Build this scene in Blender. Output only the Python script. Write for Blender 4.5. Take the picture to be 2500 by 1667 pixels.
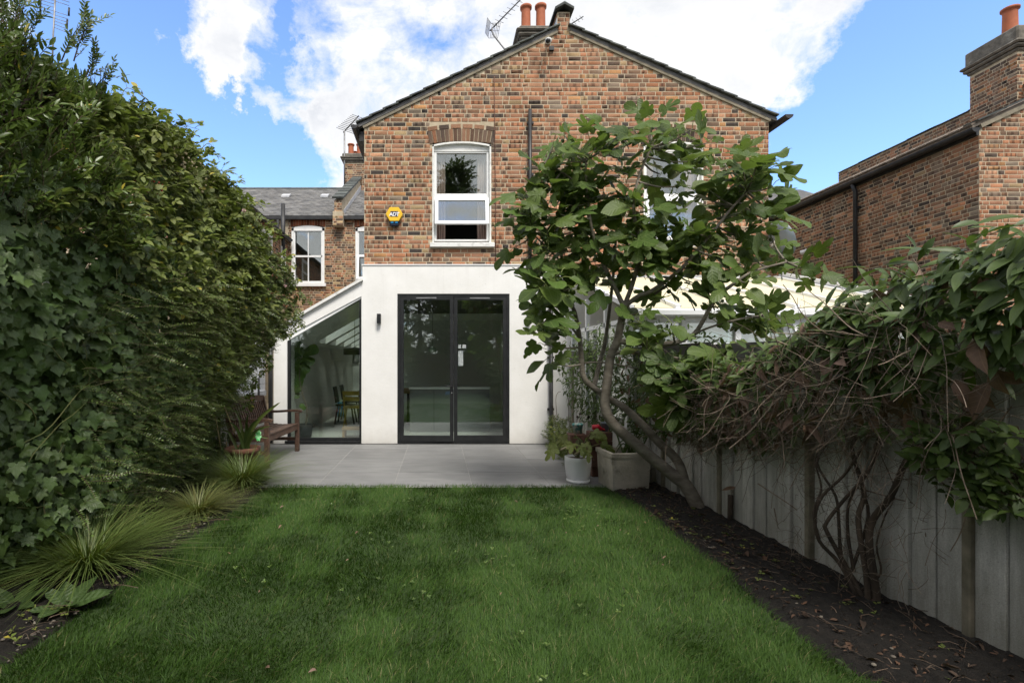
import bpy, math, random
import numpy as np
from mathutils import Vector, Matrix, Quaternion

S = bpy.context.scene
for o in list(bpy.data.objects):
    bpy.data.objects.remove(o)
COL = S.collection
rng = np.random.default_rng(7)
random.seed(7)

# ------------------------------------------------------------------ camera
F, PX, PY, EYE = 1250.0, 1070.0, 885.0, 1.41      # measured from the photograph (18 mm shift lens)
cd = bpy.data.cameras.new('camera')
cd.sensor_width = 36.0
cd.lens = 18.0
cd.shift_x = (1250 - PX) / 2500
cd.shift_y = (PY - 833.5) / 2500
cd.clip_start = 0.05
cd.clip_end = 3000
cam = bpy.data.objects.new('camera', cd)
COL.objects.link(cam)
cam.location = (0, 0, EYE)
cam.rotation_euler = (math.radians(90), 0, 0)
S.camera = cam


def X(px, d): return (px - PX) / F * d
def Z(py, d): return EYE + (PY - py) / F * d
def W(px, py, d): return Vector((X(px, d), d, Z(py, d)))


# ------------------------------------------------------------------ sky, sun, exposure
SUN_EL, SUN_AZ = math.radians(56), math.radians(-16)   # sun high behind the camera, a little to the right
sun_dir = Vector((-math.sin(SUN_AZ) * math.cos(SUN_EL), -math.cos(SUN_AZ) * math.cos(SUN_EL), math.sin(SUN_EL)))

world = bpy.data.worlds.new('World')
S.world = world
world.use_nodes = True
wt = world.node_tree
wt.nodes.clear()


class NT:
    """small helper round a node tree"""
    def __init__(s, tree): s.t = tree

    def n(s, typ, ins=None, **kw):
        nd = s.t.nodes.new(typ)
        for k, v in kw.items(): setattr(nd, k, v)
        if ins:
            for k, v in ins.items(): s.set(nd, k, v)
        return nd

    def set(s, nd, k, v):
        sock = nd.inputs[k]
        if isinstance(v, bpy.types.NodeSocket): s.t.links.new(v, sock)
        elif isinstance(v, bpy.types.Node): s.t.links.new(v.outputs[0], sock)
        else:
            if isinstance(v, (tuple, list)) and len(v) == 3 and sock.type == 'RGBA': v = (*v, 1)
            sock.default_value = v

    def m(s, op, a, b=None, c=None, clamp=False):
        nd = s.n('ShaderNodeMath', operation=op, use_clamp=clamp)
        s.set(nd, 0, a)
        if b is not None: s.set(nd, 1, b)
        if c is not None: s.set(nd, 2, c)
        return nd.outputs[0]

    def vm(s, op, a, b=None):
        nd = s.n('ShaderNodeVectorMath', operation=op)
        s.set(nd, 0, a)
        if b is not None: s.set(nd, 1, b)
        return nd.outputs['Value'] if op in ('DOT_PRODUCT', 'LENGTH', 'DISTANCE') else nd.outputs[0]

    def mix(s, fac, a, b, blend='MIX'):
        nd = s.n('ShaderNodeMix', data_type='RGBA', blend_type=blend)
        s.set(nd, 0, fac); s.set(nd, 6, a); s.set(nd, 7, b)
        return nd.outputs[2]

    def rng(s, v, a, b, c=0.0, d=1.0, smooth=False):
        nd = s.n('ShaderNodeMapRange', interpolation_type='SMOOTHSTEP' if smooth else 'LINEAR')
        s.set(nd, 0, v); s.set(nd, 1, a); s.set(nd, 2, b); s.set(nd, 3, c); s.set(nd, 4, d)
        return nd.outputs[0]

    def noise(s, vec, scale, detail=5.0, rough=0.55, dist=0.0):
        nd = s.n('ShaderNodeTexNoise')
        if vec is not None: s.set(nd, 'Vector', vec)
        s.set(nd, 'Scale', scale); s.set(nd, 'Detail', detail); s.set(nd, 'Roughness', rough); s.set(nd, 'Distortion', dist)
        return nd.outputs[0]


w = NT(wt)
sky = w.n('ShaderNodeTexSky', sky_type='NISHITA')
sky.sun_disc = False
sky.sun_elevation = SUN_EL
sky.sun_rotation = math.radians(180) + SUN_AZ
sky.altitude = 30
sky.air_density = 1.0
sky.dust_density = 0.6
sky.ozone_density = 1.6
tc = w.n('ShaderNodeTexCoord')
dirv = w.vm('NORMALIZE', tc.outputs['Generated'])
sx = w.n('ShaderNodeSeparateXYZ', {0: dirv})
den = w.m('ADD', w.m('MAXIMUM', sx.outputs[2], 0.0), 0.22)
cp = w.n('ShaderNodeCombineXYZ', {0: w.m('DIVIDE', sx.outputs[0], den), 1: w.m('DIVIDE', sx.outputs[1], den), 2: 0.0})
warp = w.n('ShaderNodeTexNoise', {'Vector': cp.outputs[0], 'Scale': 1.3, 'Detail': 3.0})
cpw = w.vm('ADD', w.vm('ADD', cp.outputs[0], w.vm('MULTIPLY', warp.outputs['Color'], (.5, .5, 0))), (5.3, 2.9, 0.4))
n1 = w.noise(cpw, 1.9, 12, 0.60, 0.1)
n2 = w.noise(w.vm('ADD', cpw, (9.3, -4.2, 2.0)), 6.5, 10, 0.66, 0.1)
# a few broad banks of cloud and breaks of blue, given as directions in the sky
banks = [  # (px, py, angular radius in degrees, weight)
    (1500, 30, 14, .2), (1720, 150, 11, .2), (2150, 60, 8, .3), (1930, 280, 5, .3), (740, 300, 5, .25), (470, 190, 6, .5), (560, 120, 6, .3), (20, 40, 9, .2), (400, 120, 5, .2),
    (330, 380, 12, -1.1), (230, 200, 8, -.62), (640, 330, 4, -.7), (540, 420, 10, -1.1), (770, 50, 4, -.4), (680, 130, 3, -.5), (700, 230, 4, -.6), (650, 60, 4, -.4),
    (2200, 330, 13, -1.0), (2430, 180, 11, -.85), (2030, 460, 12, -1.2), (640, 420, 8, -.9), (320, 40, 7, -1.0), (740, 450, 7, -.7), (780, 200, 3, -.4), (1040, 60, 4, -.3), (1900, 60, 4, -.25),
    (2490, 20, 8, -.8), (100, 500, 18, -.7),
]
dwn = w.n('ShaderNodeTexNoise', {'Vector': dirv, 'Scale': 6.0, 'Detail': 8.0, 'Roughness': 0.65})
dirw = w.vm('NORMALIZE', w.vm('ADD', dirv, w.vm('MULTIPLY', w.vm('SUBTRACT', dwn.outputs['Color'], (.5, .5, .5)), (.26, .26, .26))))
cov = None
for bx, by, br, bw in banks:
    dv = Vector(((bx - PX) / F, 1.0, (PY - by) / F)).normalized()
    dt = w.vm('DOT_PRODUCT', dirw, tuple(dv))
    e = w.rng(dt, math.cos(math.radians(br)), math.cos(math.radians(br * .15)), 0.0, bw, smooth=True)
    cov = e if cov is None else w.m('ADD', cov, e)
fld = w.m('ADD', w.m('ADD', w.m('MULTIPLY', n1, 2.8), w.m('MULTIPLY', n2, 1.7)), cov)
mask = w.rng(fld, 1.50, 2.15)
shade = w.rng(w.noise(w.vm('ADD', cpw, (.18, -.45, 0.5)), 2.4, 10, 0.6), 0.40, 0.62)
thick = w.rng(fld, 1.9, 2.7)
cl_lit = (2.2, 2.18, 2.15)
cl_grey = (1.5, 1.55, 1.65)
cloud = w.mix(w.m('MULTIPLY', shade, w.rng(thick, 0.0, 1.0, 0.2, 0.95)), cl_lit, cl_grey)
skyc = w.mix(1.0, sky.outputs[0], (0.50, 0.575, 0.68), 'MULTIPLY')
skym = w.mix(w.m('MULTIPLY', mask, 0.97), skyc, cloud)
bg = w.n('ShaderNodeBackground', {'Color': skym, 'Strength': 0.15})
wo = w.n('ShaderNodeOutputWorld', {0: bg.outputs[0]})

sl = bpy.data.lights.new('sun', 'SUN')
sl.energy = 1.3
sl.angle = math.radians(20)
sl.color = (1.0, 0.95, 0.87)
sun = bpy.data.objects.new('sun', sl)
COL.objects.link(sun)
sun.rotation_euler = sun_dir.to_track_quat('Z', 'Y').to_euler()
sun.location = sun_dir * 60

S.view_settings.view_transform = 'Standard'
S.view_settings.look = 'None'
S.view_settings.gamma = 1
S.view_settings.use_curve_mapping = False
S.view_settings.exposure = 1.78
S.render.engine = 'CYCLES'
cy = S.cycles
cy.use_denoising = True
cy.use_adaptive_sampling = True
cy.adaptive_threshold = 0.02
cy.max_bounces = 12
cy.diffuse_bounces = 8
cy.glossy_bounces = 4
cy.transmission_bounces = 6
cy.transparent_max_bounces = 16
cy.sample_clamp_indirect = 6
cy.caustics_reflective = False
cy.caustics_refractive = False

# ------------------------------------------------------------------ object helpers
ORG = {}


def wo_of(p):
    return ORG[p.name] if p is not None else Vector((0, 0, 0))


def tag(o, label=None, cat=None, group=None, kind=None):
    if label: o['label'] = label
    if cat: o['category'] = cat
    if group: o['group'] = group
    if kind: o['kind'] = kind
    return o


def thing(name, label, cat, loc, group=None):
    o = bpy.data.objects.new(name, None)
    o.empty_display_size = 0.1
    COL.objects.link(o)
    o.location = loc
    ORG[o.name] = Vector(loc)
    return tag(o, label, cat, group)


def link_mesh(name, me, parent=None, origin=None, mats=()):
    for m_ in mats: me.materials.append(m_)
    o = bpy.data.objects.new(name, me)
    COL.objects.link(o)
    if parent is not None:
        o.parent = parent
        ORG[o.name] = wo_of(parent)
    else:
        o.location = origin if origin is not None else (0, 0, 0)
        ORG[o.name] = Vector(o.location)
    return o


def place(name, me, parent, pos, R=None, scale=1.0, color=None):
    """one more object of a shared mesh, at a world position, under its parent"""
    o = bpy.data.objects.new(name, me)
    M = Matrix.Translation(Vector(pos) - wo_of(parent))
    if R is not None: M = M @ Matrix([list(map(float, r)) for r in R]).to_4x4()
    if scale != 1.0: M = M @ Matrix.Diagonal((scale, scale, scale, 1))
    COL.objects.link(o)
    o.parent = parent
    o.matrix_local = M
    if color is not None: o.color = (*color, 1)
    return o


class MB:
    """collects shapes for ONE mesh object"""
    def __init__(s): s.v, s.f, s.sm = [], [], []

    def add(s, vs, fs, smooth=False):
        b = len(s.v)
        s.v += [tuple(v) for v in vs]
        s.f += [tuple(i + b for i in f) for f in fs]
        s.sm += [smooth] * len(fs)
        return s

    def box(s, x0, x1, y0, y1, z0, z1):
        vs = [(x, y, z) for z in (z0, z1) for y in (y0, y1) for x in (x0, x1)]
        return s.add(vs, [(0, 2, 3, 1), (4, 5, 7, 6), (0, 1, 5, 4), (2, 6, 7, 3), (0, 4, 6, 2), (1, 3, 7, 5)])

    def obox(s, c, half, R):
        c = Vector(c)
        vs = []
        for k in (-1, 1):
            for j in (-1, 1):
                for i in (-1, 1):
                    vs.append(c + R @ Vector((i * half[0], j * half[1], k * half[2])))
        return s.add(vs, [(0, 2, 3, 1), (4, 5, 7, 6), (0, 1, 5, 4), (2, 6, 7, 3), (0, 4, 6, 2), (1, 3, 7, 5)])

    def bar(s, a, b, wd, ht, up=(0, 0, 1)):
        """a rectangular bar from a to b"""
        a, b = Vector(a), Vector(b)
        d = b - a
        y = d.normalized()
        x = y.cross(Vector(up))
        if x.length < 1e-4: x = y.cross(Vector((1, 0, 0)))
        x.normalize()
        z = x.cross(y)
        R = Matrix((x, y, z)).transposed()
        return s.obox((a + b) / 2, (wd / 2, d.length / 2, ht / 2), R)

    def prism(s, pts, vec):
        """extrude a planar polygon by vec"""
        n = len(pts)
        vec = Vector(vec)
        a = [Vector(p) for p in pts]
        b = [p + vec for p in a]
        nrm = Vector((0, 0, 0))
        for i in range(n): nrm += a[i].cross(a[(i + 1) % n])
        flip = nrm.dot(vec) > 0
        fs = [tuple(range(n)), tuple(range(2 * n - 1, n - 1, -1))]
        fs += [(i, i + n, (i + 1) % n + n, (i + 1) % n) for i in range(n)]
        if flip: fs = [tuple(reversed(f)) for f in fs]
        return s.add(a + b, fs)

    def tube(s, pts, r, n=6, cap=True):
        V, T = tube_arrays(pts, r, n, cap)
        return s.add(V.tolist(), T.tolist(), True)

    def lathe(s, prof, c, n=20):
        vs, fs = [], []
        for (r, z) in prof:
            for i in range(n):
                a = 2 * math.pi * i / n
                vs.append((c[0] + r * math.cos(a), c[1] + r * math.sin(a), c[2] + z))
        for k in range(len(prof) - 1):
            for i in range(n):
                j = (i + 1) % n
                fs.append((k * n + i, k * n + j, (k + 1) * n + j, (k + 1) * n + i))
        return s.add(vs, fs, True)

    def ball(s, c, r, n=8, squash=1.0):
        prof = [(max(1e-4, r * math.sin(math.pi * k / n)), -r * squash * math.cos(math.pi * k / n)) for k in range(n + 1)]
        return s.lathe(prof, c, n + 2)

    def build(s, name, m_, parent=None, bevel=0.0, origin=None, seg=1):
        org = wo_of(parent) if parent is not None else Vector(origin if origin is not None else (0, 0, 0))
        me = bpy.data.meshes.new(name)
        me.from_pydata([(v[0] - org.x, v[1] - org.y, v[2] - org.z) for v in s.v], [], s.f)
        me.polygons.foreach_set('use_smooth', s.sm)
        me.update()
        o = link_mesh(name, me, parent, org if parent is None else None, [m_] if not isinstance(m_, (list, tuple)) else m_)
        if bevel:
            b = o.modifiers.new('bevel', 'BEVEL')
            b.width = bevel; b.segments = seg; b.limit_method = 'ANGLE'; b.angle_limit = math.radians(40)
        return o


def catmull(pts, sub=4):
    P = [Vector(p) for p in pts]
    if len(P) < 3: return P
    out = []
    for i in range(len(P) - 1):
        p0, p1, p2, p3 = P[max(i - 1, 0)], P[i], P[i + 1], P[min(i + 2, len(P) - 1)]
        for k in range(sub):
            t = k / sub
            out.append(0.5 * ((2 * p1) + (p2 - p0) * t + (2 * p0 - 5 * p1 + 4 * p2 - p3) * t * t + (3 * p1 - p0 - 3 * p2 + p3) * t ** 3))
    out.append(P[-1])
    return out


def tube_arrays(pts, r, n=6, cap=True):
    P = np.array([tuple(p) for p in pts], float)
    k = len(P)
    R = np.full(k, r, float) if np.isscalar(r) else np.interp(np.linspace(0, 1, k), np.linspace(0, 1, len(r)), r)
    T = np.gradient(P, axis=0)
    T /= np.maximum(np.linalg.norm(T, axis=1, keepdims=True), 1e-9)
    up = np.array([0, 0, 1.0]) if abs(T[0, 2]) < .9 else np.array([1.0, 0, 0])
    A = np.zeros_like(P)
    a = np.cross(T[0], up); a /= np.linalg.norm(a)
    for i in range(k):
        a = a - T[i] * a.dot(T[i]); a /= max(np.linalg.norm(a), 1e-9)
        A[i] = a
    B = np.cross(T, A)
    ang = np.arange(n) * 2 * np.pi / n
    V = (P[:, None] + R[:, None, None] * (np.cos(ang)[None, :, None] * A[:, None] + np.sin(ang)[None, :, None] * B[:, None])).reshape(-1, 3)
    i = np.arange(k - 1)[:, None] * n
    j = np.arange(n)[None, :]
    j2 = (j + 1) % n
    a0, a1, b0, b1 = i + j, i + j2, i + n + j, i + n + j2
    Tr = np.concatenate([np.stack([a0, a1, b1], -1).reshape(-1, 3), np.stack([a0, b1, b0], -1).reshape(-1, 3)])
    if cap:
        e = (k - 1) * n
        c1 = [(0, q + 1, q) for q in range(1, n - 1)]
        c2 = [(e, e + q, e + q + 1) for q in range(1, n - 1)]
        Tr = np.concatenate([Tr, np.array(c1 + c2)])
    return V, Tr


class Proto:
    """triangle mesh with uvs and material indices, kept as arrays"""
    def __init__(s, V, T, UV=None, M=None):
        s.V = np.asarray(V, float)
        s.T = np.asarray(T, int).reshape(-1, 3)
        s.UV = np.zeros((len(s.V), 2)) if UV is None else np.asarray(UV, float)
        s.M = np.zeros(len(s.T), int) if M is None else np.asarray(M, int)

    def mesh(s, name, mats, smooth=True):
        return np_mesh(name, s.V, s.T, s.UV, s.M, mats, smooth)


def cat(ps):
    off = np.cumsum([0] + [len(p.V) for p in ps[:-1]])
    return Proto(np.concatenate([p.V for p in ps]), np.concatenate([p.T + o for p, o in zip(ps, off)]),
                 np.concatenate([p.UV for p in ps]), np.concatenate([p.M for p in ps]))


def xf(p, pos, R, sc=1.0):
    return Proto((p.V * sc) @ np.asarray(R).T + np.asarray(pos), p.T, p.UV, p.M)


def tubep(pts, r, n=4, m_=0, cap=False):
    V, T = tube_arrays(pts, r, n, cap)
    return Proto(V, T, None, np.full(len(T), m_))


def np_mesh(name, V, T, UV, M, mats, smooth=True, col=None):
    me = bpy.data.meshes.new(name)
    nv, nt = len(V), len(T)
    me.vertices.add(nv)
    me.vertices.foreach_set('co', np.ascontiguousarray(V, np.float32).ravel())
    me.loops.add(nt * 3)
    me.loops.foreach_set('vertex_index', np.ascontiguousarray(T, np.int32).ravel())
    me.polygons.add(nt)
    me.polygons.foreach_set('loop_start', np.arange(nt, dtype=np.int32) * 3)
    me.polygons.foreach_set('loop_total', np.full(nt, 3, np.int32))
    for m_ in mats: me.materials.append(m_)
    if M is not None and len(mats) > 1: me.polygons.foreach_set('material_index', np.ascontiguousarray(M, np.int32))
    if smooth: me.polygons.foreach_set('use_smooth', np.ones(nt, bool))
    if UV is not None:
        uv = me.uv_layers.new(name='UVMap')
        uv.data.foreach_set('uv', np.ascontiguousarray(UV[T.ravel()], np.float32).ravel())
    if col is not None:
        ca = me.color_attributes.new('Col', 'FLOAT_COLOR', 'POINT')
        ca.data.foreach_set('color', np.ascontiguousarray(np.c_[col, np.ones(len(col))], np.float32).ravel())
    me.update(calc_edges=True)
    return me


def frames(D, Nh):
    """rotation matrices (n,3,3) whose Y columns follow D and whose Z columns lean to Nh"""
    D = D / np.maximum(np.linalg.norm(D, axis=1, keepdims=True), 1e-9)
    Zc = Nh - D * np.sum(Nh * D, 1, keepdims=True)
    ln = np.linalg.norm(Zc, axis=1, keepdims=True)
    alt = np.cross(D, np.array([0.31, 0.77, 0.55]))
    Zc = np.where(ln < 1e-3, alt, Zc)
    Zc /= np.maximum(np.linalg.norm(Zc, axis=1, keepdims=True), 1e-9)
    Xc = np.cross(D, Zc)
    return np.stack([Xc, D, Zc], axis=2)


def join_inst(protos, idx, pos, R, sc):
    Vs, Ts, UVs, Ms = [], [], [], []
    base = 0
    for k, p in enumerate(protos):
        q = np.where(idx == k)[0]
        if not len(q): continue
        V = np.einsum('nij,vj->nvi', R[q] * sc[q][:, None, None], p.V) + pos[q][:, None]
        nv = len(p.V)
        Ts.append((p.T[None] + (np.arange(len(q)) * nv)[:, None, None] + base).reshape(-1, 3))
        Vs.append(V.reshape(-1, 3)); UVs.append(np.tile(p.UV, (len(q), 1))); Ms.append(np.tile(p.M, len(q)))
        base += nv * len(q)
    return Proto(np.concatenate(Vs), np.concatenate(Ts), np.concatenate(UVs), np.concatenate(Ms))


def scatter(parent, part, stuff, protos, idx, pos, R, sc, mats, n_obj=300, key=None):
    """the n_obj that show largest become objects of their own, the rest one mesh"""
    n = len(pos)
    if key is None:
        dist = np.linalg.norm(pos - np.array([0, 0, EYE]), axis=1)
        key = dist / sc
    order = np.argsort(key)
    a, b = order[:n_obj], order[n_obj:]
    if len(a):
        used = sorted(set(int(i) for i in idx[a]))
        mm = {k: protos[k].mesh(part, mats) for k in used}
        for i in a:
            place(part, mm[int(idx[i])], parent, pos[i], R[i], float(sc[i]))
    if len(b):
        p = join_inst(protos, idx[b], pos[b], R[b], sc[b])
        me = np_mesh(stuff, p.V - np.array(wo_of(parent)), p.T, p.UV, p.M, mats)
        o = link_mesh(stuff, me, parent)
        o['kind'] = 'stuff'


def rand_unit(n):
    v = rng.normal(size=(n, 3))
    return v / np.linalg.norm(v, axis=1, keepdims=True)

# ------------------------------------------------------------------ materials
def new_mat(name):
    m_ = bpy.data.materials.new(name)
    m_.use_nodes = True
    m_.node_tree.nodes.clear()
    t = NT(m_.node_tree)
    out = t.n('ShaderNodeOutputMaterial')
    return m_, t, out


def pos_coord(t, stretch=None, obj=False):
    if obj: v = t.n('ShaderNodeTexCoord').outputs['Object']
    else: v = t.n('ShaderNodeNewGeometry').outputs['Position']
    if stretch: v = t.vm('MULTIPLY', v, stretch)
    return v


def mat(name, c1, c2=None, scale=6.0, detail=6.0, rough=0.7, bump=0.0, bscale=None, stretch=None, metal=0.0, spec=0.4,
        lo=0.35, hi=0.65, c3=None, s3=1.2, lo3=0.5, hi3=0.7, bdist=0.01, island=0.0, rvar=0.0):
    m_, t, out = new_mat(name)
    v = pos_coord(t, stretch)
    col = c1 if len(c1) == 4 else (*c1, 1)
    if c2 is not None:
        col = t.mix(t.rng(t.noise(v, scale, detail), lo, hi), c1, c2)
    if c3 is not None:
        col = t.mix(t.rng(t.noise(t.vm('ADD', v, (5.3, 2.2, 8.1)), s3, 7), lo3, hi3), col, c3)
    if island:
        g = t.n('ShaderNodeNewGeometry').outputs['Random Per Island']
        ob = t.n('ShaderNodeObjectInfo').outputs['Random']
        r_ = t.m('FRACT', t.m('ADD', g, t.m('MULTIPLY', ob, 7.31)))
        k = t.rng(r_, 0, 1, 1 - island, 1 + island)
        col = t.mix(1.0, col, t.n('ShaderNodeCombineXYZ', {0: k, 1: k, 2: k}).outputs[0], 'MULTIPLY')
    p = t.n('ShaderNodeBsdfPrincipled')
    t.set(p, 'Base Color', col); t.set(p, 'Metallic', metal); t.set(p, 'Specular IOR Level', spec)
    if rvar: t.set(p, 'Roughness', t.rng(t.noise(v, scale * 2, 4), .3, .7, rough - rvar, rough + rvar))
    else: t.set(p, 'Roughness', rough)
    if bump:
        b = t.n('ShaderNodeBump', {'Strength': bump, 'Distance': bdist, 'Height': t.noise(v, bscale or scale * 4, 6, .6)})
        t.set(p, 'Normal', b.outputs[0])
    t.set(out, 0, p.outputs[0])
    return m_


def brick_mat(name, src):
    m_, t, out = new_mat(name)
    g = t.n('ShaderNodeNewGeometry')
    if src == 'attr':
        col = t.n('ShaderNodeAttribute', attribute_name='Col').outputs['Color']
        r_ = g.outputs['Random Per Island']
    else:
        oi = t.n('ShaderNodeObjectInfo')
        col = oi.outputs['Color']
        r_ = oi.outputs['Random']
    P = g.outputs['Position']
    uv = t.n('ShaderNodeSeparateXYZ', {0: t.n('ShaderNodeTexCoord').outputs['UV']})
    # kiss marks left by the stacking in the kiln: dark bars across some bricks
    ph = t.m('MULTIPLY', r_, 37.0)
    bar = t.m('ABSOLUTE', t.m('SUBTRACT', t.m('FRACT', t.m('ADD', t.m('MULTIPLY', uv.outputs[0], t.rng(t.m('FRACT', t.m('MULTIPLY', r_, 23.9)), 0, 1, 1.2, 2.6)), ph)), 0.5))
    n_e = t.noise(P, 45, 3)
    barm = t.rng(t.m('ADD', bar, t.m('MULTIPLY', t.m('SUBTRACT', n_e, .5), .22)), .16, .22, 1, 0)
    sel = t.m('GREATER_THAN', t.m('FRACT', t.m('MULTIPLY', r_, 91.7)), 0.58)
    dark = t.mix(1.0, col, (.36, .33, .33), 'MULTIPLY')
    col = t.mix(t.m('MULTIPLY', t.m('MULTIPLY', barm, sel), .85), col, dark)
    f1 = t.rng(t.noise(P, 70, 6, .65), .3, .7, .62, 1.32)
    col = t.mix(1.0, col, t.n('ShaderNodeCombineXYZ', {0: f1, 1: f1, 2: f1}).outputs[0], 'MULTIPLY')
    pale = t.rng(t.noise(P, 26, 5, .7), .60, .74)
    col = t.mix(t.m('MULTIPLY', pale, .4), col, (.36, .27, .19))
    soot = t.rng(t.noise(P, .9, 7, .62), .46, .72)
    col = t.mix(t.m('MULTIPLY', soot, .62), col, t.mix(1.0, col, (.52, .48, .45), 'MULTIPLY'))
    warm = t.rng(t.noise(t.vm('ADD', P, (4, 1, 7)), .7, 4, .55), .45, .7)
    col = t.mix(t.m('MULTIPLY', warm, .28), col, (.36, .19, .11))
    streak = t.rng(t.noise(t.vm('MULTIPLY', P, (3.2, 3.2, .28)), 1.7, 6, .6), .56, .75)
    col = t.mix(t.m('MULTIPLY', streak, .36), col, (.25, .215, .175))
    p = t.n('ShaderNodeBsdfPrincipled', {'Base Color': col, 'Roughness': .88, 'Specular IOR Level': .25})
    b = t.n('ShaderNodeBump', {'Strength': .5, 'Distance': .004, 'Height': t.noise(P, 120, 5, .65)})
    t.set(p, 'Normal', b.outputs[0])
    t.set(out, 0, p.outputs[0])
    return m_


def leaf_mat(name, front, back=None, vein=None, kind=None, rough=.42, trans=.22, var=.35, yellow=None, ypart=.03, spec=.5, hue=None, bumpy=0.0):
    m_, t, out = new_mat(name)
    g = t.n('ShaderNodeNewGeometry')
    oi = t.n('ShaderNodeObjectInfo')
    r_ = t.m('FRACT', t.m('ADD', g.outputs['Random Per Island'], t.m('MULTIPLY', oi.outputs['Random'], 13.7)))
    P = g.outputs['Position']
    big = t.noise(P, 2.3, 3)
    k = t.m('ADD', t.rng(r_, 0, 1, 1 - var, 1 + var), t.rng(big, .3, .7, -.2, .2))
    col = t.mix(1.0, front, t.n('ShaderNodeCombineXYZ', {0: k, 1: k, 2: k}).outputs[0], 'MULTIPLY')
    if hue is not None:
        col = t.mix(t.m('MULTIPLY', t.m('FRACT', t.m('MULTIPLY', r_, 17.3)), .75), col, hue)
    if yellow is not None:
        col = t.mix(t.m('GREATER_THAN', t.m('FRACT', t.m('MULTIPLY', r_, 53.1)), 1 - ypart), col, yellow)
    col = t.mix(t.rng(t.noise(P, 55, 4, .6), .35, .75, 0, .35), col, t.mix(1.0, col, (.55, .6, .5), 'MULTIPLY'))
    uv = t.n('ShaderNodeSeparateXYZ', {0: t.n('ShaderNodeTexCoord').outputs['UV']})
    hgt = None
    if vein is not None:
        u, v = uv.outputs[1], t.m('SUBTRACT', uv.outputs[0], .5)   # u along the leaf, v across
        if kind == 'palm':
            u = t.m('SUBTRACT', u, .06)
            rr = t.m('SQRT', t.m('ADD', t.m('MULTIPLY', u, u), t.m('MULTIPLY', v, v)))
            th = t.m('ABSOLUTE', t.m('ARCTAN2', v, u))
            dmin = None
            for a in (0.0, 0.72, 1.5):
                d_ = t.m('MULTIPLY', rr, t.m('ABSOLUTE', t.m('SINE', t.m('SUBTRACT', th, a))))
                far = t.m('GREATER_THAN', t.m('ABSOLUTE', t.m('SUBTRACT', th, a)), 1.2)
                d_ = t.m('ADD', d_, far)
                dmin = d_ if dmin is None else t.m('MINIMUM', dmin, d_)
            mid = t.rng(dmin, .004, .016, 1, 0)
            side = t.m('ABSOLUTE', t.m('SUBTRACT', t.m('FRACT', t.m('SUBTRACT', t.m('MULTIPLY', rr, 8.5), t.m('MULTIPLY', dmin, 9.0))), .5))
        else:
            av = t.m('ABSOLUTE', v)
            mid = t.rng(av, .012, .04, 1, 0)
            side = t.m('ABSOLUTE', t.m('SUBTRACT', t.m('FRACT', t.m('SUBTRACT', t.m('MULTIPLY', u, 7.0), t.m('MULTIPLY', av, 3.4))), .5))
        sidem = t.m('MULTIPLY', t.rng(side, .0, .09, 1, 0), .5)
        vm_ = t.m('MAXIMUM', mid, sidem)
        col = t.mix(t.m('MULTIPLY', vm_, .5), col, vein)
        hgt = t.rng(side, 0, .5, 0, 1)
    if back is not None:
        col = t.mix(g.outputs['Backfacing'], col, t.mix(.7, col, back))
    p = t.n('ShaderNodeBsdfPrincipled', {'Base Color': col, 'Roughness': rough, 'Specular IOR Level': spec})
    if hgt is not None and bumpy:
        t.set(p, 'Normal', t.n('ShaderNodeBump', {'Strength': bumpy, 'Distance': .012, 'Height': hgt}).outputs[0])
    tr = t.n('ShaderNodeBsdfTranslucent', {'Color': t.mix(1.0, col, (1.5, 1.7, .6), 'MULTIPLY')})
    mx = t.n('ShaderNodeMixShader', {0: trans, 1: p.outputs[0], 2: tr.outputs[0]})
    t.set(out, 0, mx.outputs[0])
    return m_


def glass_mat(name, tint, refl):
    m_, t, out = new_mat(name)
    g = t.n('ShaderNodeNewGeometry')
    c_ = t.m('ABSOLUTE', t.vm('DOT_PRODUCT', g.outputs['Incoming'], g.outputs['Normal']))
    sch = t.m('POWER', t.m('SUBTRACT', 1.0, c_, clamp=True), 5.0)      # same from both faces of the pane
    fac = t.m('ADD', t.m('MULTIPLY', sch, .9), .04 + refl, clamp=True)
    gl = t.n('ShaderNodeBsdfGlossy', {'Color': (.95, .97, .96), 'Roughness': .004})
    tr = t.n('ShaderNodeBsdfTransparent', {'Color': tint})
    mx = t.n('ShaderNodeMixShader', {0: fac, 1: tr.outputs[0], 2: gl.outputs[0]})
    t.set(out, 0, mx.outputs[0])
    return m_


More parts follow.
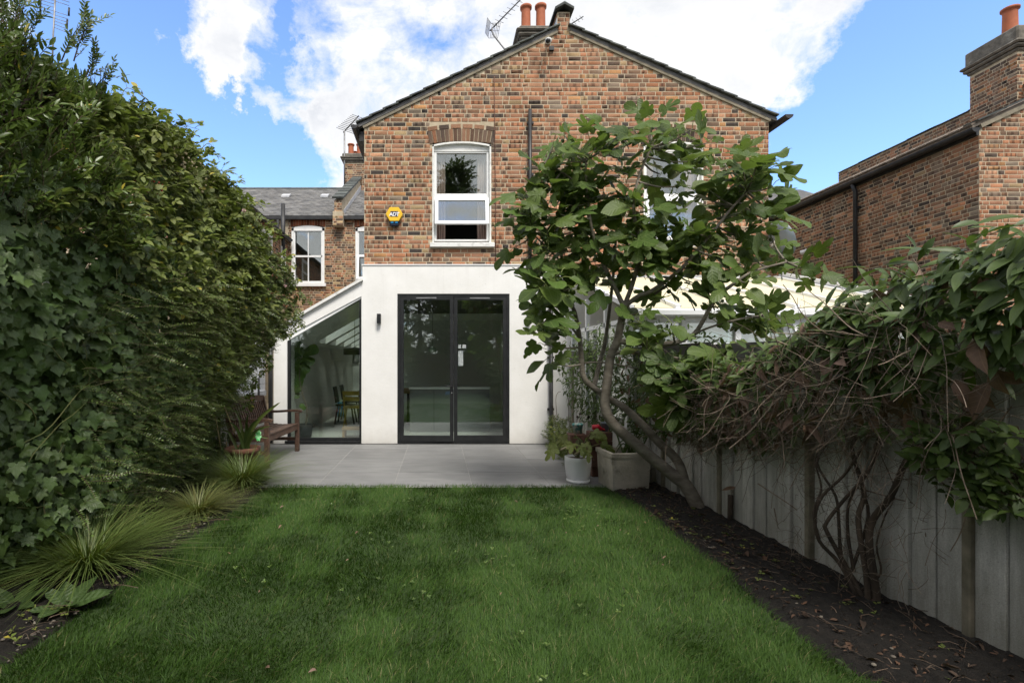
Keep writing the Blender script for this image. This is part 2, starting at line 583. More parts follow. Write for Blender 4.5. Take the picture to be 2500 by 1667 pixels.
M = {}
M['brick'] = brick_mat('brick_fired_clay', 'attr')
M['brick_single'] = brick_mat('brick_fired_clay_single', 'obj')
M['mortar'] = mat('mortar_lime', (.50, .42, .30), (.38, .315, .22), 9, 6, .95, .3, 80)
def render_mat():
    m_, t, out = new_mat('white_render')
    P = t.n('ShaderNodeNewGeometry').outputs['Position']
    z = t.n('ShaderNodeSeparateXYZ', {0: P}).outputs[2]
    col = t.mix(t.rng(t.noise(P, 2.6, 7, .6), .35, .7), (.80, .79, .765), (.735, .725, .695))
    drip = t.rng(t.noise(t.vm('MULTIPLY', P, (9, 9, .35)), 1.6, 6, .6), .53, .74)
    col = t.mix(t.m('MULTIPLY', t.m('MULTIPLY', drip, .16), t.rng(z, 1.2, 3.1)), col, (.47, .45, .41))
    base = t.rng(t.m('ADD', z, t.m('MULTIPLY', t.noise(P, 5, 6, .65), -.42)), -.20, .10, 1, 0)
    col = t.mix(t.m('MULTIPLY', base, .4), col, (.45, .42, .37))
    spots = t.rng(t.noise(P, 34, 3, .5), .70, .76)
    col = t.mix(t.m('MULTIPLY', spots, .35), col, (.42, .39, .34))
    grain = t.noise(P, 210, 3, .6)
    p = t.n('ShaderNodeBsdfPrincipled', {'Base Color': col, 'Roughness': .9, 'Specular IOR Level': .2})
    h_ = t.m('ADD', t.m('MULTIPLY', grain, .5), t.m('MULTIPLY', t.noise(t.vm('MULTIPLY', P, (1, 1, 2.2)), 14, 5, .6), 1.0))
    t.set(p, 'Normal', t.n('ShaderNodeBump', {'Strength': .35, 'Distance': .006, 'Height': h_}).outputs[0])
    t.set(out, 0, p.outputs[0])
    return m_


M['render'] = render_mat()
M['paint'] = mat('white_paint', (.80, .80, .79), (.74, .74, .73), 6, 5, .38, .05, 30)
M['oldpaint'] = mat('old_white_paint', (.72, .72, .69), (.5, .49, .46), 14, 7, .6, .2, 60, lo=.5, hi=.75)
M['upvc'] = mat('white_plastic', (.80, .81, .82), rough=.3)
M['black'] = mat('black_aluminium', (.012, .013, .014), (.02, .021, .022), 9, 4, .42)
M['gutter'] = mat('black_gutter_plastic', (.016, .016, .017), (.035, .035, .036), 7, 5, .45)
M['slate'] = mat('grey_roof_slate', (.09, .09, .092), (.16, .155, .15), 3, 7, .75, .4, 40, island=.28, c3=(.2, .19, .16), s3=4, lo3=.6, hi3=.8)
M['slateedge'] = mat('dark_verge_slate', (.05, .055, .055), (.09, .1, .09), 8, 6, .8, .5, 50, island=.3)
M['tile'] = mat('weathered_roof_tile', (.17, .13, .10), (.26, .22, .18), 9, 7, .85, .5, 50, island=.3)
M['fillet'] = mat('verge_mortar_fillet', (.27, .235, .175), (.18, .16, .12), 11, 6, .95, .4, 60)
M['lead'] = mat('lead_flashing', (.35, .36, .38), (.5, .5, .52), 6, 5, .55)
M['terracotta'] = mat('terracotta_pot', (.42, .13, .06), (.33, .10, .05), 6, 6, .75, .15, 60)
M['oldterracotta'] = mat('weathered_terracotta', (.20, .085, .05), (.12, .06, .04), 9, 7, .85, .3, 60)
M['stonecap'] = mat('weathered_stone', (.20, .18, .15), (.10, .09, .075), 7, 8, .92, .8, 40, c3=(.4, .38, .33), s3=3, lo3=.6, hi3=.75)
M['paver'] = mat('grey_porcelain_paver', (.175, .175, .174), (.215, .2145, .211), 5, 8, .62, .12, 60, stretch=(.6, 1.6, 1), island=.07, c3=(.155, .155, .154), s3=3, lo3=.5, hi3=.75)
M['grout'] = mat('paver_grout', (.32, .315, .30), (.26, .255, .24), 20, 5, .9)
def concrete_mat():
    m_, t, out = new_mat('concrete_fence_panel')
    g = t.n('ShaderNodeNewGeometry')
    P = g.outputs['Position']
    z = t.n('ShaderNodeSeparateXYZ', {0: P}).outputs[2]
    r_ = t.m('FRACT', t.m('ADD', t.n('ShaderNodeObjectInfo').outputs['Random'], g.outputs['Random Per Island']))
    st = t.noise(t.vm('MULTIPLY', P, (1, 1, .12)), 26, 7, .65)
    col = t.mix(t.rng(st, .36, .66), (.68, .665, .63), (.47, .46, .425))
    k = t.rng(r_, 0, 1, .86, 1.12)
    col = t.mix(1.0, col, t.n('ShaderNodeCombineXYZ', {0: k, 1: k, 2: k}).outputs[0], 'MULTIPLY')
    gr = t.rng(t.noise(P, 150, 4, .7), .3, .7, .78, 1.15)
    col = t.mix(1.0, col, t.n('ShaderNodeCombineXYZ', {0: gr, 1: gr, 2: gr}).outputs[0], 'MULTIPLY')
    stain = t.rng(t.noise(t.vm('MULTIPLY', P, (1, 1, .4)), 3.2, 8, .65), .50, .72)
    col = t.mix(t.m('MULTIPLY', stain, .38), col, (.20, .19, .155))
    alg = t.rng(t.m('ADD', z, t.m('MULTIPLY', t.noise(P, 6, 6, .65), -.55)), -.18, .22, 1, 0)
    col = t.mix(t.m('MULTIPLY', alg, .45), col, (.17, .165, .105))
    vo = t.n('ShaderNodeTexVoronoi', {'Vector': t.vm('MULTIPLY', P, (1, 1, 2.2)), 'Scale': 42.0, 'Randomness': 1.0})
    pit = t.m('MULTIPLY', t.rng(vo.outputs['Distance'], .07, .16, 1, 0), t.m('GREATER_THAN', t.n('ShaderNodeSeparateXYZ', {0: vo.outputs['Color']}).outputs[0], .55))
    col = t.mix(t.m('MULTIPLY', pit, .7), col, (.12, .115, .10))
    p = t.n('ShaderNodeBsdfPrincipled', {'Base Color': col, 'Roughness': .93, 'Specular IOR Level': .2})
    h_ = t.m('SUBTRACT', t.m('ADD', t.noise(P, 90, 6, .7), t.m('MULTIPLY', st, .6)), t.m('MULTIPLY', pit, .8))
    t.set(p, 'Normal', t.n('ShaderNodeBump', {'Strength': .8, 'Distance': .008, 'Height': h_}).outputs[0])
    t.set(out, 0, p.outputs[0])
    return m_


M['concrete'] = concrete_mat()
M['concretepost'] = mat('mossy_concrete_post', (.26, .23, .17), (.15, .135, .095), 9, 7, .95, .6, 60)
M['trough'] = mat('old_concrete_trough', (.56, .51, .43), (.40, .36, .29), 7, 8, .92, .6, 50, c3=(.14, .125, .10), s3=6, lo3=.58, hi3=.75)
M['soil'] = mat('dark_garden_soil', (.008, .0065, .005), (.022, .0175, .0135), 26, 8, .95, 1.0, 90, bdist=.03)
M['ground'] = mat('ground_earth', (.05, .045, .03), (.07, .065, .045), 2, 6, .95)
M['turf'] = mat('turf_base', (.022, .042, .010), (.035, .060, .016), 5, 8, .95, .6, 60)
M['teak'] = mat('weathered_teak', (.145, .080, .052), (.068, .040, .029), 7, 8, .55, .35, 40, stretch=(5, 1.2, 5), island=.25, c3=(.2, .125, .09), s3=5, lo3=.55, hi3=.8)
M['bark'] = mat('smooth_grey_bark', (.25, .22, .175), (.13, .11, .085), 8, 8, .85, .7, 40, stretch=(1, 1, 2.5), c3=(.25, .24, .2), s3=7, lo3=.6, hi3=.75)
M['twig'] = mat('brown_twig', (.085, .055, .036), (.15, .11, .08), 12, 5, .8, island=.5)
M['tangle'] = mat('dry_brown_stem', (.13, .095, .066), (.24, .19, .145), 12, 5, .85, island=.5)
M['darkbark'] = mat('dark_bark', (.075, .055, .038), (.035, .026, .018), 14, 8, .9, 1.0, 60, stretch=(1, 1, .4))
M['greenstem'] = mat('green_stem', (.10, .13, .035), (.15, .14, .05), 12, 4, .6, island=.3)
M['wood'] = mat('brown_fence_timber', (.085, .055, .035), (.05, .035, .024), 5, 7, .85, .4, 40, stretch=(1, 1, .4), island=.25)
M['greywood'] = mat('grey_weathered_board', (.13, .125, .115), (.08, .075, .068), 8, 7, .9, .5, 60, stretch=(1, .3, 3))
M['whiteboard'] = mat('white_painted_boards', (.74, .75, .78), (.66, .67, .7), 6, 5, .6, island=.06)
M['cream'] = mat('cream_polycarbonate', (.66, .61, .44), (.6, .55, .38), 2.5, 6, .65, spec=.15, c3=(.6, .55, .4), s3=2, lo3=.6, hi3=.8)
M['plastwhite'] = mat('white_plastic_pot', (.83, .83, .83), rough=.5, spec=.25)
M['compost'] = mat('potting_compost', (.05, .035, .025), (.1, .07, .05), 40, 5, .95, .8, 90)
M['yellow'] = mat('yellow_plastic', (.80, .48, .025), rough=.35)
M['navy'] = mat('navy_print', (.012, .012, .05), rough=.4)
M['blue'] = mat('blue_lens', (.015, .22, .48), rough=.2)
M['darkblue'] = mat('dark_blue_plastic', (.008, .015, .035), rough=.35)
M['steel'] = mat('brushed_steel', (.5, .5, .5), rough=.35, metal=1.0)
M['alu'] = mat('dull_aluminium', (.30, .30, .31), (.2, .2, .2), 9, 4, .5, metal=.6)
M['camgrey'] = mat('camera_grey', (.62, .62, .62), rough=.45)
M['plaster'] = mat('interior_plaster', (.84, .85, .83), (.82, .83, .81), 2, 3, .9)
M['floor'] = mat('pale_interior_floor', (.62, .62, .58), (.57, .57, .53), 2, 5, .45)
M['curtain'] = mat('pink_curtain_cloth', (.5, .36, .32), (.42, .3, .27), 9, 4, .9)
M['sheer'] = mat('white_curtain_cloth', (.7, .69, .68), (.6, .59, .58), 9, 4, .9)
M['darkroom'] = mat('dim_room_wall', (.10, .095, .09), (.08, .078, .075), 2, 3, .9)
M['chairyellow'] = mat('mustard_chair_paint', (.50, .36, .06), rough=.5)
M['blackwood'] = mat('black_wood', (.018, .017, .016), rough=.5)
M['pine'] = mat('pale_pine', (.42, .28, .15), (.35, .22, .11), 8, 5, .6, stretch=(1, 6, 6))
M['charcoal'] = mat('charcoal_planter', (.045, .047, .05), rough=.6)
M['palegreen'] = mat('pale_green_glass_shade', (.55, .66, .52), rough=.25)
M['worktop'] = mat('white_worktop', (.82, .82, .80), rough=.3)
M['units'] = mat('grey_kitchen_unit', (.20, .21, .21), rough=.45)
M['slideblue'] = mat('blue_slide_plastic', (.10, .24, .55), rough=.35)
M['slidegreen'] = mat('green_slide_plastic', (.42, .55, .10), rough=.35)
M['bamboo'] = mat('bamboo_cane', (.42, .33, .17), (.3, .22, .1), 20, 4, .6)
M['pinkflower'] = mat('pink_petal', (.75, .4, .42), (.8, .6, .58), 30, 3, .6)
M['redhip'] = mat('red_rose_hip', (.45, .05, .03), (.3, .06, .03), 30, 3, .35)
M['deadflower'] = mat('dry_flower_head', (.48, .42, .28), (.34, .27, .15), 40, 4, .9, island=.3)
M['greenglass'] = mat('green_glass_petal', (.08, .55, .15), (.45, .8, .45), 30, 4, .15)
M['teal'] = mat('teal_glazed_pot', (.10, .32, .30), (.5, .55, .5), 26, 3, .3, lo=.5, hi=.55)
M['red'] = mat('red_plastic', (.6, .02, .04), rough=.4)
M['greypot'] = mat('grey_plastic_pot', (.16, .19, .22), rough=.4)
M['stock'] = mat('old_red_brick', (.17, .085, .06), (.10, .055, .042), 20, 6, .9, .5, 70, island=.25)
M['pebble'] = mat('pale_pebble', (.17, .15, .12), (.09, .075, .06), 15, 5, .8, island=.5)
M['deadleaf'] = leaf_mat('dead_brown_leaf', (.15, .088, .050), (.22, .14, .10), (.3, .19, .12), None, .7, .12, .5, hue=(.25, .155, .125))
M['litter'] = leaf_mat('fallen_leaf', (.085, .042, .022), (.13, .085, .06), None, None, .8, .05, .6, hue=(.035, .026, .019))
M['fig'] = leaf_mat('fig_leaf', (.062, .108, .022), (.14, .18, .09), (.17, .21, .075), 'palm', .48, .28, .38, hue=(.105, .145, .03), spec=.3, bumpy=.18)
M['ivy'] = leaf_mat('ivy_leaf', (.066, .115, .030), (.09, .125, .06), (.12, .17, .085), 'palm', .40, .12, .4, hue=(.082, .120, .028), spec=.36, bumpy=.2)
M['shrub'] = leaf_mat('glossy_shrub_leaf', (.080, .122, .026), (.09, .12, .045), (.07, .11, .03), 'pin', .33, .15, .4, yellow=(.36, .29, .04), ypart=.012, hue=(.095, .14, .028), spec=.45)
M['bramble'] = leaf_mat('bramble_leaf', (.125, .165, .036), (.15, .18, .09), (.15, .19, .07), 'pin', .48, .24, .4, yellow=(.42, .34, .05), ypart=.02, hue=(.19, .205, .045), spec=.4, bumpy=.2)
M['rose'] = leaf_mat('rose_leaf', (.085, .120, .028), (.10, .13, .06), None, None, .5, .2, .4, yellow=(.34, .29, .05), ypart=.02, hue=(.14, .165, .035), spec=.4)
M['privet'] = leaf_mat('privet_leaf', (.082, .135, .030), (.08, .11, .04), None, None, .36, .16, .4, hue=(.12, .165, .035), spec=.5)
M['clematis'] = leaf_mat('climber_leaf', (.056, .092, .026), (.10, .14, .06), (.075, .115, .05), 'pin', .44, .2, .4, hue=(.10, .145, .03), spec=.3)
M['figfruit'] = mat('green_fig', (.075, .115, .035), (.05, .085, .025), 30, 4, .55)
M['strap'] = leaf_mat('strap_leaf', (.055, .095, .022), (.09, .13, .04), None, None, .45, .15, .25, hue=(.11, .13, .035))
M['dock'] = leaf_mat('dock_leaf', (.055, .095, .026), (.10, .14, .06), (.10, .15, .06), 'pin', .5, .2, .2, bumpy=.4)
M['houseplant'] = leaf_mat('fiddle_leaf', (.09, .16, .035), (.12, .18, .07), (.25, .33, .12), 'pin', .4, .2, .25)
M['conifer'] = leaf_mat('tree_foliage', (.080, .110, .032), (.08, .11, .04), None, None, .5, .15, .45, hue=(.10, .13, .035))
M['glass'] = glass_mat('window_glass', (.90, .94, .92), .14)
M['doorglass'] = glass_mat('door_glass', (.86, .905, .88), .125)
M['clear'] = glass_mat('roof_glass', (.88, .92, .9), .02)
gm, gt, go_ = new_mat('grass_blade')
_g = gt.n('ShaderNodeNewGeometry')
_c = gt.mix(_g.outputs['Random Per Island'], (.030, .074, .011), (.068, .126, .022))
_c = gt.mix(gt.rng(gt.noise(_g.outputs['Position'], 2.4, 7, .65), .42, .68), _c, gt.mix(1.0, _c, (1.18, 1.14, 1.2), 'MULTIPLY'))
_c = gt.mix(gt.rng(gt.noise(_g.outputs['Position'], 5.5, 4, .6), .5, .72, 0, .3), _c, gt.mix(1.0, _c, (.72, .8, .7), 'MULTIPLY'))
_c = gt.mix(gt.m('GREATER_THAN', gt.m('FRACT', gt.m('MULTIPLY', _g.outputs['Random Per Island'], 71.3)), .965), _c, (.19, .18, .08))
_p = gt.n('ShaderNodeBsdfPrincipled', {'Base Color': _c, 'Roughness': .55, 'Specular IOR Level': .2})
_t = gt.n('ShaderNodeBsdfTranslucent', {'Color': gt.mix(1.0, _c, (1.4, 1.6, .7), 'MULTIPLY')})
gt.set(go_, 0, gt.n('ShaderNodeMixShader', {0: .25, 1: _p.outputs[0], 2: _t.outputs[0]}).outputs[0])
M['grass'] = gm
M['sedge'] = leaf_mat('sedge_blade', (.095, .14, .032), (.10, .15, .04), None, None, .45, .2, .4, yellow=(.3, .24, .10), ypart=.10, hue=(.17, .19, .05))
M['goldsedge'] = leaf_mat('golden_sedge_blade', (.15, .17, .045), (.12, .15, .05), None, None, .5, .2, .4, yellow=(.34, .25, .11), ypart=.16, hue=(.2, .17, .06))


# ------------------------------------------------------------------ leaf shapes (base at origin, tip along +Y, face up +Z)
def oval_leaf(wid=.45, rows=4, tip=1.0, droop=.15, fold=.12, twist=0.0, p=.85):
    V, UV, T = [(0, 0, 0)], [(.5, 0)], []
    for k in range(1, rows):
        t_ = k / rows
        wv = wid * .5 * (math.sin(math.pi * t_ ** p)) ** (.8 if tip < 1.2 else 1.25)
        z = -droop * t_ * t_
        tw = twist * t_
        for s_ in (-1, 0, 1):
            V.append((s_ * wv * math.cos(tw), t_, z + abs(s_) * fold * wv * 2 + s_ * wv * math.sin(tw)))
            UV.append((.5 + s_ * wv / max(wid, .01), t_))
    V.append((0, 1, -droop)); UV.append((.5, 1))
    T += [(0, 2, 1), (0, 3, 2)]
    for k in range(rows - 2):
        a = 1 + 3 * k
        for c in (0, 1):
            T += [(a + c, a + c + 1, a + c + 4), (a + c, a + c + 4, a + c + 3)]
    a = 1 + 3 * (rows - 2)
    e = len(V) - 1
    T += [(a, a + 1, e), (a + 1, a + 2, e)]
    return Proto(V, T, UV)


def lobed_leaf(half, ctr, droop, fold, wave, seed, ring=.55):
    r_ = random.Random(seed)
    pts = [(x, y) for x, y in half] + [(-x, y) for x, y in reversed(half[1:-1])]
    pts = [(x + r_.uniform(-.02, .02), y + r_.uniform(-.02, .02)) for x, y in pts]
    n = len(pts)
    allp = [ctr] + [(ctr[0] + (x - ctr[0]) * ring, ctr[1] + (y - ctr[1]) * ring) for x, y in pts] + pts
    V = []
    ph = r_.uniform(0, 6)
    for (x, y) in allp:
        rr = math.hypot(x, y - ctr[1])
        z = -droop * (y * y) + fold * abs(x) - droop * .8 * x * x + wave * math.sin(ph + 7 * x + 5 * y) * rr
        V.append((x, y, z))
    UV = [(.5 + x, y) for x, y in allp]
    T = []
    for i in range(n):
        j = (i + 1) % n
        T += [(0, 1 + i, 1 + j), (1 + i, 1 + n + i, 1 + n + j), (1 + i, 1 + n + j, 1 + j)]
    p = Proto(V, T, UV)
    a, b, c = p.V[p.T[:, 0]], p.V[p.T[:, 1]], p.V[p.T[:, 2]]
    if np.cross(b - a, c - a)[:, 2].sum() < 0: p.T = p.T[:, ::-1].copy()
    return p


IVY = [(0, .04), (.16, -.10), (.34, -.06), (.47, .10), (.36, .25), (.52, .50), (.50, .58), (.28, .58), (.13, .78), (0, 1.02)]
IVY2 = [(0, .05), (.2, -.08), (.4, .05), (.36, .3), (.46, .48), (.26, .62), (.1, .82), (0, 1.0)]
FIG5 = [(0, .05), (.10, -.04), (.27, -.02), (.40, .08), (.44, .22), (.36, .31), (.20, .33), (.33, .44), (.46, .60), (.45, .74), (.34, .78),
        (.20, .66), (.10, .56), (.17, .74), (.19, .92), (.10, 1.03), (0, 1.06)]
FIG3 = [(0, .04), (.14, -.03), (.32, .02), (.40, .16), (.36, .30), (.42, .46), (.40, .60), (.27, .62), (.15, .54), (.22, .72), (.20, .90), (.10, 1.0), (0, 1.03)]
FIG1 = [(0, .03), (.15, .0), (.30, .10), (.37, .30), (.36, .52), (.27, .74), (.13, .92), (0, 1.0)]

# ------------------------------------------------------------------ ground
FENCE_A, FENCE_B = Vector((2.80, .8)), Vector((2.30, 8.9))       # line of the concrete fence in plan


def fence_x(y): return FENCE_A.x + (FENCE_B.x - FENCE_A.x) * (y - FENCE_A.y) / (FENCE_B.y - FENCE_A.y)


def sheet(name, x0, x1, y0, y1, z, m_, kind='structure'):
    b = MB()
    b.add([(x0, y0, z), (x1, y0, z), (x1, y1, z), (x0, y1, z)], [(0, 1, 2, 3)])
    o = b.build(name, m_)
    o['kind'] = kind
    return o


sheet('ground', -400, 400, -300, 500, -0.07, M['ground'])
sheet('lawn', -2.02, 1.98, -5.2, 5.88, -0.012, M['turf'])


def snoise(x, y, seed=0):
    """cheap smooth noise from a few sines"""
    r_ = np.random.default_rng(seed)
    o = 0
    for k in range(7):
        a, f, p = r_.uniform(0, 6.28), r_.uniform(.6, 2.6) * (1 + k * .55), r_.uniform(0, 6.28)
        o = o + np.sin((x * math.cos(a) + y * math.sin(a)) * f + p) / (1 + k * .5)
    return o / 3.2


def soil(name, xa, xb, y0, y1, nx, ny, seed, rise):
    v = np.linspace(y0, y1, ny)
    u = np.linspace(0, 1, nx)
    U, Vv = np.meshgrid(u, v)
    XX = xa(Vv) + (xb(Vv) - xa(Vv)) * U
    ZZ = -.02 + .035 * np.minimum(1, U * 5) * np.minimum(1, (1 - U) * 8 + .4) + rise * U + .012 * snoise(XX * 6, Vv * 6, seed) + .008 * snoise(XX * 19, Vv * 19, seed + 1) + rng.normal(0, .004, U.shape)
    V = np.stack([XX, Vv, ZZ], -1).reshape(-1, 3)
    i = np.arange(ny - 1)[:, None] * nx + np.arange(nx - 1)[None]
    T = np.concatenate([np.stack([i, i + 1, i + nx + 1], -1).reshape(-1, 3), np.stack([i, i + nx + 1, i + nx], -1).reshape(-1, 3)])
    o = link_mesh(name, np_mesh(name, V, T, None, None, [M['soil']]))
    o['kind'] = 'structure'
    return o


soil('soil_bed', lambda y: 1.90 + .05 * np.sin(y * 1.7) + .03 * np.sin(y * 4.1), lambda y: 2.84 + 0 * y - .06 * (y - .8), -5, 5.85, 34, 260, 3, .03)
soil('soil_bed', lambda y: -1.96 + .05 * np.sin(y * 1.3 + 1), lambda y: -3.25 + 0 * y, -5, 6.3, 34, 260, 9, .05)

# ------------------------------------------------------------------ patio
pat = MB(); pat.add([(-3.2, 5.80, -.003), (2.32, 5.80, -.003), (2.32, 8.93, -.003), (-3.2, 8.93, -.003)], [(0, 1, 2, 3)])
patio = pat.build('patio', M['grout']); patio['kind'] = 'structure'
xs = [-3.2, -2.30, -1.40, -.51, .39, 1.29, 2.19]
ysr = [5.82, 6.60, 7.50, 8.40, 8.84]
for i in range(len(xs) - 1):
    for j in range(len(ysr) - 1):
        x0, x1, y0, y1 = xs[i] + .0045, xs[i + 1] - .0045, ysr[j] + .0045, ysr[j + 1] - .0045
        dz = random.uniform(-.0012, .0012)
        s_ = MB().box(x0, x1, y0, y1, -.03, dz).build('paving_slab', M['paver'], patio, bevel=.0012)
dr = MB()
dr.box(-2.9, 1.99, 8.85, 8.866, -.03, .001); dr.box(-2.9, 1.99, 8.912, 8.927, -.03, .001)
k = -2.88
while k < 1.97:
    dr.box(k, k + .010, 8.866, 8.912, -.02, -.001); k += .022
o = dr.build('drain_grate', M['black'])
tag(o, 'long black drain grating along the foot of the white wall', 'drain')

# ------------------------------------------------------------------ bricks
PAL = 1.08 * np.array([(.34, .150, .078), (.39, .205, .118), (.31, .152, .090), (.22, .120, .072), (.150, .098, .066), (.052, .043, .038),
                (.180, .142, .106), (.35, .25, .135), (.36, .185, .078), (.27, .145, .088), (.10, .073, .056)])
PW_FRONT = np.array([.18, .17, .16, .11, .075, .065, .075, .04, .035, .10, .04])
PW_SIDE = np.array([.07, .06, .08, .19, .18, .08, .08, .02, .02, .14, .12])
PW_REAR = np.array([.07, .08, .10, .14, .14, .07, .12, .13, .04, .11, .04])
COURSE = .0765


def brick_proto(w_, h, p, seed=0):
    r_ = random.Random(seed)
    j = lambda a=.003: r_.uniform(-a, a)
    V = []
    for n_, ins in ((0.004, 0.0), (-p + .001, 0.0005), (-p, .003)):
        for (cx, cz) in ((0, 0), (w_, 0), (w_, h), (0, h)):
            sx_, sz_ = (1 if cx == 0 else -1), (1 if cz == 0 else -1)
            V.append((cx + sx_ * ins + j(.002), n_, cz + sz_ * ins + j(.0016)))
    Q = []
    for a in (0, 4):
        for i in range(4):
            i2 = (i + 1) % 4
            Q.append((a + i, a + i2, a + 4 + i2, a + 4 + i))
    Q.append((8, 9, 10, 11))
    T = []
    for q in Q: T += [(q[0], q[1], q[2]), (q[0], q[2], q[3])]
    UV = [(v[0] / .215, v[2] / .0665) for v in V]
    return np.array(V), np.array(T), np.array(UV)


def brick_wall(wall, O, U, Nn, umin, umax, z0, z1, allow, n_obj, pw, seed, near=None, sub='brick'):
    """lays flemish-bond bricks as children of wall: n_obj single ones round the point near, the rest as one mesh"""
    r_ = random.Random(seed)
    U, Nn, O = Vector(U), Vector(Nn), Vector(O)
    B = []
    row = 0
    z = z0
    while z + .066 <= z1 + .001:
        ivs = allow(z, z + .0665)
        u = umin - .34 + (row % 2) * .169 + r_.uniform(-.03, .03)
        hd = row % 2 == 0
        while u < umax:
            wdt = .1025 if hd else .215
            wdt *= r_.uniform(.97, 1.03)
            for (a, b) in ivs:
                c0, c1 = max(u, a), min(u + wdt, b)
                if c1 - c0 > .028: B.append((c0, c1, z + r_.uniform(-.002, .002), abs(c1 - c0 - wdt) < 1e-6, hd))
            u += wdt + .0125
            hd = not hd
        row += 1
        z += COURSE
    cols = PAL[np.random.default_rng(seed).choice(len(PAL), len(B), p=pw / pw.sum())]
    cols = cols * np.random.default_rng(seed + 1).uniform(.78, 1.22, (len(B), 1))
    idx = list(range(len(B)))
    singles = []
    if n_obj:
        cand = [i for i in idx if B[i][3]]
        cand.sort(key=lambda i: (B[i][0] - near[0]) ** 2 + (B[i][2] - near[1]) ** 2 * 1.3)
        singles = cand[:n_obj]
    sset = set(singles)
    R = [(U.x, -Nn.x, 0), (U.y, -Nn.y, 0), (0, 0, 1)]
    protos = {}
    for hd in (True, False):
        for k in range(4):
            V, T, UV = brick_proto(.1025 if hd else .215, .0640, r_.uniform(.002, .0042), seed * 10 + k)
            protos[(hd, k)] = np_mesh('brick', V, T, UV, None, [M['brick_single']], smooth=False)
    for i in singles:
        u0, u1, zz, fl, hd = B[i]
        place(sub, protos[(hd, r_.randrange(4))], wall, O + U * u0 + Vector((0, 0, zz)), R, 1.0, cols[i])
    Vs, Ts, UVs, Cs = [], [], [], []
    base = 0
    Rn = np.array(R)
    for i in idx:
        if i in sset: continue
        u0, u1, zz, fl, hd = B[i]
        V, T, UV = brick_proto(u1 - u0, .0640, r_.uniform(.0012, .0045), r_.randrange(100000))
        Vs.append(V @ Rn.T + np.array(O + U * u0 + Vector((0, 0, zz))))
        Ts.append(T + base); UVs.append(UV); Cs.append(np.repeat(cols[i][None], len(V), 0))
        base += len(V)
    if Vs:
        me = np_mesh(sub + 'work', np.concatenate(Vs) - np.array(wo_of(wall)), np.concatenate(Ts), np.concatenate(UVs), None, [M['brick']], False, np.concatenate(Cs))
        o = link_mesh(sub + 'work', me, wall)
        o['kind'] = 'stuff'


def minus(ivs, a, b):
    out = []
    for (p, q) in ivs:
        if b <= p or a >= q: out.append((p, q)); continue
        if a > p: out.append((p, a))
        if b < q: out.append((b, q))
    return out


# ------------------------------------------------------------------ the house with the gable
YB, YW = 8.99, 8.93             # brick face, white rendered face
XL, XR, XK0, XK1 = -1.30, 5.80, 2.086, 2.312
ZL, ZR, ZK = 5.56, 5.68, 7.215
house = thing('brick_house', 'brown brick house with one broad gable over a white rendered ground floor', 'house', (2.2, YW, 0))


def gable_l(z): return XL + max(0.0, (z - ZL)) / ((ZK - ZL) / (XK0 - XL))
def gable_r(z): return XR - max(0.0, (z - ZR)) / ((ZK - ZR) / (XR - XK1))


WIN1 = (X(1055.5, YB), X(1199, YB), Z(594, YB), Z(347, YB))
WIN2 = (X(1571, YB), X(1716, YB), Z(594, YB), Z(347, YB))


def allow_front(z0, z1):
    iv = [(gable_l(z1 + .03) + .004, gable_r(z1 + .03) - .004)]
    if z0 > ZK - .06: iv = [(XK0 + .01, XK1 - .01)]
    for (a, b, c, d) in (WIN1, WIN2):
        if z1 > c - .08 and z0 < c: iv = minus(iv, a - .05, b + .06)
        if z1 > c and z0 < d: iv = minus(iv, a - .004, b + .004)
        if z1 > d - .004 and z0 < d + .325: iv = minus(iv, a - .05, b + .05)
    return iv


wb = MB()
D_ = (0, .28, 0)
zt = WIN1[3] + .002
yb = YB
for (a, b) in ((XL, WIN1[0]), (WIN1[1], WIN2[0]), (WIN2[1], XR)):
    wb.box(a, b, yb, yb + .28, 2.6, zt)
for w_ in (WIN1, WIN2):
    wb.box(w_[0], w_[1], yb, yb + .28, 2.6, w_[2] - .02)
wb.prism([(XL, yb, zt), (XR, yb, zt), (XR, yb, ZR), (XK1, yb, ZK), (XK1, yb, 7.56), (XK0, yb, 7.56), (XK0, yb, ZK), (XL, yb, ZL)], D_)
wb.box(XL, XL + .28, yb + .281, 16.4, 3.0, 5.5)
wb.box(XR - .28, XR, yb + .281, 16.4, 0, 5.6)
gwall = wb.build('gable_wall', M['mortar'], house)
brick_wall(gwall, (0, YB, 0), (1, 0, 0), (0, -1, 0), XL, XR, 2.88, 7.56, allow_front, 300, PW_FRONT, 11, near=(-.2, 3.9))


def arch(wall, win, seed):
    r_ = random.Random(seed)
    a, b, _, zc = win
    xc, R0 = (a + b) / 2, 2.9
    zc0 = zc + .01 - R0
    half = math.asin((b - a + .07) / 2 / R0)
    n = 16
    for ring, (ri, ro, cnt) in enumerate(((R0 + .004, R0 + .222, 16), (R0 + .233, R0 + .30, 6))):
        for i in range(cnt):
            a0 = -half * 1.02 + 2 * half * 1.02 * (i + .09) / cnt
            a1 = -half * 1.02 + 2 * half * 1.02 * (i + .91) / cnt
            pts = [(xc + ri * math.sin(a0), YB + .003, zc0 + ri * math.cos(a0)), (xc + ri * math.sin(a1), YB + .003, zc0 + ri * math.cos(a1)),
                   (xc + ro * math.sin(a1), YB + .003, zc0 + ro * math.cos(a1)), (xc + ro * math.sin(a0), YB + .003, zc0 + ro * math.cos(a0))]
            p = MB().prism(pts, (0, -r_.uniform(.012, .018), 0))
            o = p.build('arch_brick', M['brick_single'], wall)
            c = PAL[r_.choice([3, 5, 5, 10, 4, 10, 10, 9, 0])] * r_.uniform(.7, 1.1)
            o.color = (*c, 1)


arch(gwall, WIN1, 5); arch(gwall, WIN2, 6)

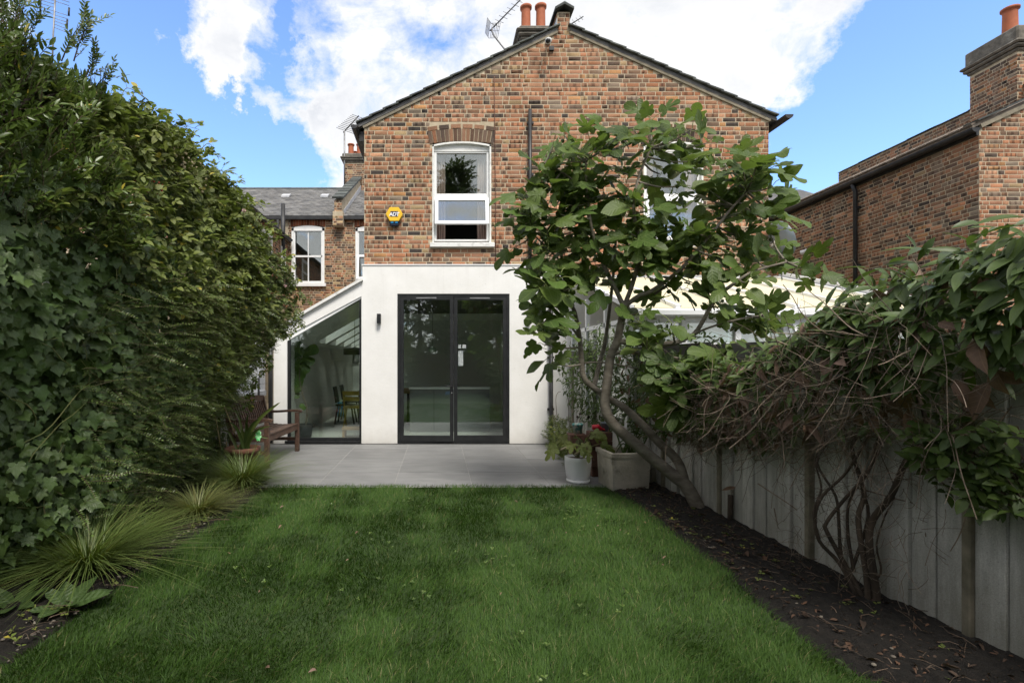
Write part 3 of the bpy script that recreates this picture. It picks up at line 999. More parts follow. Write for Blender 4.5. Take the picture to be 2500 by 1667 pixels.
# white render of the ground floor
rb = MB()
DX0, DX1, DZ = X(970, YW), X(1244, YW), Z(717, YW)
BX0, BX1, BZ = X(885, YW), 1.985, Z(648, YW)
GX0, GX1 = X(700.8, YW), X(882.5, YW)
GZ0, GZL, GZR = .05, Z(820, YW), Z(723, YW)
EX0 = X(668, YW)
RSL = .575                                    # slope of the lean-to roof
rz = lambda x: 2.83 + RSL * (x - BX0)         # underside of its covering, at the fascia top
rb.box(BX0, BX1, YW, YW + .25, DZ, BZ)
rb.box(BX0, DX0, YW, YW + .25, -.02, DZ)
rb.box(DX1, BX1, YW, YW + .25, -.02, DZ)
rb.prism([(GX0, YW, GZL), (GX1, YW, GZR), (GX1, YW, rz(GX1)), (GX0, YW, rz(GX0))], (0, .25, 0))
rb.box(GX1, BX0, YW, YW + .25, -.02, 2.80)
rb.prism([(EX0, YW, -.02), (GX0, YW, -.02), (GX0, YW, rz(GX0)), (EX0, YW, rz(EX0))], (0, .25, 0))
rb.box(GX0, GX1, YW + .01, YW + .25, -.02, GZ0)
rb.box(EX0, EX0 + .2, YW + .251, 16.3, -.02, rz(EX0))
rb.box(BX0, BX0 + .2, YW + .251, 16.3, 2.62, BZ)
rwall = rb.build('rendered_wall', M['render'], house)
MB().box(BX0 - .012, BX1 + .01, YW - .014, YB + .0, BZ + .001, BZ + .02).build('coping', M['paint'], house)
nb = MB()
nb.box(1.99, XR, YB - .02, YB + .26, -.02, 2.86)
nb.build('painted_wall', M['render'], house)
MB().box(2.1, XR, YB - .06, YB + .0, 2.862, 2.93).build('flashing', M['lead'], house)
# edge trim under the lean-to roof covering
et = MB()
et.bar((EX0 - .06, YW - .01, rz(EX0 - .06) + .03), (BX0, YW - .01, rz(BX0) + .03), .10, .045)
et.build('roof_edge_trim', M['oldpaint'], house)

# lean-to roof with rooflights
lr = MB()
sky_y = [(10.75, 11.65), (11.90, 12.80), (13.05, 13.95), (14.20, 15.10), (15.25, 16.05)]
SXA, SXB = -2.56, -1.56


def roof_strip(xa, xb, ya, yb_):
    lr.prism([(xa, ya, rz(xa) - .285), (xb, ya, rz(xb) - .285), (xb, ya, rz(xb) + .035), (xa, ya, rz(xa) + .035)], (0, yb_ - ya, 0))


cur = YW + .02
for (a, b) in sky_y:
    roof_strip(EX0 - .06, BX0, cur, a)
    roof_strip(EX0 - .06, SXA, a, b); roof_strip(SXB, BX0, a, b)
    cur = b
roof_strip(EX0 - .06, BX0, cur, 16.4)
lr.build('lean_to_roof', [M['plaster']], house)
for (a, b) in sky_y:
    f = MB()
    for (p, q) in (((SXA, a), (SXB, a)), ((SXB, a), (SXB, b)), ((SXB, b), (SXA, b)), ((SXA, b), (SXA, a))):
        f.bar((p[0], p[1], rz(p[0]) + .06), (q[0], q[1], rz(q[0]) + .06), .06, .06)
    fr_ = f.build('rooflight', M['black'], house)
    MB().prism([(SXA, a, rz(SXA) + .05), (SXB, a, rz(SXB) + .05), (SXB, a, rz(SXB) + .06), (SXA, a, rz(SXA) + .06)], (0, b - a, 0)).build('pane', M['clear'], fr_)

# fixed glazing under the slope
t_ = .042
def slope_poly(x0, x1, zb, zl, zr, y): return [(x0, y, zb), (x1, y, zb), (x1, y, zr), (x0, y, zl)]


gf = MB()
gf.box(GX0, GX0 + t_, YW + .03, YW + .11, GZ0, GZL + .01)
gf.box(GX1 - t_, GX1, YW + .03, YW + .11, GZ0, GZR - .02)
gf.box(GX0 + t_, GX1 - t_, YW + .03, YW + .11, GZ0, GZ0 + t_)
gs = (GZR - GZL) / (GX1 - GX0)
gf.prism([(GX0 + t_, YW + .03, GZL + gs * t_ - .045), (GX1 - t_, YW + .03, GZR - gs * t_ - .045), (GX1 - t_, YW + .03, GZR - gs * t_), (GX0 + t_, YW + .03, GZL + gs * t_)], (0, .08, 0))
glz = gf.build('sloping_window', M['black'], house)
MB().prism(slope_poly(GX0 + t_, GX1 - t_, GZ0 + t_, GZL + gs * t_ - .045, GZR - gs * t_ - .045, YW + .06), (0, .012, 0)).build('pane', M['doorglass'], glz)
MB().box(GX0 - .03, GX1 + .0, YW - .04, YW + .03, .012, GZ0).build('threshold', M['black'], glz)

# double door
fo = .042
df = MB()
for (a, b, c, d) in ((DX0, DX0 + fo, 0, DZ), (DX1 - fo, DX1, 0, DZ), (DX0 + fo, DX1 - fo, DZ - fo, DZ), (DX0 + fo, DX1 - fo, .0, .03)):
    df.box(a, b, YW + .012, YW + .12, c, d)
dframe = df.build('door_frame', M['black'], house)
xm = X(1108, YW)
LZ0, LZ1 = .034, DZ - fo - .004


def leaf_door(x0, x1, ang, hinge_left, st, label=None):
    """one leaf: stiles, rails, glass, vent, hinges; turned about its hinge"""
    wd = x1 - x0
    c, s_ = math.cos(ang), math.sin(ang)
    def tr(p):
        x, y, z = p
        return (x0 + x * c, YW + .02 - x * s_ + y, z)
    def bx(m_, a, b, y0, y1, c0, c1):
        q = MB().box(a, b, y0, y1, c0, c1)
        m_.add([tr(v) for v in q.v], q.f)
    d = MB()
    bx(d, 0, st, 0, .07, LZ0, LZ1); bx(d, wd - st, wd, 0, .07, LZ0, LZ1)
    bx(d, st, wd - st, 0, .07, LZ0, LZ0 + .10); bx(d, st, wd - st, 0, .07, LZ1 - .062, LZ1)
    o = d.build('glazed_door', M['black'], house)
    g_ = MB(); bx(g_, st, wd - st, .028, .044, LZ0 + .10, LZ1 - .062)
    g_.build('pane', M['doorglass'], o)
    v_ = MB(); bx(v_, wd * .30, wd * .68, -.012, -.001, LZ1 - .040, LZ1 - .018); v_.build('trickle_vent', M['alu'], o)
    hx = -.014 if hinge_left else wd + .002
    for zc in (.25, 1.0, 1.9, 2.38):
        h_ = MB(); bx(h_, hx, hx + .016, -.014, .004, zc - .05, zc + .05)
        h_.build('hinge', M['black'], o)
    return o, tr


door_l, trl = leaf_door(DX0 + fo + .004, xm - .006, math.radians(2.4), True, .062)
door_r, trr = leaf_door(xm + .002, DX1 - fo - .004, 0.0, False, .062)
wl_ = xm - .006 - DX0 - fo - .004
h = MB()
h.tube([trl((wl_ - .03, -.002, 1.00)), trl((wl_ - .03, -.055, 1.00))], .009, 8)
h.tube([trl((wl_ - .03, -.05, 1.00)), trl((wl_ - .155, -.05, 1.00))], .009, 8)
q = MB().box(wl_ - .042, wl_ - .018, -.006, 0, .86, 1.05); h.add([trl(v) for v in q.v], q.f)
h.build('handle', M['black'], door_l)
q2 = MB().tube([trl((wl_ - .03, -.02, .885)), trl((wl_ - .03, -.001, .885))], .010, 8)
q2.build('lock', M['steel'], door_l)
# patterned stickers on the right pane
stm, stt, sto = new_mat('lace_pattern_sticker')
_v = stt.n('ShaderNodeTexVoronoi', {'Vector': pos_coord(stt), 'Scale': 90.0})
_cc = stt.mix(stt.rng(_v.outputs['Distance'], .30, .42), (.74, .75, .75), (.22, .25, .25))
stt.set(sto, 0, stt.n('ShaderNodeBsdfPrincipled', {'Base Color': _cc, 'Roughness': .5}).outputs[0])
ypn = YW + .02 + .026
for (a, b, c, d, lab, nm) in ((1119, 1131, 856, 893, 'tall pale lace patterned sticker on the inside of the door glass', 'window_sticker'),
                     (1119, 1126, 841, 850, 'small square patterned sticker on door glass, beside the door stile', 'window_sticker'),
                     (1129, 1138, 841, 850, 'small square patterned sticker on door glass, farther from the door stile', 'window_sticker')):
    o = MB().box(X(a, YW), X(b, YW), ypn - .001, ypn + .001, Z(d, YW), Z(c, YW)).build(nm, stm, None, origin=(X(a, YW), ypn, Z(d, YW)))
    tag(o, lab, 'sticker', 'stickers on the door glass')


# upper windows
def upper_window(win, seed, opened=True):
    a, b, c, d = win
    y0 = YB - .012
    xc = (a + b) / 2
    f = MB()
    jw = .055
    f.box(a, a + .028, y0, YB + .16, c, d - .05); f.box(b - .028, b, y0, YB + .16, c, d - .05)          # painted reveal
    n = 10
    top = []
    for i in range(n + 1):
        t = i / n
        top.append((a + (b - a) * t, d - .055 + .06 * (1 - (2 * t - 1) ** 2)))
    arc = [(x, y0, z) for x, z in top] + [(x, y0, z - .035) for x, z in reversed(top)]
    for i in range(n):
        (x0, z0), (x1, z1) = top[i], top[i + 1]
        f.prism([(x0, y0, z0 - .03), (x1, y0, z1 - .03), (x1, y0, z1), (x0, y0, z0)], (0, .17, 0))
        f.prism([(x0, YB + .04, d - .15), (x1, YB + .04, d - .15), (x1, YB + .04, z1 - .03), (x0, YB + .04, z0 - .03)], (0, .05, 0))
    wf = f.build('window', M['oldpaint'], house)
    i0, i1 = a + .030, b - .030
    yf = YB + .05
    zt_, zb = d - .152, c + .05
    ztr0, ztr1 = Z(482, YB), Z(471, YB)
    s_ = MB()
    s_.box(i0, i0 + .045, yf, yf + .06, zb, zt_); s_.box(i1 - .045, i1, yf, yf + .06, zb, zt_)
    s_.box(i0 + .045, i1 - .045, yf, yf + .06, zt_ - .025, zt_); s_.box(i0 + .045, i1 - .045, yf, yf + .06, zb, zb + .03)
    s_.box(i0 + .045, i1 - .045, yf - .006, yf + .06, ztr0, ztr1)
    s_.build('frame', M['paint'], wf, bevel=.004)
    MB().box(i0 + .045, i1 - .045, yf + .025, yf + .035, ztr1, zt_ - .025).build('pane', M['glass'], wf)
    # top-hung sash, pushed open at the foot
    ang = math.radians(10.5) if opened else 0
    hz = ztr0 - .012
    L = hz - Z(551, YB) if opened else hz - zb - .02
    L = L / math.cos(ang) * 1.0
    R = Matrix.Rotation(-ang, 3, 'X')
    hp = Vector((0, yf - .012, hz))
    def tr(p):
        v = R @ Vector((p[0], p[1], p[2])); return tuple(v + hp)
    q = MB()
    for (xa, xb, za, zb_) in ((i0 + .012, i0 + .075, -L, 0), (i1 - .075, i1 - .012, -L, 0), (i0 + .075, i1 - .075, -.055, 0), (i0 + .075, i1 - .075, -L, -L + .06)):
        r__ = MB().box(xa, xb, -.045, 0, za, zb_); q.add([tr(v) for v in r__.v], r__.f)
    sh = q.build('open_sash' if opened else 'sash', M['upvc'], wf, bevel=.004)
    r__ = MB().box(i0 + .075, i1 - .075, -.026, -.018, -L + .06, -.055)
    g_ = MB(); g_.add([tr(v) for v in r__.v], r__.f); g_.build('sash_pane', M['glass'], wf)
    MB().box(a - .04, b + .055, YB - .075, YB + .12, c - .078, c + .0).build('sill', M['oldpaint'], wf, bevel=.006)
    # curtains and the room behind
    for (cx0, cx1, nm, m_) in ((i0 + .02, i0 + .2, 'curtain', M['curtain']), (i1 - .2, i1 - .02, 'curtain', M['curtain'])):
        cb = MB()
        n = 24
        pts = []
        for i in range(n + 1):
            t = i / n
            pts.append((cx0 + (cx1 - cx0) * t, YB + .17 + .022 * math.sin(t * 26 + seed)))
        for i in range(n):
            (x0, ya), (x1, yb_) = pts[i], pts[i + 1]
            cb.add([(x0, ya, c), (x1, yb_, c), (x1, yb_, d - .1), (x0, ya, d - .1)], [(0, 1, 2, 3)], True)
        cu = cb.build(nm, m_, house)
        so = cu.modifiers.new('thick', 'SOLIDIFY'); so.thickness = .004
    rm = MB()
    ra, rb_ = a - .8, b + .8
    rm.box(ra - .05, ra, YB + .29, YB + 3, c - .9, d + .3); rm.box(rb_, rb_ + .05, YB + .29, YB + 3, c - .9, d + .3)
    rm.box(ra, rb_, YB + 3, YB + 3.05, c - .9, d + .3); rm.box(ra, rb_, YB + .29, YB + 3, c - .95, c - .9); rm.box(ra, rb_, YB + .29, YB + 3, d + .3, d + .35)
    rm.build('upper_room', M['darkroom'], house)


upper_window(WIN1, 1, True)
upper_window(WIN2, 2, False)

# roof of the gabled wing
ro = MB()
ro.prism([(XL - .13, YB - .03, ZL - .05), (XK0, YB - .03, ZK + .01), (XK0, YB - .03, ZK + .07), (XL - .13, YB - .03, ZL + .01)], (0, 7.4, 0))
ro.prism([(XK1, YB - .03, ZK + .01), (XR + .13, YB - .03, ZR - .05), (XR + .13, YB - .03, ZR + .01), (XK1, YB - .03, ZK + .07)], (0, 7.4, 0))
ro.build('roof', M['slate'], house)
fi = MB()
for (xa, za, xb, zb) in ((XL - .02, ZL - .03, XK0, ZK - .012), (XK1, ZK - .012, XR + .02, ZR - .03)):
    fi.bar((xa, YB - .010, za), (xb, YB - .010, zb), .035, .04)
fi.build('verge_fillet', M['fillet'], house)
for (xa, za, xb, zb, n) in ((XL - .14, ZL + .0, XK0 - .0, ZK + .055, 15), (XR + .14, ZR - .0, XK1 + .0, ZK + .055, 15)):
    for i in range(n):
        t0, t1 = i / n, (i + 1.18) / n
        t1 = min(t1, 1.01)
        lift = .022
        s_ = MB().bar((xa + (xb - xa) * t0, YB + .06, za + (zb - za) * t0 + .024 + lift), (xa + (xb - xa) * t1, YB + .06, za + (zb - za) * t1 + .024), .27 + random.uniform(-.012, .012), .022)
        s_.build('verge_slate', M['slateedge'], house)
# ridge parapet with coping
pw_ = MB().box(XK0 + .004, XK1 - .004, YB + .29, 16.5, 6.9, 7.56)
par = pw_.build('parapet', M['mortar'], house)
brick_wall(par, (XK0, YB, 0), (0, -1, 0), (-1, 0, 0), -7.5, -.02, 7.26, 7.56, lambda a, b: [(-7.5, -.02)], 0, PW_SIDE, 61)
for i in range(9):
    y0 = YB - .09 + i * .84
    c_ = MB()
    for sg in (-1, 1):
        x0, x1 = 2.199, 2.199 + sg * .165
        c_.prism([(x0, y0, 7.645), (x1, y0, 7.555), (x1, y0, 7.595), (x0, y0, 7.69)], (0, .835, 0))
    c_.build('coping_slab', M['slateedge'], house)
MB().prism([(XK0 - .012, YB - .02, 7.22), (XK0 - .004, YB - .02, 7.22), (XK0 - .004, YB - .02, 7.44), (XK0 - .012, YB - .02, 7.44)], (0, .5, 0)).build('flashing', M['lead'], house)

# chimney on the ridge
def chimney(parent, x0, x1, y0, y1, zb, zt, pots, seed, faces='lf', capz=.30):
    c_ = MB().box(x0, x1, y0, y1, zb, zt - capz)
    ch = c_.build('chimney', M['mortar'], parent)
    al = lambda L: (lambda a, b: [(0, L)])
    if 'f' in faces: brick_wall(ch, (x0, y0, 0), (1, 0, 0), (0, -1, 0), 0, x1 - x0, zb, zt - capz, al(x1 - x0), 0, PW_SIDE, seed, sub='chimney_brick')
    if 'l' in faces: brick_wall(ch, (x0, y1, 0), (0, -1, 0), (-1, 0, 0), 0, y1 - y0, zb, zt - capz, al(y1 - y0), 0, PW_SIDE, seed + 1, sub='chimney_brick')
    s_ = MB()
    for (ex, za, zb_) in ((.05, -capz, -capz + .07), (.10, -capz + .071, -capz + .15), (.14, -capz + .151, -capz + .22), (.07, -capz + .221, 0)):
        s_.box(x0 - ex, x1 + ex, y0 - ex, y1 + ex, zt + za, zt + zb_)
    s_.build('chimney_cap', M['stonecap'], ch, bevel=.03)
    for (cx, cy_, r, hh) in pots:
        p = MB().lathe([(r * .92, -.04), (r * .9, hh * .2), (r * .86, hh * .8), (r * .9, hh * .88), (r * 1.1, hh * .90), (r * 1.12, hh * .98), (r * 1.0, hh), (r * .82, hh * .99), (r * .78, hh * .4)], (cx, cy_, zt), 20)
        p.build('chimney_pot', M['terracotta'], ch)
    return ch


chimney(house, 1.84, 2.50, 11.25, 12.25, 6.9, 8.78, [(X(1284, 11.5), 11.5, .118, .62), (X(1320, 11.5), 11.5, .118, .64), (X(1281, 12.1) - .06, 12.1, .10, .42)], 71)

# gutters, pipes and cable
def gutter(parent, x, y0, y1, z, r=.06):
    g_ = MB()
    n = 8
    prof = [(x + r * math.cos(math.pi + math.pi * i / n), z + r * math.sin(math.pi + math.pi * i / n)) for i in range(n + 1)]
    prof2 = [(x + (r - .008) * math.cos(2 * math.pi - math.pi * i / n), z + (r - .008) * math.sin(2 * math.pi - math.pi * i / n)) for i in range(n + 1)]
    g_.prism([(a, y0, b) for a, b in prof + prof2], (0, y1 - y0, 0))
    g_.prism([(a, y0 - .004, b) for a, b in prof], (0, .003, 0))
    return g_.build('gutter', M['gutter'], parent)


gutter(house, XL - .15, YB - .16, 16.3, ZL - .05, .065)
gutter(house, XR + .16, YB - .30, 16.3, ZR - .06, .07)
MB().box(XL - .10, XL - .005, YB + .06, 16.3, ZL - .24, ZL - .07).build('soffit_board', M['gutter'], house)
p = MB()
p.tube([(X(1294, YB - .06), YB - .06, Z(272, YB)), (X(1294, YB - .06), YB - .06, 3.16)], .032, 10)
for zz in (5.6, 4.7, 3.8): p.box(X(1294, YB) - .055, X(1294, YB) + .055, YB - .05, YB - .0, zz - .02, zz + .02)
p.build('downpipe', M['gutter'], house)
p = MB()
p.tube([(1.955, YW - .06, 2.95), (1.955, YW - .06, .35), (1.955, YW - .10, .25), (1.955, YW - .10, .01)], .034, 10)
for zz in (2.5, 1.5, .6): p.box(1.90, 2.01, YW - .05, YW, zz - .02, zz + .02)
p.build('downpipe', M['gutter'], house)
p = MB()
p.tube([(EX0 - .04, YW - .04, 1.9), (EX0 - .03, YW - .06, 1.2), (EX0 - .035, YW - .06, .02)], .036, 10)
p.build('downpipe', M['gutter'], house)
xc_ = X(1208, YB)
MB().tube([(xc_ - .01, YB - .018, 6.42), (xc_, YB - .02, 5.2), (xc_ + .012, YB - .02, 4.2), (xc_ + .012, YB - .02, 3.14)], .006, 5).build('cable', M['stock'], house)

# interior seen through the glass
it = MB()
it.box(EX0 + .2, BX1, 16.0, 16.2, 0, 2.95)
it.box(1.95, BX1, YW + .26, 16.0, 0, 2.75)
it.box(BX0 + .2, BX1, YW + .26, 16.0, 2.72, 2.85)
it.build('interior_wall', M['plaster'], house)
MB().box(EX0 + .2, 1.95, YW + .26, 16.0, -.03, .022).build('interior_floor', M['floor'], house)
MB().box(DX0 + fo, DX1 - fo, YW + .125, YW + .26, -.03, .02).build('interior_floor', M['floor'], house)

# ------------------------------------------------------------------ house on the right
hr = thing('brick_house', 'dark brick side wall of next house with long black gutter and downpipe', 'house', (9.5, YB, 0))
SX = 9.5
b = MB()
b.box(SX, SX + .28, YB, 16.5, 0, 5.55)
RZ_R = lambda x: 5.58 + .46 * (x - SX)
b.prism([(SX + .28, YB, 0), (16.5, YB, 0), (16.5, YB, RZ_R(9.5)), (13.0, YB, RZ_R(13.0)), (SX + .28, YB, RZ_R(SX + .28)), (SX + .28, YB, 5.5)], (0, .28, 0))
rw = b.build('side_wall', M['mortar'], hr)
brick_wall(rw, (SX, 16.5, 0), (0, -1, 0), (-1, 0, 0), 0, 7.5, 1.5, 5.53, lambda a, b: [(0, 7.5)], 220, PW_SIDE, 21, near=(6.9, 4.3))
brick_wall(rw, (SX, YB, 0), (1, 0, 0), (0, -1, 0), 0, 3.3, 1.5, 7.0, lambda a, b: [(max(0, (b + .06 - 5.58) / .46), 3.3)] if b + .06 < 7.0 else [], 80, PW_FRONT, 22, near=(.5, 4.3))
b = MB()
b.prism([(SX - .14, YB - .02, RZ_R(SX - .14) - .0), (13.0, YB - .02, RZ_R(13.0)), (13.0, YB - .02, RZ_R(13.0) + .06), (SX - .14, YB - .02, RZ_R(SX - .14) + .06)], (0, 7.5, 0))
b.build('roof', M['tile'], hr)
tl = MB()
yy = YB - .03
while yy < 16.4:
    tl.bar((SX - .17, yy + .1, RZ_R(SX - .17) + .075 + random.uniform(-.006, .006)), (SX + .35, yy + .1, RZ_R(SX + .35) + .085), .20, .028); yy += .213
o = tl.build('eaves_tile', M['tile'], hr); o['kind'] = 'stuff'
for i in range(8):
    t0, t1 = i / 8, (i + 1.15) / 8
    MB().bar((SX - .1 + 3.5 * t0, YB + .05, RZ_R(SX - .1 + 3.5 * t0) + .10), (SX - .1 + 3.5 * t1, YB + .05, RZ_R(SX - .1 + 3.5 * t1) + .085), .26, .025).build('verge_tile', M['slateedge'], hr)
MB().bar((SX, YB - .012, RZ_R(SX) - .03), (13.0, YB - .012, RZ_R(13) - .03), .05, .07).build('verge_fillet', M['fillet'], hr)
gutter(hr, SX - .13, YB - .07, 16.4, 5.50, .075)
MB().box(SX - .05, SX - .004, YB + .0, 16.4, 5.40, 5.56).build('fascia_board', M['gutter'], hr)
pr = MB().box(12.9, 13.12, YB + .3, 16.5, 6.9, 7.50).build('parapet', M['mortar'], hr)
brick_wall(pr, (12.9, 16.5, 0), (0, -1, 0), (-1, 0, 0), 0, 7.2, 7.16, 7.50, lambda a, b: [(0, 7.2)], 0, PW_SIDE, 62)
for i in range(9):
    y0 = YB + .2 + i * .81
    MB().prism([(12.83, y0, 7.50 + .02 * (i % 2)), (13.19, y0, 7.50), (13.02, y0, 7.60)], (0, .80, 0)).build('coping_slab', M['slateedge'], hr)
MB().box(12.872, 12.897, YB + .3, 16.4, 7.14, 7.17).build('flashing', M['lead'], hr)
chimney(hr, 12.72, 13.36, 11.25, 12.25, 6.9, 8.80, [(X(2466, 11.5), 11.5, .145, .56)], 73, capz=.55)
pd = MB()
dpy = 1250 * 9.44 / (2089 - PX)
pd.tube([(SX - .13, dpy, 5.44), (SX - .07, dpy, 5.28), (SX - .07, dpy, .1)], .045, 10)
for zz in (4.9, 3.6, 2.4): pd.box(SX - .06, SX, dpy - .075, dpy + .075, zz - .025, zz + .025)
pd.build('downpipe', M['gutter'], hr)

# ------------------------------------------------------------------ terrace at the back and its left wing
YT = 16.5
tr_ = thing('terraced_house', 'slate roofed brick terrace behind with white sash windows and small chimney', 'house', (-4.0, YT, 0))
TW1 = (X(712, YT), X(792, YT), Z(692, YT), Z(551, YT))
TW2 = (X(868, YT), X(945, YT), Z(692, YT), Z(552, YT))
b = MB()
zt = Z(551, YT)
for (a, c) in ((-9.5, TW1[0]), (TW1[1], TW2[0]), (TW2[1], 14)): b.box(a, c, YT, YT + .3, 0, zt)
for w_ in (TW1, TW2): b.box(w_[0], w_[1], YT, YT + .3, 0, w_[2])
b.box(-9.5, 14, YT, YT + .3, zt, 6.05)
tw = b.build('rear_wall', M['mortar'], tr_)


def allow_rear(z0, z1):
    iv = [(-4.84, -1.2)]
    for (a, b_, c, d) in (TW1, TW2):
        if z1 > c - .1 and z0 < d: iv = minus(iv, a - .01, b_ + .01)
        if z1 > d - .01 and z0 < d + .26: iv = minus(iv, a - .05, b_ + .05)
    return iv


brick_wall(tw, (0, YT, 0), (1, 0, 0), (0, -1, 0), -4.84, -1.2, 2.1, 6.0, allow_rear, 150, PW_REAR, 31, near=(-3.2, 5.0))
for (a, b_, c, d) in (TW1, TW2):
    n = 13
    for i in range(n):
        x0 = a - .04 + (b_ - a + .08) * (i + .07) / n; x1 = a - .04 + (b_ - a + .08) * (i + .93) / n
        zz = d + .015 - .06 * ((i + .5) / n * 2 - 1) ** 2
        o = MB().box(x0, x1, YT - .014, YT - .002, zz, zz + .225).build('arch_brick', M['brick_single'], tw)
        o.color = (*(np.array([.30, .10, .05]) * random.uniform(.7, 1.2)), 1)


def sash_window(parent, win, y, nx=2, room=True, open_low=False):
    a, b_, c, d = win
    f = MB()
    f.box(a, a + .07, y - .01, y + .15, c, d - .06); f.box(b_ - .07, b_, y - .01, y + .15, c, d - .06)
    n = 8
    for i in range(n):
        x0, x1 = a + (b_ - a) * i / n, a + (b_ - a) * (i + 1) / n
        h0, h1 = [d - .08 * (2 * t - 1) ** 2 for t in (i / n, (i + 1) / n)]
        f.prism([(x0, y - .01, d - .17), (x1, y - .01, d - .17), (x1, y - .01, h1), (x0, y - .01, h0)], (0, .15, 0))
    wf = f.build('window', M['paint'], parent)
    zm = (c + d - .1) / 2
    s_ = MB()
    for k_ in range(1, nx):
        xm_ = a + .07 + (b_ - a - .14) * k_ / nx
        s_.box(xm_ - .015, xm_ + .015, y + .03, y + .07, c + .06, d - .17)
    s_.box(a + .07, b_ - .07, y + .02, y + .08, zm - .03, zm + .03)
    s_.box(a + .07, b_ - .07, y + .02, y + .08, c, c + .08)
    s_.box(a + .07, a + .11, y + .02, y + .08, c + .08, d - .17); s_.box(b_ - .11, b_ - .07, y + .02, y + .08, c + .08, d - .17)
    s_.build('sash', M['paint'], wf)
    MB().box(a + .07, b_ - .07, y + .045, y + .055, c + .06, d - .17).build('pane', M['glass'], wf)
    MB().box(a - .06, b_ + .06, y - .09, y + .1, c - .1, c).build('sill', M['paint'], wf)
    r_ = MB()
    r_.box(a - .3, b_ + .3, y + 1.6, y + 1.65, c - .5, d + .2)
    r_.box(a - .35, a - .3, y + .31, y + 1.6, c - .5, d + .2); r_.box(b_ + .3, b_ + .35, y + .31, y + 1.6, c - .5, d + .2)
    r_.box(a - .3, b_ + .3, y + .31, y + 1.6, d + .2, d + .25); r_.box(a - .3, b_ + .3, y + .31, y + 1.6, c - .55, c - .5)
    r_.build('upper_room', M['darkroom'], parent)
    return wf


sash_window(tr_, TW1, YT)
w2 = sash_window(tr_, TW2, YT, 1)
# open sash of the half hidden window
a, b_, c, d = TW2
q = MB()
hz, L, ang = (c + d) / 2 - .02, .82, math.radians(12)
R = Matrix.Rotation(-ang, 3, 'X')
for (xa, xb, za, zb) in ((a + .06, a + .13, -L, 0), (b_ - .13, b_ - .06, -L, 0), (a + .13, b_ - .13, -.07, 0), (a + .13, b_ - .13, -L, -L + .07)):
    r__ = MB().box(xa, xb, -.04, 0, za, zb); q.add([tuple(R @ Vector(v) + Vector((0, YT - .02, hz))) for v in r__.v], r__.f)
q.build('open_sash', M['upvc'], w2)
# slates
YR, ZE, ZRG = 20.5, 6.10, 8.36
sl_ = (ZRG - ZE) / (YR - YT + .15)
b = MB()
b.prism([(-9.5, YT - .15, ZE - .03), (-9.5, YR, ZRG - .03), (-9.5, YR, ZRG - .12), (-9.5, YT - .15, ZE - .12)], (24, 0, 0))
b.prism([(-9.5, YR, ZRG - .03), (-9.5, YR + 4.1, ZE - .03), (-9.5, YR + 4.1, ZE - .12), (-9.5, YR, ZRG - .12)], (24, 0, 0))
b.build('roof', M['slate'], tr_)
sp = []
Vb = np.array([(x, y, z) for z in (0, 1) for y in (0, 1) for x in (0, 1)], float)
Tb = np.array([(4, 5, 7), (4, 7, 6), (0, 1, 5), (0, 5, 4), (0, 4, 6), (0, 6, 2), (1, 3, 7), (1, 7, 5)])
rr_ = random.Random(3)
NC = 22
for (xa, xb) in ((-8.4, -1.0), (5.6, 11.4)):
    for k_ in range(NC):
        t0 = k_ / NC; t1 = (k_ + 1.12) / NC
        y0, y1 = YT - .17 + (YR - YT + .15) * t0, YT - .17 + (YR - YT + .15) * t1
        z0 = ZE + (ZRG - ZE) * t0 - .022
        x = xa - (k_ % 2) * .125
        while x < xb:
            V = Vb.copy()
            V[:, 0] = x + V[:, 0] * .246
            yy = V[:, 1].copy()
            V[:, 1] = y0 + yy * (y1 - y0)
            V[:, 2] = z0 + yy * ((ZRG - ZE) * (t1 - t0) - .008) + V[:, 2] * .014 + .012 + rr_.uniform(-.002, .003)
            sp.append(Proto(V, Tb)); x += .25
p = cat(sp)
o = link_mesh('roof_slate', np_mesh('roof_slate', p.V - np.array(wo_of(tr_)), p.T, None, None, [M['slate']], False), tr_); o['kind'] = 'stuff'
for i in range(22):
    x0 = -8.4 + i * .36
    MB().prism([(x0, YR - .12, ZRG - .035), (x0, YR, ZRG + .06), (x0, YR + .12, ZRG - .035)], (.352, 0, 0)).build('ridge_tile', M['slateedge'], tr_)
for (pa, pb) in ((686, 706), (782, 801)):
    t = .62
    yv = YT + (YR - YT) * t - .1
    zv = ZE + (ZRG - ZE) * t + .0
    MB().prism([(X(pa, yv), yv, zv), (X(pa, yv), yv + .26, zv + .26 * sl_ + .02), (X(pa, yv), yv + .26, zv + .26 * sl_ + .07), (X(pa, yv), yv, zv + .07)], (X(pb, yv) - X(pa, yv), 0, 0)).build('roof_vent', M['lead'], tr_)
b = MB(); b.box(-9, 14, YT - .16, YT - .05, 5.99, 6.09); b.build('gutter', M['gutter'], tr_)
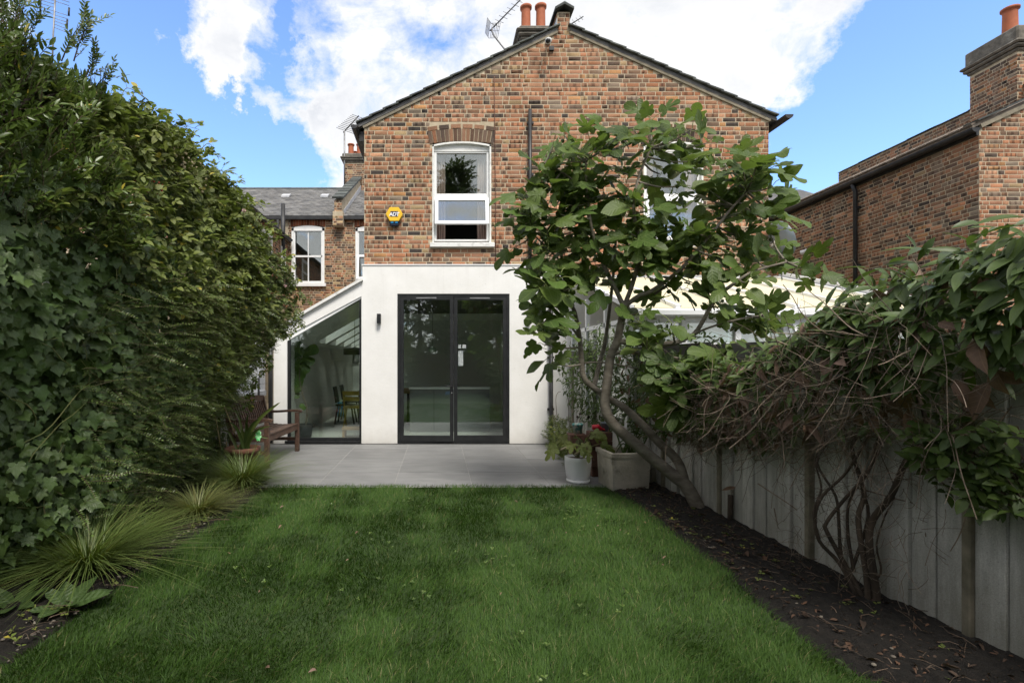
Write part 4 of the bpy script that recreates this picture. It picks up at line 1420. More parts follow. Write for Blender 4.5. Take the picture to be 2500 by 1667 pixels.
# party parapet running down the slates
b = MB()
px0, px1 = -3.30, -3.06
b.prism([(px0, YT - .25, 6.1), (px0, YR, ZRG + .05), (px0, YR, ZRG + .42), (px0, YT - .25, 6.55)], (px1 - px0, 0, 0))
b.box(px0 - .04, px1 + .04, YT - .30, YT - .01, 5.75, 6.2)
pp = b.build('parapet', M['mortar'], tr_)
brick_wall(pp, (px0, YT - .25, 0), (1, 0, 0), (0, -1, 0), 0, px1 - px0, 6.1, 6.56, lambda a, b: [(0, .24)], 0, PW_REAR, 41)
brick_wall(pp, (px0 - .04, YT - .30, 0), (1, 0, 0), (0, -1, 0), 0, .32, 5.75, 6.1, lambda a, b: [(0, .32)], 0, PW_REAR, 42)
for i in range(9):
    t0, t1 = i / 9, (i + 1.12) / 9
    MB().bar(((px0 + px1) / 2, YT - .32 + 4.3 * t0, 6.60 + 2.26 * t0 + .02), ((px0 + px1) / 2, YT - .32 + 4.3 * t1, 6.60 + 2.26 * t1), .36, .06).build('coping_tile', M['slateedge'], tr_)
b = MB(); b.prism([(px1 + .006, YT, ZE + .02), (px1 + .006, YR, ZRG + .02), (px1 + .006, YR, ZRG + .22), (px1 + .006, YT, ZE + .22)], (.02, 0, 0)); b.build('flashing', M['lead'], tr_)
chimney(tr_, X(844, YR), -2.75, YR - .35, YR + .5, 8.0, Z(384, YR), [(X(857, YR - .1), YR - .1, .125, .47), (X(878, YR - .1), YR - .1, .125, .47), (X(867, YR + .3), YR + .3, .09, .34)], 75, 'f', .36)
# left wing
LX = -4.85
b = MB()
b.box(LX - .28, LX, YB, YT - .001, 0, 5.35)
RZ_L = lambda x: 5.38 + .50 * (LX - x)
b.prism([(LX - .28, YB, 0), (LX - .28, YB, RZ_L(LX - .28)), (-8.3, YB, RZ_L(-8.3)), (-11.5, YB, 5.4), (-11.5, YB, 0)], (0, .28, 0))
lw = b.build('wing_wall', M['mortar'], tr_)
brick_wall(lw, (LX, YB, 0), (0, 1, 0), (1, 0, 0), 0, 7.5, 3.1, 5.33, lambda a, b: minus(minus([(0, 7.5)], 4.9, 6.0), 6.75, 7.25) if b > 4.1 and a < 5.1 else [(0, 7.5)], 0, PW_FRONT, 51)
brick_wall(lw, (LX, YB, 0), (1, 0, 0), (0, -1, 0), -3.4, 0, 3.4, 7.0, lambda a, b: [(-3.4, -max(0, (b + .05 - 5.38) / .50))] if b < 6.9 else [], 60, PW_FRONT, 52, near=(-.6, 4.9))
b = MB()
b.prism([(LX + .12, YB - .03, RZ_L(LX + .12)), (-8.2, YB - .03, RZ_L(-8.2)), (-8.2, YB - .03, RZ_L(-8.2) + .07), (LX + .12, YB - .03, RZ_L(LX + .12) + .07)], (0, 7.5, 0))
b.prism([(-8.2, YB - .03, RZ_L(-8.2)), (-11.6, YB - .03, 5.35), (-11.6, YB - .03, 5.42), (-8.2, YB - .03, RZ_L(-8.2) + .07)], (0, 7.5, 0))
b.build('wing_roof', M['slate'], tr_)
for i in range(10):
    t0, t1 = i / 10, (i + 1.15) / 10
    f_ = lambda t: LX + .12 - 3.4 * t
    MB().bar((f_(t0), YB + .05, RZ_L(f_(t0)) + .11), (f_(t1), YB + .05, RZ_L(f_(t1)) + .09), .26, .025).build('verge_slate', M['slateedge'], tr_)
MB().bar((LX, YB - .012, RZ_L(LX) - .03), (-8.2, YB - .012, RZ_L(-8.2) - .03), .05, .06).build('verge_fillet', M['fillet'], tr_)
gutter(tr_, LX + .12, YB - .05, YT - .1, 5.34, .075)
for (ya, yb_, za, zb) in ((13.95, 14.9, 4.2, 5.1), (15.78, 16.2, 4.3, 5.0)):
    f = MB()
    f.box(LX - .02, LX + .03, ya, ya + .08, za, zb); f.box(LX - .02, LX + .03, yb_ - .08, yb_, za, zb)
    f.box(LX - .02, LX + .03, ya + .08, yb_ - .08, zb - .1, zb); f.box(LX - .02, LX + .03, ya + .08, yb_ - .08, (za + zb) / 2 - .03, (za + zb) / 2 + .03); f.box(LX - .02, LX + .07, ya - .05, yb_ + .05, za - .08, za + .05)
    wf = f.build('window', M['paint'], tr_)
    MB().box(LX - .01, LX, ya + .08, yb_ - .08, za + .05, zb - .1).build('pane', M['glass'], wf)
b = MB()
vx = X(691, 15.9)
b.tube([(vx, 15.9, Z(498, 15.9)), (vx, 15.9, 4.9), (vx - .1, 16.2, 4.4), (vx - .1, 16.3, 2)], .065, 10)
b.tube([(X(676, 16.2), 16.3, 5.95), (X(676, 16.2), 16.3, 2.5)], .045, 8)
b.build('downpipe', M['gutter'], tr_)

# ------------------------------------------------------------------ lean-to conservatory next door
cons = thing('conservatory', 'white framed lean-to conservatory with cream roof beyond the fence', 'conservatory', (4.0, 7.5, 0))
CE, CZ0, CZ1 = 6.24, 2.055, 2.86
cz = lambda y: CZ0 + (CZ1 - CZ0) * (y - CE) / (8.93 - CE)
bars = [2.34, 2.90, 3.62, 4.34, 5.09, 5.84]
for i in range(len(bars) - 1):
    MB().prism([(bars[i] + .02, CE, CZ0), (bars[i + 1] - .02, CE, CZ0), (bars[i + 1] - .02, CE, CZ0 + .025), (bars[i] + .02, CE, CZ0 + .025)], (0, 8.90 - CE, CZ1 - CZ0)).build('roof_panel', M['cream'], cons)
for x in bars:
    g_ = MB().bar((x, CE - .05, CZ0 + .02), (x, 8.88, CZ1 + .02), .055, .06)
    ob = g_.build('glazing_bar', M['upvc'], cons)
    MB().bar((x + .034, CE - .05, CZ0 + .036), (x + .034, 8.88, CZ1 + .036), .008, .02).build('seal', M['black'], ob)
MB().bar((5.92, CE - .05, CZ0 + .06), (5.92, 8.88, CZ1 + .06), .03, .12).build('verge_trim', M['upvc'], cons)
b = MB(); b.box(2.28, 5.95, CE - .16, CE - .01, 1.96, CZ0 + .0); b.build('eaves_gutter', M['upvc'], cons, bevel=.02)
b = MB(); b.box(2.30, 5.90, CE - .005, CE + .09, 1.90, 1.955); b.box(2.30, 5.90, CE, CE + .09, .62, .70)
for x in (2.34, 3.0, X(1803, CE), X(1920, CE), 4.98, 5.84): b.box(x - .035, x + .035, CE, CE + .08, .70, 1.90)
b.box(2.38, 5.8, CE + .01, CE + .07, 1.60, 1.65)
b.box(2.31, 2.37, CE + .09, 8.9, 1.90, 1.96)
for y in (7.1, 8.0, 8.85): b.box(2.31, 2.37, y, y + .06, .6, 2.4)
b.build('window_frame', M['upvc'], cons)
MB().box(2.30, 5.90, CE + .0, CE + .25, -.02, .61).build('dwarf_wall', M['render'], cons)
MB().box(2.38, 5.80, CE + .035, CE + .045, .70, 1.90).build('pane', M['glass'], cons)
MB().box(2.335, 2.345, CE + .09, 8.9, .7, 1.9).build('pane', M['glass'], cons)
MB().box(2.4, X(1795, CE), CE + .16, CE + .17, .9, 1.88).build('blind', M['cream'], cons)
q = MB()
hx0, hx1, L, ang = X(1928, CE), 4.94, .42, math.radians(28)
R = Matrix.Rotation(-ang, 3, 'X')
for (xa, xb, za, zb) in ((hx0, hx0 + .055, -L, 0), (hx1 - .055, hx1, -L, 0), (hx0 + .055, hx1 - .055, -.05, 0), (hx0 + .055, hx1 - .055, -L, -L + .05)):
    r__ = MB().box(xa, xb, -.04, 0, za, zb); q.add([tuple(R @ Vector(v) + Vector((0, CE - .01, 1.88))) for v in r__.v], r__.f)
q.build('open_sash', M['upvc'], cons)

# ------------------------------------------------------------------ fittings on the house
for (px_, lab) in ((921.5, 'small black box wall lamp on white wall, between the sloping window and the double doors'),
                   (1285.5, 'small black box wall lamp on white wall, half behind the fig leaves')):
    t = thing('wall_lamp', lab, 'wall lamp', (X(px_, YW), YW, Z(790, YW)), 'black wall lamps beside the doors')
    x0 = X(px_, YW); z0 = Z(790, YW)
    MB().box(x0, x0 + .066, YW - .095, YW - .012, z0, z0 + .165).build('lamp_body', M['black'], t, bevel=.003)
    MB().box(x0 + .012, x0 + .054, YW - .0118, YW - .001, z0 + .03, z0 + .135).build('mounting_plate', M['black'], t)
    MB().box(x0 + .008, x0 + .058, YW - .085, YW - .02, z0 - .002, z0 - .0005).build('diffuser', M['clear'], t)

ax, az = X(963.6, YB), Z(527, YB)
t = thing('alarm_box', 'yellow hexagonal burglar alarm box with blue lenses on brick wall', 'alarm box', (ax, YB, az))
hexp = [(-.149, 0), (-.077, .121), (.077, .121), (.149, 0), (.077, -.121), (-.077, -.121)]
bp = [(-.135, -.005), (-.07, .112), (.07, .112), (.135, -.005), (.092, -.13), (.066, -.192), (-.066, -.192), (-.092, -.13)]
MB().prism([(ax + x, YB - .075, az + z) for x, z in bp], (0, .064, 0)).build('back_box', M['darkblue'], t, bevel=.006)
MB().prism([(ax + x, YB - .105, az + z) for x, z in hexp], (0, .029, 0)).build('cover', M['yellow'], t, bevel=.006)
for s_ in (-1, 1):
    g_ = MB()
    for i in range(5):
        f = (i + .5) / 5
        x0, z0 = ax + s_ * (.149 - .072 * f), az - .121 * f
        g_.bar((x0, YB - .074, z0 - .012), (x0, YB - .04, z0 - .012), .012, .012)
    g_.build('side_grille', M['yellow'], t)
    MB().box(ax + s_ * .037 - .024, ax + s_ * .037 + .024, YB - .092, YB - .0755, az - .152, az - .1225).build('lens', M['blue'], t)
pl = MB().box(ax - .066, ax + .066, YB - .108, YB - .1055, az - .045, az + .049).build('badge', M['navy'], t)
tcv = bpy.data.curves.new('lettering', 'FONT')
tcv.body = 'ADT'
tcv.size = .090; tcv.align_x = 'CENTER'; tcv.offset = .0022; tcv.extrude = .0012; tcv.space_character = .90; tcv.shear = .10
tcv.materials.append(M['plastwhite'])
to = bpy.data.objects.new('lettering', tcv); COL.objects.link(to)
bpy.context.view_layer.update()
tme = bpy.data.meshes.new_from_object(to.evaluated_get(bpy.context.evaluated_depsgraph_get()))
bpy.data.objects.remove(to)
to = link_mesh('lettering', tme, t)
to.location = Vector((ax, YB - .1095, az - .034)) - ORG[t.name]
to.rotation_euler = (math.radians(90), 0, 0)

cx, cz_ = X(1333, YB), Z(118, YB)
t = thing('security_camera', 'pale bullet security camera below gable peak on brick wall', 'security camera', (cx, YB, cz_))
m0, m1 = Vector((cx + .02, YB - .16, cz_ + .03)), Vector((cx - .035, YB - .34, cz_ - .085))
b = MB(); b.tube([m0, m1], .05, 16); b.tube([m1, m1 + (m1 - m0) * .10], [.054, .054], 16); b.build('camera_body', M['camgrey'], t)
dv = (m1 - m0).normalized()
b = MB(); b.tube([m1 + dv * .024, m1 + dv * .027], .038, 16); b.build('lens', M['black'], t)
b = MB(); b.tube([Vector((cx + .03, YB - .002, cz_ + .10)), Vector((cx + .03, YB - .03, cz_ + .10))], .045, 14); b.tube([Vector((cx + .03, YB - .03, cz_ + .10)), Vector((cx + .025, YB - .12, cz_ + .085)), m0.lerp(m1, .3)], .018, 8)
b.build('bracket', M['camgrey'], t)
MB().box(cx + .05, cx + .13, YB - .05, YB - .01, cz_ - .06, cz_ + .01).build('junction_box', M['black'], t)


def yagi(lab, mast, boom, el, n, length, d, rm=.016, rb=.012, re=.005, reflector=True, group='television aerials on the roofs'):
    """mast: px polyline, boom: two px points, el: image direction of the elements"""
    base = W(*mast[0], d)
    t = thing('tv_aerial', lab, 'aerial', base, group)
    MB().tube(catmull([W(x, y, d) for x, y in mast], 4), rm, 8).build('mast', M['alu'], t)
    a, b_ = W(*boom[0], d), W(*boom[1], d)
    bo = MB().tube([a, b_], rb, 6).build('boom', M['gutter'], t)
    e = Vector((el[0], 0, -el[1])).normalized()
    for i in range(n):
        p = a.lerp(b_, (i + 1.4) / (n + 1))
        L = length * (1.15 - .35 * i / n)
        MB().tube([p - e * L / 2, p + e * L / 2], re, 4).build('element', M['alu'], bo)
    if reflector:
        r_ = MB()
        bd = (b_ - a).normalized()
        yv = Vector((0, 1, 0))
        for sg in (-1, 1):
            tilt = (e * .55 + bd * .25 * 0 + yv * .0)
            for k in range(6):
                p = a + bd * .01 + e * sg * (.02 + k * .022) + bd * .013 * k
                r_.tube([p - yv * .22, p + yv * .22], re * .8, 4)
            for q in (-.22, 0, .22):
                r_.tube([a + yv * q, a + bd * .075 + e * sg * .13 + yv * q], re * .8, 4)
        r_.build('reflector', M['alu'], t)
    return t


yagi('long yagi aerial with reflector on bent mast, left of the terracotta chimney pots', [(1243, 134), (1222, 108), (1204, 84), (1201, 70)], [(1196, 76), (1292, -22)], (97, 40), 9, .16, 9.75)
yagi('small aerial with short boom on tall thin mast, by the terrace chimney', [(841, 452), (841, 318)], [(838, 324), (876, 283)], (34, 12), 11, .62, 20.1, .03, .022, .012, reflector=False)
yagi('tiny aerial with three elements peeping out right of the gable top', [(1378, 82), (1393, 60)], [(1390, 62), (1424, 41)], (8, 10), 3, .14, 12.6, .014, .012, .006, reflector=False)
d = 10.6
t = thing('tv_aerial', 'old grid aerial with dark end bars above the tall shrub', 'aerial', W(128, 120, d), 'television aerials on the roofs')
MB().tube([W(126, 200, d), W(130, 85, d), W(136, -25, d)], .016, 8).build('mast', M['alu'], t)
for k in range(11):
    y = -14 + k * 8.2
    a, c = W(134 - 34 - k * .2, y - 10 + k * .1, d), W(134 + 36 - k * .6, y + 12, d)
    if k > 7: a = W(131, y - 1, d)
    if k in (3, 4): c = W(133, y, d)
    MB().tube([a, c], .006, 4).build('element', M['alu'], t)
for (x, y0, y1) in ((99.5, -20, 44), (169, 20, 40), (164.5, 49, 70)):
    MB().tube([W(x, y0, d), W(x - 1, (y0 + y1) / 2, d - .02), W(x - 1, y1, d)], .018, 6).build('end_bar', M['black'], t)

# satellite dish and flood light
dc = W(1897, 588, 8.75)
t = thing('satellite_dish', 'grey satellite dish seen edge on at the gable corner', 'satellite dish', dc)
b = MB().lathe([(.002, .0), (.12, .012), (.22, .04), (.32, .09), (.325, .085), (.22, .03), (.12, .002), (.002, -.01)], (0, 0, 0), 24)
R = Matrix.Rotation(math.radians(-12), 3, 'Y') @ Matrix.Rotation(math.radians(80), 3, 'Y') @ Matrix.Rotation(math.radians(0), 3, 'X')
b.v = [tuple(R @ Vector(v) + dc) for v in b.v]
b.build('dish', M['greypot'], t)
MB().tube([dc + Vector((-.01, .02, -.0)), Vector((XR + .01, YB - .05, dc.z - .05))], .02, 8).build('bracket', M['upvc'], t)
MB().tube([dc + Vector((-.03, -.03, -.25)), dc + Vector((.28, -.03, -.12))], .012, 6).build('arm', M['gutter'], t)
fc = Vector((9.40, 13.0, Z(613, 13.0)))
t = thing('flood_light', 'small white double lamp on dark brick side wall', 'flood light', fc)
for s_ in (-1, 1):
    b = MB().tube([fc + Vector((-.04, 0, 0)), fc + Vector((-.12, s_ * .10, -.03))], [.05, .065], 12); b.build('lamp_head', M['upvc'], t)
MB().tube([fc + Vector((.09, 0, 0)), fc + Vector((-.05, 0, 0))], .035, 10).build('base', M['upvc'], t)

# ------------------------------------------------------------------ fences
fen = thing('concrete_fence', 'grey concrete fence of upright boards along the soil bed', 'fence', (FENCE_A.x, FENCE_A.y, 0))
fd = (FENCE_B - FENCE_A).normalized()
fn = Vector((-fd.y, fd.x))          # towards the garden
if fn.x > 0: fn = -fn


def fpt(s_, off, z): return Vector((FENCE_A.x + fd.x * s_ + fn.x * off, FENCE_A.y + fd.y * s_ + fn.y * off, z))


def fbox(s0, s1, o0a, o0b, z0, z1, o1=-.05):
    """a board on the fence: face leans from offset o0a to o0b"""
    vs = [fpt(s0, o1, z0), fpt(s1, o1, z0), fpt(s1, o0b, z0), fpt(s0, o0a, z0), fpt(s0, o1, z1), fpt(s1, o1, z1), fpt(s1, o0b, z1), fpt(s0, o0a, z1)]
    return MB().add(vs, [(0, 1, 2, 3), (7, 6, 5, 4), (0, 4, 5, 1), (1, 5, 6, 2), (2, 6, 7, 3), (3, 7, 4, 0)])


s0 = -1.30
k = 0
FT = 1.545
while s0 < 8.1:
    p_ = fbox(s0 - .022, s0 + .022, .032, .03, -.05, FT + .02)
    p_.build('fence_post', M['concretepost'], fen, bevel=.006)
    nb_ = 7
    ww = (1.03 - .044) / nb_
    for i in range(nb_):
        a = s0 + .022 + ww * i
        o_ = (.0, .012, -.006, .010, .002, .014, -.003)[(i + k) % 7] + random.uniform(-.003, .003)
        fbox(a + .0012, a + ww - .0012, o_ + .006, o_ - .004, -.08, FT + random.uniform(-.004, .004)).build('fence_board', M['concrete'], fen, bevel=.003)
    s0 += 1.03; k += 1
fbox(2.3, 3.95, .05, .05, 1.36, 1.575, .02).build('top_board', M['greywood'], fen)
fbox(3.96, 8.0, .05, .05, 1.40, 1.60, .02).build('top_board', M['greywood'], fen)

wf_ = thing('white_fence', 'white painted boarded fence behind the bench', 'fence', (-3.02, 8.0, 0))
y = 7.05
while y < 8.88:
    MB().box(-3.05 + random.uniform(-.002, .002), -3.02 + random.uniform(-.002, .003), y + .002, y + .098, .88, 1.78).build('fence_board', M['whiteboard'], wf_)
    y += .10
MB().box(-3.019, -2.985, 7.05, 8.88, .84, .93).build('rail', M['whiteboard'], wf_)
MB().box(-3.16, -3.02, 7.05, 8.90, -.05, .86).build('low_wall', M['concrete'], wf_)

lf = thing('timber_fence', 'brown timber fence hidden under the ivy', 'fence', (-3.3, 3, 0))
y = -5.2
while y < 6.9:
    MB().box(-3.33, -3.29, y, y + 1.78, -.05, 1.75).build('fence_panel', M['wood'], lf)
    MB().box(-3.34, -3.26, y + 1.782, y + 1.86, -.05, 1.85).build('fence_post', M['wood'], lf)
    y += 1.864
bf = thing('timber_fence', 'brown board fence across the far end of the lawn, mirrored in the door glass', 'fence', (0, -5.4, 0))
x = -3.3
while x < 3.0:
    MB().box(x, x + .148, -5.42 + random.uniform(-.004, .004), -5.39, -.05, 1.8).build('fence_board', M['wood'], bf)
    x += .15

# wire panel leaning on the white fence
t = thing('wire_panel', 'black wire mesh panel leaning on the white fence', 'wire panel', (-2.93, 8.55, .8))
b = MB()
pa, pb = Vector((-2.93, 8.38, 0)), Vector((-2.90, 8.76, 0))
def wp(u, z): return pa.lerp(pb, u) + Vector((0, 0, z))
b.tube([wp(0, .72), wp(0, 1.22), wp(.1, 1.27), wp(.9, 1.27), wp(1, 1.22), wp(1, .72)], .009, 6)
fr2 = b.build('wire_frame', M['black'], t)
b = MB()
for i in range(1, 8): b.tube([wp(i / 8, .72), wp(i / 8, 1.27)], .0025, 4)
for z in (.8, .93, 1.06, 1.19): b.tube([wp(0, z), wp(1, z)], .0025, 4)
b.build('wire_mesh', M['black'], t)
b = MB(); b.tube([wp(-.12, .5), wp(-.08, 1.16)], .012, 6); b.build('prop', M['black'], t)

# ------------------------------------------------------------------ bench
def BL(u, v, z): return Vector((-2.29 + .03 * u - v, 6.85 + u, z))


BLEN = 1.32
bench = thing('garden_bench', 'brown slatted wooden garden bench with arms on the patio', 'bench', BL(BLEN / 2, .25, 0))
for u in (0, BLEN):
    MB().bar(BL(u, 0, 0), BL(u, 0, .615), .062, .062).build('leg', M['teak'], bench, bevel=.004)
    b = MB()
    for (a, c) in (((.47, 0), (.47, .42)), ((.47, .4205), (.555, .86))): b.bar(BL(u, a[0], a[1]), BL(u, c[0], c[1]), .06, .055, up=(0, 1, 0))
    b.build('leg', M['teak'], bench, bevel=.004)
    ar = MB()
    pts = catmull([BL(u, .54, .635), BL(u, .32, .632), BL(u, .12, .645), BL(u, -.02, .642), BL(u, -.07, .625)], 3)
    for i in range(len(pts) - 1): ar.bar(pts[i], pts[i + 1] + (pts[i + 1] - pts[i]) * .05, .07, .034)
    ar.build('armrest', M['teak'], bench)
    MB().bar(BL(u, .032, .20), BL(u, .44, .20), .028, .05).build('stretcher', M['teak'], bench)
    MB().bar(BL(u, .032, .385), BL(u, .44, .385), .03, .07).build('seat_rail', M['teak'], bench)
MB().bar(BL(.032, .0, .385), BL(BLEN - .032, .0, .385), .03, .075).build('front_rail', M['teak'], bench, bevel=.003)
MB().bar(BL(.032, .47, .385), BL(BLEN - .032, .47, .385), .03, .06).build('back_rail', M['teak'], bench, bevel=.003)
for i in range(7):
    v = .005 + i * .068
    zz = .438 - .018 * math.sin(i / 6 * math.pi)
    MB().bar(BL(-.03, v, zz), BL(BLEN + .03, v, zz), .055, .022).build('seat_slat', M['teak'], bench, bevel=.003)
tp = MB()
pts = [BL(-.03 + (BLEN + .06) * i / 10, .555, .845 + .035 * math.sin(math.pi * i / 10)) for i in range(11)]
for i in range(10): tp.bar(pts[i], pts[i + 1], .035, .085)
tp.build('top_rail', M['teak'], bench)
MB().bar(BL(.03, .49, .50), BL(BLEN - .03, .49, .50), .03, .05).build('lower_rail', M['teak'], bench)
nsl = 17
for i in range(nsl):
    u = .06 + (BLEN - .12) * i / (nsl - 1)
    zt_ = .80 + .035 * math.sin(math.pi * i / (nsl - 1))
    pts = catmull([BL(u, .492, .525), BL(u, .49, .62), BL(u, .525, .72), BL(u, .552, zt_)], 2)
    b = MB()
    for k_ in range(len(pts) - 1): b.bar(pts[k_], pts[k_ + 1], .014, .042, up=(0, 1, 0))
    b.build('back_slat', M['teak'], bench)

# ------------------------------------------------------------------ things standing round the patio
# concrete trough
t = thing('planter_trough', 'weathered concrete trough with rolled rim at patio corner', 'planter', (2.10, 5.86, 0))
def trough_ring(e, z):
    c = [(1.905, 5.61), (2.345, 5.645), (2.315, 6.09), (1.875, 6.055)]
    m_ = (2.11, 5.85)
    return [(m_[0] + (x - m_[0]) * e, m_[1] + (y - m_[1]) * e, z) for x, y in c]
b = MB()
rings = [trough_ring(.93, 0), trough_ring(.99, .345), trough_ring(1.0, .346), trough_ring(1.0, .362), trough_ring(1.05, .363), trough_ring(1.05, .41), trough_ring(.86, .412), trough_ring(.84, .33)]
vs = [v for r_ in rings for v in r_]
fs = []
for k in range(len(rings) - 1):
    for i in range(4): fs.append((k * 4 + i, k * 4 + (i + 1) % 4, k * 4 + 4 + (i + 1) % 4, k * 4 + 4 + i))
b.add(vs, fs)
b.build('trough', M['trough'], t, bevel=.014, seg=2)
b = MB(); b.add(trough_ring(.85, .345), [(0, 1, 2, 3)]); b.build('compost', M['compost'], t)

# white pot
PCX, PCY = X(1411, 6.06), 6.06
t = thing('plant_pot', 'white plastic pot and saucer on the patio beside the trough', 'pot', (PCX, PCY, 0))
b = MB().lathe([(.001, .012), (.118, .012), (.122, .02), (.140, .10), (.152, .19), (.156, .255), (.154, .30), (.146, .302), (.144, .27), (.001, .265)], (PCX, PCY, 0), 32)
b.build('pot', M['plastwhite'], t)
b = MB().lathe([(.001, .002), (.126, .002), (.134, .012), (.136, .034), (.130, .036), (.124, .018), (.001, .016)], (PCX, PCY, 0), 32)
b.build('saucer', M['plastwhite'], t)
b = MB().lathe([(.001, .275), (.143, .272)], (PCX, PCY, 0), 20); b.build('compost', M['compost'], t)

# brick blocks stacked behind the trough, pots on them
bx0, by0 = 2.03, 6.42
names = ['lowest dark block of the stack behind the trough', 'second block up in the stack behind the trough', 'third block up in the stack behind the trough', 'fourth block up in the stack behind the trough', 'topmost reddish block of the stack behind the trough']
for i in range(5):
    o = MB().box(-.135, .135, -.10, .10, 0, .108).build('stacked_block', M['stock'], None, bevel=.006, origin=(0, 0, 0))
    o.location = (bx0 + random.uniform(-.012, .012), by0 + random.uniform(-.01, .01), .110 * i)
    o.rotation_euler = (0, 0, random.uniform(-.08, .08))
    tag(o, names[i], 'block', 'blocks stacked behind the trough')
for i in range(4):
    o = MB().box(-.11, .11, -.09, .09, 0, .118).build('stacked_block', M['stock'], None, bevel=.006)
    o.location = (1.82 + random.uniform(-.01, .01), 6.72, .120 * i)
    o.rotation_euler = (0, 0, random.uniform(-.1, .1))
    tag(o, ('bottom block', 'second block up', 'third block up', 'top block')[i] + ' of the lower stack under the teal pot', 'block', 'blocks stacked behind the trough')
def pot(name, lab, m_, c, r0, r1, h, cat_='pot', fill=True):
    t = thing(name, lab, cat_, c)
    MB().lathe([(.001, 0), (r0, 0), (r1 * .97, h * .82), (r1 * 1.06, h * .84), (r1 * 1.06, h), (r1 * .94, h), (r1 * .9, h * .85), (.001, h * .84)], c, 20).build('pot', m_, t)
    if fill: MB().lathe([(.001, h * .86), (r1 * .9, h * .855)], c, 16).build('compost', M['compost'], t)
    return t
pot('plant_pot', 'small teal and white glazed pot on stacked blocks', M['teal'], (1.83, 6.72, .481), .055, .068, .13)
pot('plant_pot', 'small grey plastic pot on stacked blocks behind the trough', M['greypot'], (2.10, 6.44, .552), .04, .055, .11)
rc = (1.985, 6.42, .552)
t = thing('toy_spade', 'bright red plastic scoop lying on stacked blocks', 'scoop', rc)
MB().tube([(1.93, 6.42, .60), (2.0, 6.41, .60), (2.05, 6.40, .575)], [.03, .04, .015], 10).build('blade', M['red'], t)
MB().tube([(2.04, 6.40, .58), (2.13, 6.42, .562)], .012, 8).build('handle', M['red'], t)

# terracotta pot with canes, pinwheel, white lantern
TCX, TCY = X(592, 6.45), 6.45
t = thing('plant_pot', 'wide terracotta pot holding a strap leaved plant, by the bench', 'pot', (TCX, TCY, 0))
MB().lathe([(.001, 0), (.13, 0), (.19, .28), (.215, .285), (.22, .345), (.195, .35), (.18, .30), (.001, .29)], (TCX, TCY, 0), 26).build('pot', M['oldterracotta'], t)
MB().lathe([(.001, .315), (.185, .31)], (TCX, TCY, 0), 20).build('compost', M['compost'], t)
for (a, c, lab) in (((539, 1096), (520, 990), 'bamboo cane standing upright in the terracotta pot'), ((575, 1064), (529, 949), 'long bamboo cane leaning in front of the bench back'), ((551, 1096), (553, 1078), 'short bamboo cane stub in the terracotta pot')):
    p0, p1 = W(a[0], a[1], 6.4), W(c[0], c[1], 6.35)
    p0.z = max(p0.z, .31)
    o = MB().tube([p0, p0.lerp(p1, .5) + Vector((.006, 0, .004)), p1], .0065, 6).build('bamboo_cane', M['bamboo'], None, origin=p0)
    tag(o, lab, 'cane', 'bamboo canes by the bench')
pc = W(631, 1062, 6.33)
t = thing('pinwheel', 'bright green translucent pinwheel flower on a stick by the bench', 'pinwheel', (pc.x, pc.y, .3))
b = MB()
for k_ in range(8):
    a0, a1 = k_ * math.pi / 4, (k_ + .9) * math.pi / 4
    rr_ = .062
    c0, c1 = Vector((math.sin(a0) * .5, .02, math.cos(a0))), Vector((math.sin(a1) * .5, -.25, math.cos(a1)))
    am = (a0 + a1) / 2
    cm = Vector((math.sin(am) * .5, -.1, math.cos(am)))
    vs = [pc, pc + c0 * rr_, pc + cm * rr_ * 1.28, pc + c1 * rr_]
    b.prism(vs, (.002, .003, 0))
b.build('petal', M['greenglass'], t)
MB().tube([pc + Vector((.003, .012, 0)), Vector((pc.x - .06, pc.y + .03, .30))], .004, 6).build('stick', M['twig'], t)
wl2 = W(561, 1066, 6.9)
t = thing('garden_lantern', 'small white oval garden ornament behind the cane', 'ornament', (wl2.x, wl2.y, wl2.z - .12))
b = MB().ball((0, 0, 0), .05, 10, 1.9)
b.v = [(x * .8 + wl2.x, y * .5 + wl2.y, z + wl2.z) for x, y, z in b.v]
b.build('body', M['plastwhite'], t)
MB().tube([(wl2.x, wl2.y, wl2.z - .09), (wl2.x, wl2.y, 0)], .01, 6).build('stick', M['greypot'], t)

# ------------------------------------------------------------------ inside the house, behind glass
def iz(py, d): return Z(py, d)
# fiddle leaf plant
IPX, IPY = X(744, 9.55), 9.55
t = thing('house_plant', 'tall indoor fig plant with big leaves in charcoal pot behind the sloping window', 'plant', (IPX, IPY, .022))
MB().lathe([(.001, 0), (.12, 0), (.135, .08), (.15, .24), (.142, .245), (.13, .2), (.001, .2)], (IPX, IPY, .022), 24).build('pot', M['charcoal'], t)
stem = catmull([(IPX + .02, IPY, .22), (X(748, 9.5), IPY, Z(1000, 9.5)), (X(738, 9.5), IPY, Z(965, 9.5)), (X(730, 9.5), IPY - .02, Z(920, 9.5)), (X(734, 9.5), IPY, Z(870, 9.5))], 5)
MB().tube(stem, [.018, .008], 8).build('stem', M['bark'], t)
fl = lobed_leaf([(0, .02), (.16, .0), (.28, .15), (.30, .38), (.36, .62), (.34, .82), (.2, .98), (0, 1.02)], (0, .5), .12, .08, .10, 3)
flm = fl.mesh('leaf', [M['houseplant']])
